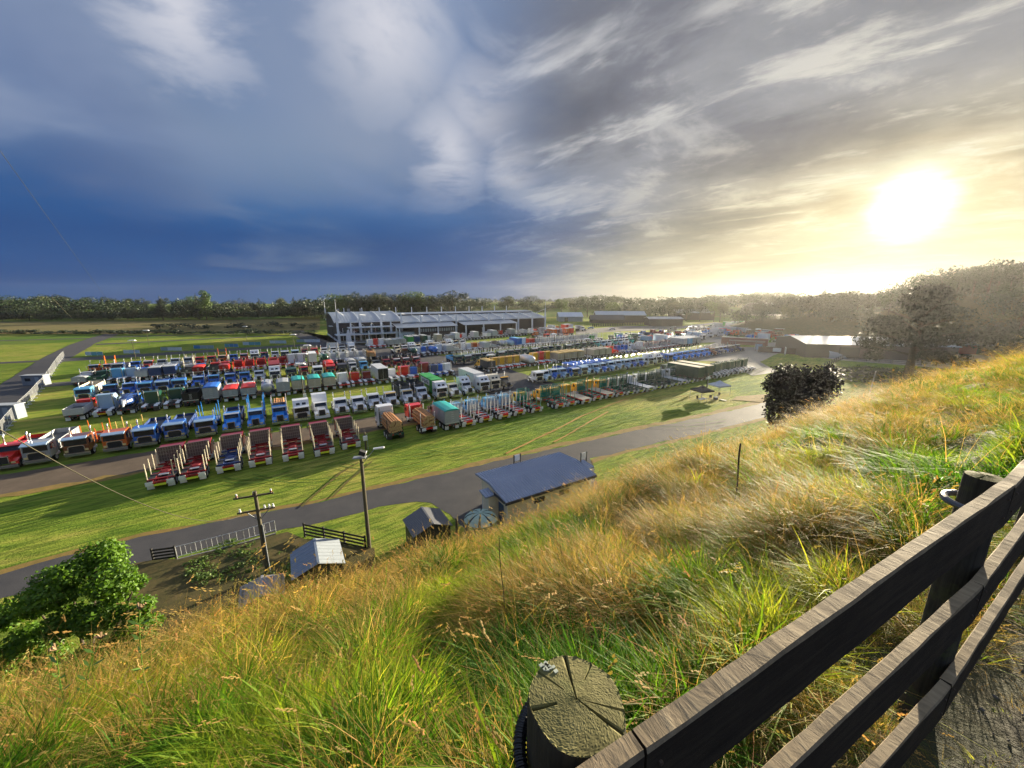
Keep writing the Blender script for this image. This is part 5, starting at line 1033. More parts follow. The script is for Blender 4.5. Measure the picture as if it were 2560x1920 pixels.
m = MB(); m.cur('roof'); m.box((0, 0, 5), (42, 16, .5), paint((0.42, 0.36, 0.33), 0.6)); m.cur('column'); [m.box((x, -7, 2.4), (.5, .5, 4.8), WALLD) for x in range(-18, 19, 9)]; assemble(m, 'grandstand', 'low flat roofed stand in front of the far arena', 'stand', at(1935, 802), R(14))
# brick toilet block with ribbed blue grey roof at the foot of the hill
def toilet_block():
    m = MB(); A0, B0 = 15.6, 27.0; m.cur('wall'); m.box((5.3, 3.0, 1.45), (10.0, 5.0, 2.9), WALLC); m.box((11.0, 2.5, 1.3), (1.6, 1.6, 2.6), WALLC); m.box((-.1, 2.6, 1.35), (1.2, 1.2, 2.7), WALLC)
    m.cur('roof'); ribbed_roof(m, [(-.1, 3.05), (3.0, 3.55), (6.1, 3.3)], -.1, 10.7, ROOFG, 0.30, .16, .075)
    m.cur('porch_roof'); ribbed_roof(m, [(1.6, 2.95), (3.4, 3.1)], 10.75, 12.0, ROOFG, 0.30, .12, .06); ribbed_roof(m, [(1.9, 2.9), (3.2, 3.05)], -1.1, -.14, ROOFG, 0.30, .12, .06)
    m.cur('fascia'); m.box((5.3, -.16, 2.92), (10.9, .06, .26), paint((0.03, 0.03, 0.045), 0.5)); m.box((-.16, 1.0, 3.0), (.06, 2.0, .24), paint((0.03, 0.03, 0.045), 0.5))
    m.cur('door'); m.box((.27, 1.4, 1.1), (.06, .9, 2.1), paint((0.03, 0.08, 0.16), 0.5)); m.cur('window'); m.box((7, .46, 1.9), (1.2, .06, .5), GLASS); m.box((4, .46, 1.9), (1.2, .06, .5), GLASS)
    m.cur('downpipe'); m.tube((.35, .42, 0), (.35, .42, 2.9), .05, .05, WHITEP, 6); m.tube((-.7, 3.3, 0), (-.7, 3.3, 2.9), .05, .05, WHITEP, 6)
    for k, (x, y) in enumerate(((5.0, 6.2), (11.6, 2.9))):
        m.cur('roof_sign.%d' % k)
        for dx in (-.4, .4): m.box((x + dx, y, 3.7), (.1, .1, 1.1), DARK)
        m.box((x, y + .02, 3.85), (.75, .05, .7), WHITEP)
    assemble(m, 'toilet_block', 'cream walled block with ribbed blue grey roof below the grassy slope', 'building', g2w(A0, B0), GA)
toilet_block()
def small(name, label, a0, b0, L, D, e, r, roof, wall, roof2=None, pitch=.2):
    m = MB(); m.cur('wall'); m.prism([(0, 0), (L, 0), (L, e), (L / 2, r - .1), (0, e)], 0, D, wall, 'y')
    for i, (xa, za, xb, zb) in enumerate(((-.15, e - .05, L / 2, r), (L / 2, r, L + .15, e - .05))):
        m.cur('roof_side.%d' % i); rm = roof if i == 0 or roof2 is None else roof2
        m.add([(xa, -.15, za), (xb, -.15, zb), (xb, D + .15, zb), (xa, D + .15, za), (xa, -.15, za - .06), (xb, -.15, zb - .06), (xb, D + .15, zb - .06), (xa, D + .15, za - .06)], [(0, 1, 2, 3), (7, 6, 5, 4), (0, 4, 5, 1), (3, 2, 6, 7), (0, 3, 7, 4), (1, 5, 6, 2)], rm)
        n = int((D + .3) / pitch)
        for k in range(n + 1): y = -.13 + (D + .26) * k / n; w = pitch * .2; m.add([(xa, y - w, za + .001), (xa, y + w, za + .001), (xb, y + w, zb + .001), (xb, y - w, zb + .001), (xa, y, za + .035), (xb, y, zb + .035)], [(0, 4, 5, 3), (4, 1, 2, 5), (0, 1, 4), (3, 5, 2)], rm)
    m.cur('ridge_cap'); m.box((L / 2, D / 2, r + .02), (.16, D + .32, .05), roof)
    return assemble(m, name, label, 'shed', g2w(a0, b0), GA)
small('garden_shed', 'small dark shed with ribbed grey roof beside the green water tank', 7.4, 27.6, 3.1, 2.7, 2.2, 2.85, paint((0.12, 0.125, 0.14), 0.45, 0.2), paint((0.03, 0.035, 0.035), 0.6))
small('garden_shed', 'small shed with silver and glass gabled roof in front of the lamp pole', -1.1, 27.1, 3.1, 2.9, 2.3, 2.9, paint((0.17, 0.21, 0.28), 0.45, 0.2), paint((0.05, 0.045, 0.035), 0.7), paint((0.24, 0.27, 0.30), 0.6, 0.0), .45)
small('lean_to', 'low grey roofed lean-to half hidden by dry grass', -4.3, 27.6, 2.4, 2.0, 1.1, 1.4, paint((0.32, 0.32, 0.34), 0.5, 0.2), paint((0.05, 0.045, 0.035), 0.7), None, .12)
def tank():
    m = MB(); g1 = paint((0.30, 0.42, 0.36), 0.5); g2 = paint((0.012, 0.016, 0.015), 0.6); n = 28; R_ = 1.45; m.cur('shell'); m.tube((0, 0, 0), (0, 0, 2.05), R_, R_, paint((0.07, 0.15, 0.12), 0.5), n)
    m.cur('dome'); rr = [(R_, 2.05), (R_ * .8, 2.32), (R_ * .5, 2.52), (.12, 2.62)]
    for k in range(8):
        a0, a1 = k * math.pi / 4 + .09, (k + 1) * math.pi / 4 - .09
        for s in range(3):
            u, v = a0 + (a1 - a0) * s / 3, a0 + (a1 - a0) * (s + 1) / 3
            for (r0, z0), (r1, z1) in zip(rr, rr[1:]): m.add([(r0 * math.cos(u), r0 * math.sin(u), z0), (r0 * math.cos(v), r0 * math.sin(v), z0), (r1 * math.cos(v), r1 * math.sin(v), z1), (r1 * math.cos(u), r1 * math.sin(u), z1)], [(0, 1, 2, 3)], g1)
    m.cur('rib')
    for k in range(8):
        u, v = k * math.pi / 4 - .09, k * math.pi / 4 + .09
        for (r0, z0), (r1, z1) in zip(rr, rr[1:]): m.add([(r0 * math.cos(u), r0 * math.sin(u), z0 - .03), (r0 * math.cos(v), r0 * math.sin(v), z0 - .03), (r1 * math.cos(v), r1 * math.sin(v), z1 - .03), (r1 * math.cos(u), r1 * math.sin(u), z1 - .03)], [(0, 1, 2, 3)], g2)
    m.cur('cap'); m.tube((0, 0, 2.58), (0, 0, 2.68), .2, .16, g1, 10); assemble(m, 'water_tank', 'round pale green water tank with dark ribs on its dome', 'water tank', g2w(13.2, 27.3))
tank()

# ================================================================== trees and plants
def leaf_mat(name, c0, c1, trans=0.3):
    m = bpy.data.materials.new(name); m.use_nodes = True; T = NT(m.node_tree); b = T.n['Principled BSDF']
    bv = T.node('ShaderNodeAttribute', attribute_name='bv', attribute_type='GEOMETRY').outputs['Fac']; rnd = T.node('ShaderNodeObjectInfo').outputs['Random']
    f = T.math('ADD', T.math('MULTIPLY', bv, 0.7), T.math('MULTIPLY', rnd, 0.3)); colr = T.mix(f, c0, c1); T.put(b.inputs['Base Color'], colr); b.inputs['Roughness'].default_value = 0.55; b.inputs['Specular IOR Level'].default_value = 0.3
    tr = T.node('ShaderNodeBsdfTranslucent'); T.put(tr.inputs['Color'], T.mix(1.0, colr, (1.3, 1.3, 0.6), 'MULTIPLY')); mx = T.node('ShaderNodeMixShader'); mx.inputs[0].default_value = trans
    T.l.new(b.outputs[0], mx.inputs[1]); T.l.new(tr.outputs[0], mx.inputs[2]); T.l.new(mx.outputs[0], T.n['Material Output'].inputs['Surface']); return m
LM = [leaf_mat('leaf_mid', (0.010, 0.027, 0.009), (0.036, 0.066, 0.016), .1), leaf_mat('leaf_light', (0.04, 0.085, 0.014), (0.11, 0.17, 0.03), .2), leaf_mat('leaf_dark', (0.008, 0.022, 0.012), (0.025, 0.045, 0.018), .1), leaf_mat('leaf_olive', (0.03, 0.045, 0.015), (0.08, 0.10, 0.03), .15)]
BARKM = paint((0.075, 0.055, 0.04), 0.9, 0, 0.3, 3)
def cloud(lobes, n, size, seed, flat=0.0, shell=0.62, asp=0.62):
    """leaf faces spread through ellipsoid lobes (x, y, z, rx, ry, rz); returns verts, faces, per vertex tint"""
    g = np.random.default_rng(seed); w = np.array([l[3] * l[4] + l[4] * l[5] for l in lobes]); w = w / w.sum(); k = g.choice(len(lobes), n, p=w); Lb = np.array(lobes)[k]
    d = g.normal(size=(n, 3)); d /= np.linalg.norm(d, axis=1)[:, None]; r = shell + (1.04 - shell) * g.random(n) ** 0.7
    lump = 1 + 0.16 * np.sin(d[:, 0] * 7 + k) * np.sin(d[:, 1] * 6 + 2 * k) * np.sin(d[:, 2] * 8 + k * 1.7)
    c = Lb[:, :3] + d * (r * lump)[:, None] * Lb[:, 3:]
    nr = d + g.normal(size=(n, 3)) * 0.75; nr[:, 2] += 0.25; nr[:, 2] *= (1 + flat * 3); nr /= np.linalg.norm(nr, axis=1)[:, None]
    u = np.cross(nr, g.normal(size=(n, 3))); u /= np.linalg.norm(u, axis=1)[:, None]; v = np.cross(nr, u); s = size * g.uniform(0.6, 1.35, n)[:, None]
    V = np.stack([c - u * s, c - v * s * asp, c + u * s, c + v * s * asp], 1).reshape(-1, 3); Fc = np.arange(4 * n).reshape(n, 4)
    t = np.clip(0.5 + 0.28 * np.sin(k * 2.4) + g.normal(size=n) * 0.22, 0, 1); return V, Fc, np.repeat(t, 4)
def leaf_mesh(name, data, mat):
    V, Fc, t = data; me = bpy.data.meshes.new(name); me.vertices.add(len(V)); me.vertices.foreach_set('co', np.ascontiguousarray(V, np.float32).ravel())
    n = len(Fc); me.loops.add(4 * n); me.loops.foreach_set('vertex_index', np.ascontiguousarray(Fc, np.int32).ravel()); me.polygons.add(n); me.polygons.foreach_set('loop_start', np.arange(0, 4 * n, 4, dtype=np.int32))
    me.materials.append(mat); me.update(calc_edges=True); a = me.attributes.new('bv', 'FLOAT', 'POINT'); a.data.foreach_set('value', np.ascontiguousarray(t, np.float32)); return me
def lobes_for(kind, seed):
    """unit tree, height 1"""
    g = np.random.default_rng(seed)
    if kind == 'round': return [(g.normal() * .16, g.normal() * .16, .40 + .40 * g.random(), .17 + .08 * g.random(), .17 + .08 * g.random(), .13 + .07 * g.random()) for _ in range(11)]
    if kind == 'wide': return [(g.normal() * .30, g.normal() * .30, .42 + .36 * g.random(), .24 + .1 * g.random(), .24 + .1 * g.random(), .14 + .07 * g.random()) for _ in range(13)]
    if kind == 'tall': return [(g.normal() * .06, g.normal() * .06, .18 + .76 * i / 8, .13 * (1.15 - .6 * abs(i / 8 - .4)), .13 * (1.15 - .6 * abs(i / 8 - .4)), .09) for i in range(9)]
    if kind == 'pine': return [(g.normal() * .05 * (1.2 - t), g.normal() * .05 * (1.2 - t), .22 + .74 * t, .22 * (1.05 - t), .22 * (1.05 - t), .05) for t in np.linspace(0, 1, 10)]
    return [(g.normal() * .17, g.normal() * .17, .55 + .36 * g.random(), .10 + .06 * g.random(), .10 + .06 * g.random(), .06 + .03 * g.random()) for _ in range(13)]     # ragged
def trunk_mesh(kind, seed):
    b = MB(); g = random.Random(seed); b.tube((0, 0, -.02), (0, 0, .3), .022, .017, BARKM, 8); b.tube((0, 0, .3), (.01, 0, .85), .017, .005, BARKM, 6)
    for k in range(5): a = g.random() * 6.28; z = .25 + .09 * k; b.tube((0, 0, z), (math.cos(a) * .17, math.sin(a) * .17, z + .15), .009, .003, BARKM, 5)
    return b.merged('trunk')
TREES = {}
for kind, mats, nv in (('round', (0, 1, 3, 0), 4), ('wide', (2, 0, 3), 3), ('tall', (1, 0), 2), ('pine', (2, 2), 2), ('ragged', (2, 0), 2)):
    TREES[kind] = [(leaf_mesh('crown', cloud(lobes_for(kind, 40 + 7 * i), 2400, .020 if kind != 'ragged' else .014, 60 + i), LM[mats[i]]), trunk_mesh(kind, i)) for i in range(nv)]
def tree(px, ytop, Y, kind, v, label, wf=1.0, z0=0.0, group=None, name='tree'):
    top = at_depth(px, ytop, Y); h = top.z - z0
    r = thing(name, label, 'tree', (top.x, top.y, z0), random.random() * 6.28, group); cr, tr = TREES[kind][v % len(TREES[kind])]
    c = link('crown', cr, r); c.scale = (h * wf, h * wf, h); t = link('trunk', tr, r); t.scale = (h, h, h); return r
g_ = random.Random(3)
sky_l = [(-150, 740), (0, 738), (50, 735), (100, 727), (140, 737), (185, 731), (240, 742), (310, 735), (380, 745), (440, 742), (505, 735), (545, 745), (640, 745), (700, 738), (780, 735), (1000, 733), (1150, 742), (1270, 735), (1400, 738), (1500, 736)]
def skyl(x): return float(np.interp(x, [p[0] for p in sky_l], [p[1] for p in sky_l]))
kd = ('round', 'wide', 'round', 'tall', 'round', 'wide')
words = {'round': 'rounded', 'wide': 'broad', 'tall': 'slender', 'pine': 'conical', 'ragged': 'ragged topped'}
i = 0
for x in range(-160, 800, 31):                                     # front of the wood beyond the far paddock
    k = kd[g_.randrange(6)]; tree(x + g_.uniform(-8, 8), g_.uniform(758, 782), 345 + g_.uniform(-12, 14) + x * .05, k, g_.randrange(4), '%s green tree at the front of the far wood, %s from the left' % (words[k], ordinal(i)), 1.15, group='trees at the front of the far wood'); i += 1
i = 0
for x in list(range(-140, 760, 44)):
    k = g_.choice(('round', 'pine', 'wide', 'round', 'ragged')); tree(x + g_.uniform(-14, 14), skyl(x) + g_.uniform(-3, 9), 430 + g_.uniform(-15, 20), k, g_.randrange(4), '%s tree on the skyline of the far wood, %s from the left' % (words[k], ordinal(i)), 1.0, group='trees on the skyline of the left wood'); i += 1
for n_, (x, y, Y, k, v, w, lb) in enumerate(((505, 728, 360, 'tall', 0, 1.3, 'pale slender tree standing taller than the far left wood'), (487, 733, 365, 'pine', 0, .9, 'dark pointed tree beside the pale slender one'), (396, 738, 350, 'pine', 1, 1.1, 'dark cone shaped conifer at the front of the far left wood'), (840, 730, 330, 'round', 1, 1.2, 'bright green tree just left behind the pavilion roof'), (1035, 724, 335, 'round', 1, 1.2, 'light green crown among dark pines behind the pavilion'), (1130, 724, 330, 'ragged', 0, 1.4, 'tall ragged pine at the right end of the group behind the pavilion'))):
    tree(x, y, Y, k, v, lb, w)
i = 0
for x in range(872, 1125, 21): tree(x, 733 + g_.uniform(-7, 6), 345 + g_.uniform(-12, 12), g_.choice(('ragged', 'round', 'ragged')), g_.randrange(2) * 2, 'dark pine behind the pavilion roof, %s from the left' % ordinal(i), 1.2, group='dark pines behind the pavilion'); i += 1
i = 0
for x, y, Y in ((1160, 752, 420), (1205, 740, 430), (1270, 738, 440), (1320, 736, 450), (1345, 758, 400), (1405, 745, 430), (1440, 750, 420), (1470, 742, 400), (1500, 744, 390), (1530, 752, 370), (1560, 756, 372), (1590, 758, 360), (1625, 760, 365), (1660, 757, 340), (1690, 752, 345), (1720, 750, 340), (1755, 748, 335), (1790, 750, 330), (1805, 756, 325)):
    k = ('round', 'wide', 'round')[i % 3]; tree(x, y, Y, k, i, '%s tree behind the barns and the right of the pavilion, %s from the left' % (words[k], ordinal(i)), 1.25, group='trees behind the barns'); i += 1
for x, y, Y, k, v, w, lb in ((1870, 757, 235, 'wide', 0, 1.25, 'broad dark tree standing alone left of the far arena'), (1985, 755, 230, 'round', 2, 1.1, 'dark round tree right of the far arena'), (2040, 750, 225, 'wide', 0, 1.1, 'broad hazy tree right of the far arena'), (2100, 748, 220, 'round', 0, 1.2, 'tall hazy tree left of the lone yard tree'), (2150, 745, 225, 'wide', 0, 1.2, 'hazy tree touching the left of the lone yard tree'), (1910, 726, 470, 'wide', 2, 1.3, 'dome shaped tree on the hazy ridge'), (2065, 716, 430, 'pine', 0, .9, 'pointed conifer on the hazy ridge'), (2130, 724, 410, 'ragged', 0, 1.3, 'ragged tree on the ridge left of the wooded hill')):
    tree(x, y, Y, k, v, lb, w)
# the masses of wood that read as one: behind the front trees, the hazy ridges and the hill on the right
def wood(name, label, spots, n, mat, size=.05):
    Vs = []; Fs = []; Ts = []; o = 0; base = [cloud(lobes_for(k, 90 + i), n, size, 120 + i) for i, k in enumerate(('round', 'wide', 'round', 'wide'))]
    for j, (x, y, z, h, w) in enumerate(spots):
        V, Fc, t = base[j % 4]; a = random.random() * 6.28; c, s = math.cos(a), math.sin(a); X = np.c_[(V[:, 0] * c - V[:, 1] * s) * h * w + x, (V[:, 0] * s + V[:, 1] * c) * h * w + y, V[:, 2] * h * 1.1 + z - h * .12]
        Vs.append(X); Fs.append(Fc + o); o += len(V); Ts.append(np.clip(t + random.uniform(-.25, .25), 0, 1))
    tag(link(name, leaf_mesh(name, (np.concatenate(Vs), np.concatenate(Fs), np.concatenate(Ts)), mat)), label, kind='stuff')
sp = []
for k in range(190):
    x = g_.uniform(-330, 1160); Y = g_.uniform(355, 480); b_ = at_depth(x, 741, Y); top = at_depth(x, skyl(x) + g_.uniform(2, 26), Y).z; sp.append((b_.x, Y, 0, top, g_.uniform(1.0, 1.4)))
for k in range(90):
    x = -180 + 990 * k / 89; w = at_depth(x, 741, 338 + x * .05 + g_.uniform(-3, 10)); sp.append((w.x, w.y, 0, g_.uniform(5, 10), 2.0))
wood('far_wood', 'dense mixed wood beyond the far paddock', sp, 560, LM[0], .038)
rid = [(1130, 745), (1200, 741), (1330, 745), (1450, 738), (1500, 734), (1560, 736), (1640, 741), (1700, 736), (1780, 733), (1850, 731), (1900, 728), (1985, 726), (2010, 738), (2060, 728), (2160, 727), (2230, 735), (2400, 735)]
def ridge(x): return float(np.interp(x, [p[0] for p in rid], [p[1] for p in rid]))
sp = []
for k in range(260):
    x = g_.uniform(1130, 2420); Y = g_.uniform(420, 720) if x > 1500 else g_.uniform(560, 850); b_ = at_depth(x, 741, Y); top = at_depth(x, ridge(x) + g_.uniform(-1, 14), Y).z; h = g_.uniform(13, 22); sp.append((b_.x, Y, top - h, h, g_.uniform(1.1, 1.5)))
wood('ridge_wood', 'tree covered ridge fading into the morning haze', sp, 420, LM[0], .045)
def mound(name, pts, m):                                           # smooth hill: sums of bumps (x, y, rx, ry, height) on a grid
    xs = np.linspace(min(p[0] - p[2] * 1.3 for p in pts), max(p[0] + p[2] * 1.3 for p in pts), 50); ys = np.linspace(min(p[1] - p[3] * 1.3 for p in pts), max(p[1] + p[3] * 1.3 for p in pts), 40); X, Y = np.meshgrid(xs, ys); Z = mz(pts, X, Y) - .4
    n, k = X.shape; i_ = np.arange(n * k).reshape(n, k); Fs = np.stack([i_[:-1, :-1], i_[:-1, 1:], i_[1:, 1:], i_[1:, :-1]], -1).reshape(-1, 4); me = bpy.data.meshes.new(name); me.from_pydata(np.stack([X, Y, Z], -1).reshape(-1, 3).tolist(), [], Fs.tolist()); me.materials.append(m); me.update(); return struct(name, me)
def mz(pts, X, Y):
    Z = 0
    for (x, y, rx, ry, h) in pts: Z = np.maximum(Z, h * np.clip(1 - ((X - x) / rx) ** 2 - ((Y - y) / ry) ** 2, 0, 1) ** .8)
    return Z
HP = [(258, 175, 92, 85, 27), (300, 110, 85, 75, 22), (200, 230, 70, 60, 12)]
mound('hill', HP, SCRUB)
RP = [(420, 620, 420, 160, 16), (120, 720, 400, 130, 12), (420, 430, 160, 90, 10)]; mound('far_hill', RP, FAR)
sp = []; g_ = random.Random(9)
while len(sp) < 210:
    x, y = g_.uniform(165, 390), g_.uniform(45, 270); z = float(mz(HP, np.array(x), np.array(y)))
    if z > 1.0: sp.append((x, y, z - .5, g_.uniform(9, 15), g_.uniform(1.0, 1.35)))
for k in range(30): x = g_.uniform(160, 215); sp.append((x, 150 + g_.uniform(-8, 25) - (x - 160) * .4, 0, g_.uniform(7, 12), 1.2))
wood('hill_forest', 'dense dark forest covering the hill on the right', sp, 1000, leaf_mat('leaf_forest', (0.012, 0.020, 0.010), (0.034, 0.046, 0.018), .06), .036)
i = 0
for x, y, Y, k in ((2235, 718, 190, 'round'), (2275, 702, 185, 'wide'), (2320, 680, 175, 'round'), (2365, 668, 170, 'wide'), (2410, 664, 165, 'round'), (2450, 662, 160, 'wide'), (2490, 655, 150, 'ragged'), (2510, 664, 150, 'ragged'), (2535, 690, 140, 'round'), (2580, 720, 130, 'wide'), (2450, 800, 190, 'round'), (2545, 770, 150, 'round'), (2400, 800, 185, 'wide')):
    b_ = at_depth(x, y, Y); z0 = max(0, b_.z - 13 if i < 10 else 0); tree(x, y, Y, k, 2 if k == 'round' and i % 2 else 0, '%s dark tree on the wooded hill, %s from the left' % (words[k], ordinal(i)) if i < 10 else ('dark tree behind the small red doored shed', 'pinkish backlit tree at the right edge above the slope', 'low broad tree right of the lone yard tree')[i - 10], 1.15, z0, 'trees topping the wooded hill' if i < 10 else None); i += 1
# scrubby hedge and bushes along the far paddock
sp = [(at(x, 836)[0], at(x, 836)[1] + g_.uniform(-3, 3), 0, g_.uniform(1.5, 3.2), 2.2) for x in np.linspace(-150, 780, 90)] + [(at(x, 822)[0], at(x, 822)[1] + g_.uniform(-14, 14), 0, g_.uniform(1.5, 4.5), 1.6) for x in np.linspace(380, 790, 30)]
wood('hedge', 'low dark hedge along the edge of the far lawns', sp, 120, LM[2], .09)
pband('paddock', [(-300, 806), (300, 804), (800, 797)], [(-300, 836), (300, 835), (800, 826)], asphalt('rough_paddock', (0.08, 0.10, 0.02), (0.22, 0.15, 0.055), 0.95, 0.05))

# near plants
def plant(name, label, cat, base, lobes, n, size, mat, seed, stems=()):
    r = thing(name, label, cat, base); link('crown', leaf_mesh('crown', cloud(lobes, n, size, seed, 0, .45), mat), r)
    b = MB(); b.cur('trunk')
    for (p0, p1, r0, r1) in stems: b.tube(p0, p1, r0, r1, BARKM, 8)
    if stems: link('trunk', b.merged('trunk'), r)
    return r
g = random.Random(2)
c = at_depth(2000, 990, 33); zb = hz1(*w2pq(c.x, c.y))
lob = [(g.uniform(-1.9, 1.9), g.uniform(-1.5, 1.5), g.uniform(.8, 4.5), 1.05, 1.1, 1.0) for _ in range(30)]
lob += [(x, 0, z, 1.0, 1.0, .95) for x in (-1.9, 0, 1.9) for z in (.9, 2.3, 3.6, 4.5)]
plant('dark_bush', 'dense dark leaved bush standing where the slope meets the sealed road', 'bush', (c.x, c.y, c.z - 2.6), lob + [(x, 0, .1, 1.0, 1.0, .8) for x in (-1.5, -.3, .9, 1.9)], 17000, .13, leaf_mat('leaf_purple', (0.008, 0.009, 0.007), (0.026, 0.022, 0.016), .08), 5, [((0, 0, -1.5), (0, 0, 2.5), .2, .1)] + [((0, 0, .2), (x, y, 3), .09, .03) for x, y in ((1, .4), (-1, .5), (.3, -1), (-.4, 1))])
def leaf_loc(px, py, Y, base): p = at_depth(px, py, Y); return (p.x - base.x, p.y - base.y, p.z - base.z)
bs = at_depth(190, 1590, 13.0); bs.z = hz1(*w2pq(bs.x, bs.y)); lob = []
for px_, py_, Y, r in ((240, 1385, 13.6, .95), (190, 1420, 13.2, .9), (300, 1400, 13.8, .8), (330, 1450, 13.4, .8), (260, 1470, 12.8, 1.0), (360, 1510, 13.0, .75), (330, 1570, 12.6, .8), (160, 1480, 12.6, .9), (90, 1510, 12.4, .9), (20, 1530, 12.4, .9), (-50, 1560, 12.4, .9), (60, 1590, 12.0, .9), (150, 1570, 12.0, .9), (240, 1560, 12.2, .9), (250, 1640, 11.8, .9), (110, 1660, 11.8, .9), (-10, 1650, 11.8, .9), (350, 1620, 12.2, .6), (130, 1440, 13.4, .7), (300, 1680, 12.0, .9), (180, 1720, 11.8, .95), (60, 1740, 11.6, .95), (-60, 1720, 11.6, .95), (240, 1760, 11.8, .9), (120, 1800, 11.6, .9), (330, 1740, 12.2, .7), (0, 1800, 11.6, .9), (380, 1560, 13.2, .6)):
    lob += [tuple(a_ + g.uniform(-.28, .28) for a_ in leaf_loc(px_, py_, Y, bs)) + (r * k_, r * k_, r * k_ * .8) for k_ in (.8, .45, .4)]
plant('shrub', 'bright green leafy shrub growing on the slope at the lower left', 'bush', bs, lob, 46000, .068, leaf_mat('leaf_bright', (0.03, 0.085, 0.010), (0.14, 0.26, 0.02), .35), 8, [((0, 0, 0), leaf_loc(px_, py_, 13, bs), .08, .03) for px_, py_ in ((240, 1420), (330, 1480), (100, 1530), (180, 1480))])
bs = at(2265, 958); lob = []; g = random.Random(6)
for k in range(46):
    t = k / 45; z = 7.5 + 15.0 * t; rad = (10.0 * (1 - t) ** .55 + 1.2); a = g.random() * 6.28; rr = rad * g.uniform(.25, .85); lob.append((math.cos(a) * rr - 1.0 * (1 - t) + .6, math.sin(a) * rr, z + g.gauss(0, .5), 2.6 + 1.2 * g.random(), 2.4 + g.random(), 1.1 + .8 * g.random()))
for k in range(5): a = k / 5 * 6.28 + .5; lob.append((math.cos(a) * 8.5, math.sin(a) * 8.5, 6.0 + g.uniform(-2.0, 1), 2.2, 2.2, .7))
lone = plant('lone_tree', 'large spreading dark conifer with a bare trunk beside the railed gravel road', 'tree', bs, lob, 14000, .32, leaf_mat('leaf_conifer', (0.010, 0.016, 0.010), (0.03, 0.035, 0.018), .08), 12, [((0, 0, -.3), (0, 0, 9), .95, .7), ((0, 0, 9), (.3, 0, 21), .7, .15)] + [((0, 0, 6 + k), (math.cos(k * 2.3) * 8, math.sin(k * 2.3) * 8, 7.5 + k * 1.15), .28, .06) for k in range(11)])
# bank with rough growth under the railed road
sp = []; g = random.Random(8)
for k in range(170):
    px_ = g.uniform(2050, 2420); t = (px_ - 2050) / 370; w = at(px_, g.uniform(920 + 12 * t, 955 + 12 * t)); sp.append((w.x, w.y, 0, g.uniform(.6, 1.5), 2.4))
wood('bank_growth', 'rough dark undergrowth on the bank below the railed road', sp, 110, LM[2], .09)

sp = []; g = random.Random(18)
for k in range(70): w = at(g.uniform(470, 760), g.uniform(1385, 1470)); sp.append((w.x, w.y, hz1(*w2pq(w.x, w.y)) if w2pq(w.x, w.y)[0] < 27 else 0, g.uniform(.25, .7), 1.8))
for k in range(26): w = at(g.uniform(545, 640), g.uniform(1355, 1400)); sp.append((w.x, w.y, 0, g.uniform(.2, .5), 2.2))
wood('undergrowth', 'low green weeds on the bare ground by the power pole', sp, 60, LM[1], .10)
# ================================================================== poles, fences, tents, signs
POLEW = wood_mat('pole_wood', (0.05, 0.045, 0.03), (0.10, 0.09, 0.06), (0.17, 0.15, 0.09), (30, 30, 1.5)); FENCED = paint((0.012, 0.012, 0.011), 0.7, 0, 0.2, 5)
def lamp_pole():
    b = MB(); b.cur('pole'); b.tube((0, 0, 0), (0, 0, 8.4), .17, .13, POLEW, 12); b.cur('crossarm'); b.box((-.1, 0, 8.42), (1.0, .5, .06), STEEL); b.cur('floodlight'); b.box((.12, .1, 8.75), (.5, .42, .34), DARK, Matrix.Rotation(R(25), 3, 'Y')); b.box((.38, .1, 8.72), (.04, .36, .26), WHITEP, Matrix.Rotation(R(25), 3, 'Y'))
    b.cur('bracket'); b.tube((.1, 0, 7.9), (1.05, .1, 9.0), .035, .03, STEEL, 6); b.cur('lamp_head'); b.box((1.4, .12, 9.08), (.85, .22, .10), WHITEP, Matrix.Rotation(R(-6), 3, 'Y'))
    assemble(b, 'lamp_pole', 'tall wooden lamp pole with a white street lamp in front of the silver shed', 'lamp post', at(924, 1374), R(8))
lamp_pole()
U0 = at(671, 1438)
def utility_pole():
    b = MB(); b.cur('pole'); b.tube((0, 0, 0), (0, 0, 7.1), .16, .12, POLEW, 12)
    for i, (z, L) in enumerate(((6.75, 2.5), (5.55, 2.4))):
        b.cur('crossarm.%d' % i); b.box((-.1, 0 if i == 0 else .05, z), (L, .10, .12), POLEW)
        for k, x in enumerate((-1.15, -.1, 1.0) if i == 0 else (-1.1, .45, .75, 1.0)):
            b.cur('insulator.%d%d' % (i, k)); b.tube((x, 0, z + .06), (x, 0, z + .34), .045, .06, WHITEP, 8); b.tube((x, 0, z + .1), (x, 0, z + .2), .08, .08, paint((0.25, 0.07, 0.04), 0.4) if i == 0 else WHITEP, 8)
    b.cur('brace'); b.bar((-.7, 0, 5.5), (0, 0, 4.7), .05, .05, STEEL); b.bar((.7, 0, 5.5), (0, 0, 4.7), .05, .05, STEEL); b.cur('cable_pipe'); b.tube((.17, -.1, 0), (.15, -.1, 4.4), .05, .05, STEEL, 8)
    assemble(b, 'utility_pole', 'wooden power pole with two crossarms and insulators by the roadside', 'power pole', U0, R(22))
utility_pole()
def wire(label, A, B, sag, r=0.012):
    b = MB(); b.path([A.lerp(B, t) - Vector((0, 0, sag * 4 * t * (1 - t))) for t in np.linspace(0, 1, 40)], r, paint((0.05, 0.045, 0.02), 0.6), 5); single(b, 'power_line', label, 'wire')
wire('sagging power line crossing the truck rows at the left', at_depth(-40, 1050, 9), U0 + Vector((-.9, -.2, 5.4)), 1.5, .014)
wire('thin overhead line slanting down the dark sky at the left', at_depth(-30, 335, 24), at_depth(345, 850, 200), .6, .013)
wire('thin overhead line against the far left wood', at_depth(128, 742, 40), at_depth(190, 803, 210), .3, .03)
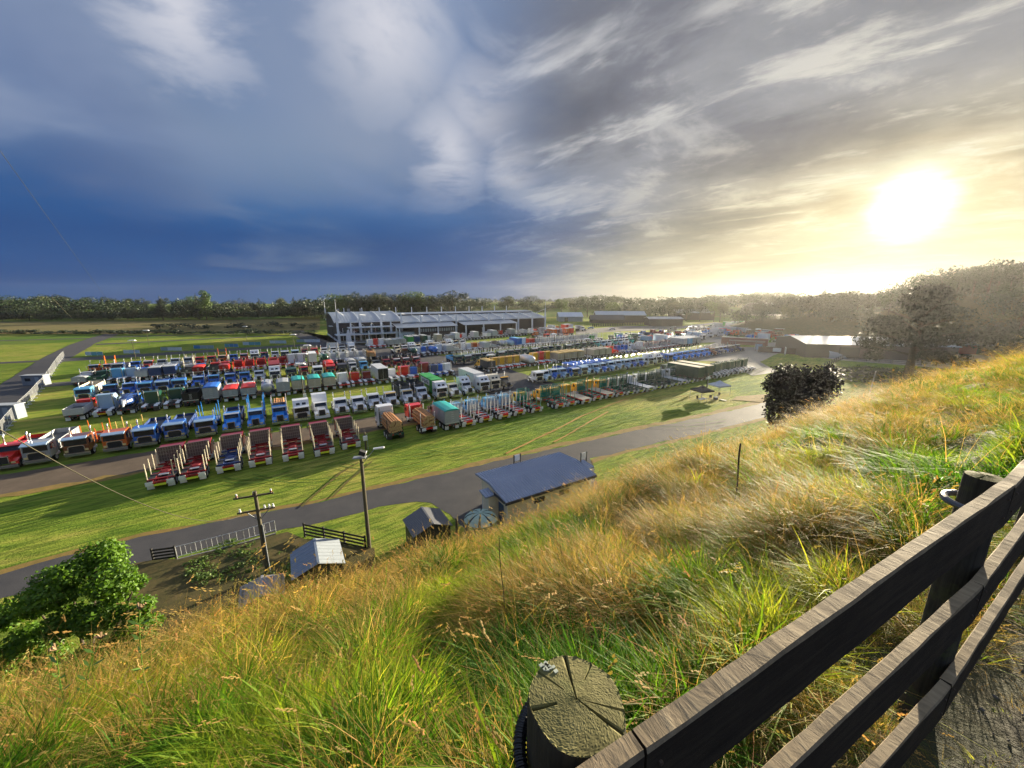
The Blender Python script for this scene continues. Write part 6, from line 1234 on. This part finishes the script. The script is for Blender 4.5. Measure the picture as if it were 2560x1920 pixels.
def far_lamp(px, py, h, label, head=True):
    b = MB(); b.cur('pole'); b.tube((0, 0, 0), (0, 0, h), .11, .07, POLEW, 8)
    if head: b.cur('lamp_head'); b.prism([(-1.1, h), (1.1, h), (.7, h + .28), (-.7, h + .28)], -.5, .5, WHITEP, 'y')
    assemble(b, 'lamp_post', label, 'lamp post', at(px, py), R(20), 'lamp posts round the show ground')
for px, py, h, lb in ((340, 900, 6.5, 'lamp post at the left end of the boards on the far lawn'), (373, 864, 6.5, 'lamp post on the far lawn behind the first boards'), (617, 850, 6.5, 'lamp post on the far lawn straight behind the last boards'), (738, 880, 6.6, 'lamp post on the lawn left of the pavilion entrance'), (775, 932, 7.6, 'lamp post rising from the right part of the fifth row'), (764, 935, 5.5, 'short lamp post left of the white box truck in the fifth row'), (760, 995, 7.2, 'lamp post with white meter box behind the white sleeper cab'), (1228, 955, 6.8, 'lamp post at the left end of the yellow row'), (1385, 893, 8, 'lamp post in the green row'), (1465, 918, 8.5, 'lamp post behind the gold topped tippers'), (1553, 805, 8, 'lamp post in front of the long dark barn'), (1657, 800, 8, 'lamp post behind the dark shed'), (1706, 815, 8, 'lamp post between the two farm sheds'), (1888, 878, 8.5, 'lamp post beside the red container by the gravel road'), (1730, 850, 7, 'lamp post by the pale blue boxes')): far_lamp(px, py, h, lb)
def power_box(px, py, label, h=2.6):
    b = MB(); b.cur('post'); b.tube((0, 0, 0), (0, 0, h), .13, .12, POLEW, 8); b.cur('meter_box'); b.box((0, -.2, h * .68), (.55, .3, .62), WHITEP); b.cur('bracket'); b.box((.3, 0, h * .45), (.06, .06, h * .9), STEEL); assemble(b, 'power_post', label, 'power box', at(px, py), GA, 'power posts on the lawns')
power_box(915, 1124, 'power post with white meter box right of the last maroon trailer'); power_box(1767, 968, 'power post with grey box behind the pale gazebo', 3.4); power_box(763, 1000, 'white meter box on a short post behind the white sleeper cab', 1.6); power_box(1466, 915, 'power post with a pair of white boxes below the beige tippers', 2.2); power_box(1616, 889, 'small power post right of the beige tippers', 1.8)
# gazebos
def gazebo(px, py, label, cm, rz, s=3.0):
    b = MB(); h = 2.15; b.cur('canopy'); hs = s / 2
    R1 = [(-hs, -hs), (hs, -hs), (hs, hs), (-hs, hs)]; m1 = [(x * .42, y * .42) for x, y in R1]
    vs = [(x, y, h) for x, y in R1] + [(x, y, h + .42) for x, y in m1] + [(0, 0, h + .95)]
    fs = [(i, (i + 1) % 4, 4 + (i + 1) % 4, 4 + i) for i in range(4)] + [(4 + i, 4 + (i + 1) % 4, 8) for i in range(4)]; b.add(vs, fs, cm); b.cur('valance')
    for i in range(4):
        (xa, ya), (xb, yb) = R1[i], R1[(i + 1) % 4]; b.add([(xa, ya, h + .005), (xb, yb, h + .005), (xb * 1.01, yb * 1.01, h - .28), (xa * 1.01, ya * 1.01, h - .28)], [(0, 1, 2, 3)], cm)
    for i, (x, y) in enumerate(R1): b.cur('leg.%d' % i); b.tube((x * .97, y * .97, 0), (x * .97, y * .97, h), .03, .03, ALU, 6)
    return assemble(b, 'gazebo', label, 'gazebo', at(px, py), rz)
gazebo(1753, 999, 'black pop up gazebo on the lawn by the road', paint((0.012, 0.012, 0.018), 0.7), R(18), 3.2); gazebo(1796, 985, 'pale grey pop up gazebo behind the black one', paint((0.50, 0.54, 0.60), 0.6), R(18), 3.2)
def furn(px, py, label, kind, rz):
    b = MB()
    if kind == 'chair':
        b.cur('seat'); b.box((0, 0, .42), (.5, .48, .05), FENCED); b.cur('backrest'); b.box((0, .26, .75), (.5, .05, .55), FENCED, Matrix.Rotation(R(-12), 3, 'X'))
        for i, (x, y) in enumerate(((-.22, -.2), (.22, -.2), (-.22, .22), (.22, .22))): b.cur('leg.%d' % i); b.tube((x, y, 0), (x, y, .42), .02, .02, STEEL, 5)
    elif kind == 'table':
        b.cur('tabletop'); b.box((0, 0, .74), (1.7, .75, .05), WHITEP)
        for i, (x, y) in enumerate(((-.75, -.3), (.75, -.3), (-.75, .3), (.75, .3))): b.cur('leg.%d' % i); b.tube((x, y, 0), (x, y, .72), .02, .02, STEEL, 5)
    else:
        b.cur('tub'); b.prism([(-.3, 0), (.3, 0), (.36, .5), (-.36, .5)], -.25, .25, paint((0.03, 0.04, 0.14), 0.4)); b.cur('lid'); b.box((0, 0, .54), (.76, .55, .07), WHITEP)
    return assemble(b, {'chair': 'camp_chair', 'table': 'folding_table', 'bin': 'cool_box'}[kind], label, {'chair': 'chair', 'table': 'table', 'bin': 'cool box'}[kind], at(px, py), rz)
furn(1745, 1002, 'black camp chair under the left of the black gazebo', 'chair', .4); furn(1757, 998, 'second black camp chair behind the first one', 'chair', 1.0); furn(1756, 1006, 'white topped folding table under the black gazebo', 'table', R(20)); furn(1775, 1000, 'black camp chair between the two gazebos', 'chair', -.6); furn(1789, 999, 'navy cool box with white lid under the pale gazebo', 'bin', .3); furn(1795, 993, 'black camp chair tipped beside the cool box', 'chair', -1.2)
b = MB(); b.prism([(-.7, 0), (.7, 0), (.6, .12), (-.6, .12)], -.3, .3, paint((0.75, 0.68, 0.5), 0.5)); single(b, 'board', 'pale board lying on the grass right of the gazebos', 'board', at(1808, 1001), .5)
# advertising boards on the far lawn
cols_ = [paint((0.42, 0.55, 0.68), 0.5), paint((0.06, 0.22, 0.50), 0.5), paint((0.55, 0.62, 0.70), 0.5), paint((0.10, 0.32, 0.42), 0.5), paint((0.25, 0.34, 0.42), 0.5)]
i = 0
for (xa, xb, y) in ((215, 258, 889), (310, 350, 884), (403, 455, 877), (485, 535, 872), (563, 596, 868), (608, 652, 863), (675, 716, 859), (742, 800, 856)):
    A, B = at(xa, y), at(xb, y); d = (B - A); L = d.length; b = MB(); n = 3
    for k in range(n): b.cur('panel.%d' % k); b.box((L * (k + .5) / n, 0, .75), (L / n - .08, .08, 1.3), cols_[(i * 2 + k * 3 + (2 if k == 2 else 0)) % 5])
    b.cur('frame'); [b.box((L * k / n, 0, .65), (.07, .12, 1.5), ALU) for k in range(n + 1)]
    assemble(b, 'advertising_board', 'low line of blue and white boards on the far lawn, %s from the left' % ordinal(i), 'board', A, math.atan2(d.y, d.x), 'advertising boards on the far lawn'); i += 1
# white temporary mesh fence panels climbing away at the left
NETM = bpy.data.materials.new('fence_mesh'); NETM.use_nodes = True; T = NT(NETM.node_tree); tb = T.node('ShaderNodeBsdfTransparent'); mx = T.node('ShaderNodeMixShader'); mx.inputs[0].default_value = 0.11
T.n['Principled BSDF'].inputs['Base Color'].default_value = (0.5, 0.52, 0.54, 1); T.l.new(tb.outputs[0], mx.inputs[1]); T.l.new(T.n['Principled BSDF'].outputs[0], mx.inputs[2]); T.l.new(mx.outputs[0], T.n['Material Output'].inputs['Surface'])
pl = [(8, 1088), (24, 1066), (40, 1046), (56, 1028), (72, 1012), (86, 996), (98, 980), (112, 966), (122, 950), (131, 936), (139, 922), (147, 910), (155, 900), (162, 893)]
pl = [tuple(np.array(p) + (np.array(q) - np.array(p)) * t) for p, q in zip(pl, pl[1:]) for t in (0, .5)] + [pl[-1]]
for i, (p, q) in enumerate(zip(pl, pl[1:])):
    A, B = at(*p), at(*q); d = B - A; L = d.length; b = MB(); b.cur('mesh_panel'); b.box((L / 2, 0, 1.15), (L - .12, .02, 1.9), NETM); b.cur('frame')
    for x in (.03, L - .05): b.box((x, 0, 1.15), (.05, .05, 2.1), ALU)
    for z in (.15, 2.15): b.box((L / 2, 0, z), (L, .04, .04), ALU)
    b.cur('foot'); b.box((.1, 0, .07), (.3, .8, .14), ALU)
    assemble(b, 'mesh_fence', 'white temporary mesh fence panel along the left road, %s from the camera' % ordinal(i), 'fence', A, math.atan2(d.y, d.x), 'temporary mesh fence panels')
def hut(px, py, label, L, D, h):
    b = MB(); b.cur('wall'); b.box((0, 0, h / 2), (L, D, h), paint((0.20, 0.23, 0.27), 0.8)); b.cur('roof'); b.box((0, 0, h + .06), (L + .3, D + .3, .12), paint((0.34, 0.37, 0.40), 0.7)); b.cur('door'); b.box((L * .2, -D / 2 - .02, h * .45), (.8, .04, h * .8), paint((0.35, 0.4, 0.45), 0.5)); b.cur('window'); b.box((-L * .22, -D / 2 - .02, h * .6), (L * .25, .04, h * .3), GLASS)
    assemble(b, 'ticket_hut', label, 'hut', at(px, py), R(8))
hut(94, 962, 'small white ticket hut beside the mesh fence on the left road', 4.6, 1.6, 2.4); hut(16, 1046, 'white ticket hut cut by the left edge of the picture', 5.0, 1.6, 2.5)
# dark rail fence, crowd barrier and low wall near the foot of the hill
def rails(name, label, pts, h, n, m, post=2.0, rw=.15):
    b = MB()
    for s_, (A, B) in enumerate(zip(pts, pts[1:])):
        L = (B - A).length; k = max(1, round(L / post))
        for j in range(k + (1 if s_ == len(pts) - 2 else 0)): c = A.lerp(B, j / k); b.cur('post.%d_%d' % (s_, j)); b.box(c + Vector((0, 0, h / 2 + .05)), (.12, .12, h + .1), m)
        for j in range(n): z = h - .08 - j * h / n; b.cur('rail.%d_%d' % (s_, j)); b.bar(A + Vector((0, 0, z)), B + Vector((0, 0, z)), .05, rw, m) if abs((B - A).x) < 1e-9 else b.box((A + B) / 2 + Vector((0, 0, z + (B.z - A.z) * 0)), (L, .05, rw), m, (B - A).to_track_quat('X', 'Z').to_matrix())
    assemble(b, name, label, 'fence')
rails('rail_fence', 'dark four railed timber fence running down to the silver shed', [at(763, 1342), at(915, 1376)], 1.3, 4, FENCED); rails('rail_fence', 'short dark railed fence end beside the green shrub', [at(385, 1404), at(442, 1396)], 1.1, 4, FENCED)
rails('rail_fence', 'long dark post and rail fence along the gravel road behind the lone tree', [at(2060, 920), at(2105, 899), at(2230, 910), at(2340, 917), at(2465, 924)], 1.5, 3, FENCED, 3.2, .16)
b = MB(); pts = [at(444, 1398), at(480, 1389), at(520, 1379), at(560, 1368), at(612, 1354), at(690, 1330)]
for s_, (A, B) in enumerate(zip(pts, pts[1:])):
    b.cur('barrier_frame.%d' % s_)
    for z in (.25, 1.15): b.path([A + Vector((0, 0, z)), B + Vector((0, 0, z))], .022, ALU, 6)
    for c in (A, B): b.tube(c, c + Vector((0, 0, 1.15)), .022, .022, ALU, 6)
    L = (B - A).length; n = max(3, int(L / .38))
    for k in range(1, n): c = A.lerp(B, k / n); b.cur('bar.%d_%d' % (s_, k)); b.tube(c + Vector((0, 0, .25)), c + Vector((0, 0, 1.15)), .012, .012, ALU, 5)
assemble(b, 'crowd_barrier', 'galvanised crowd barriers lining the road beside the power pole', 'barrier')
sheet('scrub', jag([at(*p) for p in ((300, 1420), (445, 1402), (620, 1362), (720, 1335))], .2) + jag([at(*p) for p in ((760, 1350), (930, 1380), (950, 1450), (600, 1560), (300, 1640))], .3), 0.010, SCRUB)
b = MB()
for k in range(2): A = g2w(10.9 + k * 1.7, 27.2 - k * .3); b.cur('post.%d' % k); b.tube(A, A + Vector((0, 0, 2.9 - k * .7)), .11, .10, POLEW, 8)
b.cur('wire'); b.tube(g2w(10.9, 27.2, 2.2), g2w(12.6, 26.9, 1.6), .01, .01, STEEL, 5); assemble(b, 'gate_posts', 'pair of rough timber posts between the grey shed and the green tank', 'posts')
b = MB(); pts_ = [at(444, 1404), at(520, 1385), at(612, 1361), at(690, 1338)]
for A, B in zip(pts_, pts_[1:]): b.box((A + B) / 2 + Vector((0, 0, .12)), ((B - A).length, .16, .24), paint((0.20, 0.19, 0.17), 0.85), (B - A).to_track_quat('X', 'Z').to_matrix())
single(b, 'kerb_wall', 'low concrete edging under the galvanised crowd barriers', 'wall')
# stock fence curving up to the brow on the right, tall strainer post
pts = [at(2075, 1042), at(2100, 1030), at(2125, 1018), at(2150, 1008), at(2170, 998)]; b = MB()
for i, c in enumerate([p.lerp(q, t) for p, q in zip(pts, pts[1:]) for t in (0, .25, .5, .75)]): b.cur('batten.%d' % i); b.tube(c, c + Vector((0, 0, 1.5)), .07, .07, POLEW, 6)
b.cur('strainer_post'); b.tube(at(2170, 998), at(2170, 998) + Vector((.4, 0, 6.0)), .13, .10, paint((0.4, 0.4, 0.38), 0.6), 8)
for z in (.5, .9, 1.3): b.cur('wire.%g' % z); b.path([p + Vector((0, 0, z)) for p in pts], .02, STEEL, 4)
assemble(b, 'stock_fence', 'wire and batten stock fence right of the dark bush', 'fence')
b = MB(); A, B = at(1482, 817), at(1605, 812)
for k in range(30): c = A.lerp(B, k / 29); b.cur('paling.%d' % k); b.box(c + Vector((0, 0, 1.1)), (.7, .12, 2.2 + .1 * (k % 2)), paint((0.07, 0.06, 0.05), 0.8))
b.cur('top_rail'); b.bar(A + Vector((0, .12, 1.9)), B + Vector((0, .12, 1.9)), .1, .1, FENCED); assemble(b, 'paling_fence', 'dark upright paling fence in front of the long dark barn', 'fence')
# signs, containers and cars on the right
def panel(px, py, label, w, h, m, rz, name='sign_board', legs=.5):
    b = MB(); b.cur('panel'); b.box((0, 0, legs + h / 2), (w, .12, h), m); b.cur('post'); [b.box((x, .1, (legs + h) / 2), (.12, .1, legs + h), STEEL) for x in (-w * .42, w * .42)]; return assemble(b, name, label, 'sign', at(px, py), rz)
panel(1895, 877, 'pale blue sign board at the corner of the gravel road', 2.6, 2.2, paint((0.5, 0.6, 0.68), 0.5), R(-10)); panel(2093, 893, 'white sign board at the roadside below the warehouse', 3.0, 2.2, paint((0.66, 0.69, 0.72), 0.5), R(65)) if False else panel(1962, 888, 'white sign board on the grass corner of the gravel road', 3.0, 2.4, paint((0.66, 0.69, 0.72), 0.5), R(60)); panel(1957, 874, 'pale sign leaning at the corner of the warehouse', 3.6, 2.4, paint((0.55, 0.62, 0.68), 0.5), R(-30)); panel(1920, 868, 'white plastic barrier boards at the entrance road', 6.5, 1.8, paint((0.7, 0.68, 0.66), 0.5), R(-6), legs=.2); panel(755 + 5, 880, 'white banner on the lawn left of the pavilion entrance', 4.2, 2.2, paint((0.66, 0.70, 0.75), 0.5), R(10)) if False else panel(832, 873, 'white banner board on the lawn left of the pavilion entrance', 4.2, 2.2, paint((0.66, 0.70, 0.75), 0.5), R(10))
b = MB(); b.cur('body'); b.box((0, 0, 2.4), (17, 2.6, 2.9), paint((0.16, 0.03, 0.028), 0.5)); b.cur('roof'); b.box((0, 0, 3.9), (17.2, 2.8, .14), paint((0.5, 0.45, 0.42), 0.5)); b.cur('stripe'); b.box((1, -1.32, 2.7), (13, .04, .6), paint((0.40, 0.30, 0.28), 0.5)); b.cur('wheel'); [b.tube((x, -1.25, .5), (x, 1.25, .5), .5, .5, RUBBER, 10) for x in (5, 6.3, 7.6)]; b.cur('stand'); b.box((-6, 0, .5), (.3, 2, 1.0), STEEL); assemble(b, 'trailer', 'long dark red trailer parked beside the gravel road', 'trailer', at(1862, 868) + Vector((0, 1, 0)), R(-32))
def car(px, py, label, c, rz):
    b = MB(); m = P(c); b.cur('body'); b.prism([(-2.1, .3), (2.1, .3), (2.15, .75), (1.2, .92), (.7, 1.4), (-1.1, 1.42), (-1.8, .95), (-2.15, .85)], -.85, .85, m); b.cur('window'); b.prism([(1.05, .95), (.66, 1.34), (-1.05, 1.36), (-1.6, .97)], -.862, .862, GLASS)
    for i, (x, y) in enumerate(((-.8, -1.3), (.8, -1.3), (-.8, 1.3), (.8, 1.3))): b.cur('wheel.%d' % i); b.tube((x - .1, y, .33), (x + .1, y, .33), .33, .33, RUBBER, 12)
    assemble(b, 'car', label, 'car', at(px, py), rz)
car(1477, 822, 'silver blue car on the road left of the paling fence', 'pale blue', R(80)); car(1530, 825, 'white car parked against the paling fence', 'white', R(85)); car(1822, 862, 'dark grey car on the gravel road', 'dark grey', R(80))
b = MB(); b.cur('wall'); b.box((0, 0, 1.1), (30, .2, 2.2), paint((0.07, 0.03, 0.03), 0.7)); b.cur('notice.0'); b.box((-9, -.13, 1.3), (2.6, .06, 1.4), WHITEP); b.cur('notice.1'); b.box((7, -.13, 1.0), (3, .06, 1.6), WHITEP); assemble(b, 'boundary_wall', 'dark red board fence with white notices below the warehouse', 'fence', at(2015, 888), R(-33))
# a few weeds with side leaves standing in the grass at the lower left
def weed(px, py, Y, h, label, seed):
    c = at_depth(px, py, Y); p, q = w2pq(c.x, c.y); z = hz1(p, q); g = random.Random(seed); b = MB(); gm = paint((0.10, 0.20, 0.02), 0.5); b.cur('stem'); lean = Vector((g.uniform(.05, .35), 0, 0)); pts = [Vector((0, 0, 0)) + lean * h * t * t + Vector((0, 0, h * t)) for t in np.linspace(0, 1, 8)]; b.path(pts, .004, gm, 5)
    for k in range(2, 8):
        for s in (-1, 1):
            b.cur('leaf.%d%d' % (k, s)); o = pts[k]; d = Vector((s * g.uniform(.05, .12), g.uniform(-.05, .05), .05)); w_ = Vector((0, .012, .006)); b.add([o, o + d * .5 + w_, o + d, o + d * .5 - w_], [(0, 1, 2, 3)], gm)
    b.cur('flower_head'); [b.tube(pts[-1], pts[-1] + Vector((g.uniform(-.04, .04), g.uniform(-.04, .04), .04)), .006, .009, paint((0.22, 0.14, 0.07), 0.8), 5) for _ in range(6)]
    assemble(b, 'weed', label, 'plant', (c.x, c.y, z))
weed(105, 1600, 2.7, 1.0, 'thin leafy weed at the far lower left of the slope', 1); weed(150, 1590, 2.8, 1.05, 'second leafy weed just right of the first one', 2); weed(320, 1560, 2.9, 1.15, 'tall leaning weed before the green shrub', 3); 
for px, py, Y, h, r, lb in ((1255, 1480, 2.6, .95, .003, 'thin bare brown stalk standing in the middle of the slope'), (1815, 1390, 5.0, 1.05, .012, 'dark upright stake on the slope right of the cream walled block')):
    c = at_depth(px, py, Y); c.z = hz1(*w2pq(c.x, c.y)); b = MB(); b.path([c + Vector((.02 * math.sin(5 * t), 0, h * t)) for t in np.linspace(0, 1, 7)], r, paint((0.045, 0.03, 0.02), 0.8), 5); single(b, 'stake', lb, 'stake')
# morning haze: one closed box of thin air round everything
def haze():
    me = bpy.data.meshes.new('haze'); bm = bmesh.new(); x0, x1, y0, y1, z0, z1 = -1160, 1160, -310, 1160, -2.0, 50
    v = [bm.verts.new((x, y, z)) for x in (x0, x1) for y in (y0, y1) for z in (z0, z1)]
    for f in ((0, 1, 3, 2), (4, 6, 7, 5), (0, 4, 5, 1), (2, 3, 7, 6), (0, 2, 6, 4), (1, 5, 7, 3)): bm.faces.new([v[i] for i in f])
    bmesh.ops.recalc_face_normals(bm, faces=bm.faces); bm.to_mesh(me); bm.free()
    m = bpy.data.materials.new('haze'); m.use_nodes = True; T = NT(m.node_tree); T.n.remove(T.n['Principled BSDF']); pv = T.node('ShaderNodeVolumePrincipled'); pv.inputs['Color'].default_value = (0.95, 0.93, 0.90, 1); pv.inputs['Density'].default_value = HAZE; pv.inputs['Anisotropy'].default_value = 0.65
    T.l.new(pv.outputs[0], T.n['Material Output'].inputs['Volume']); me.materials.append(m); tag(link('haze', me), 'pale morning haze over the show ground', kind='stuff')
HAZE = 0.00008
haze()
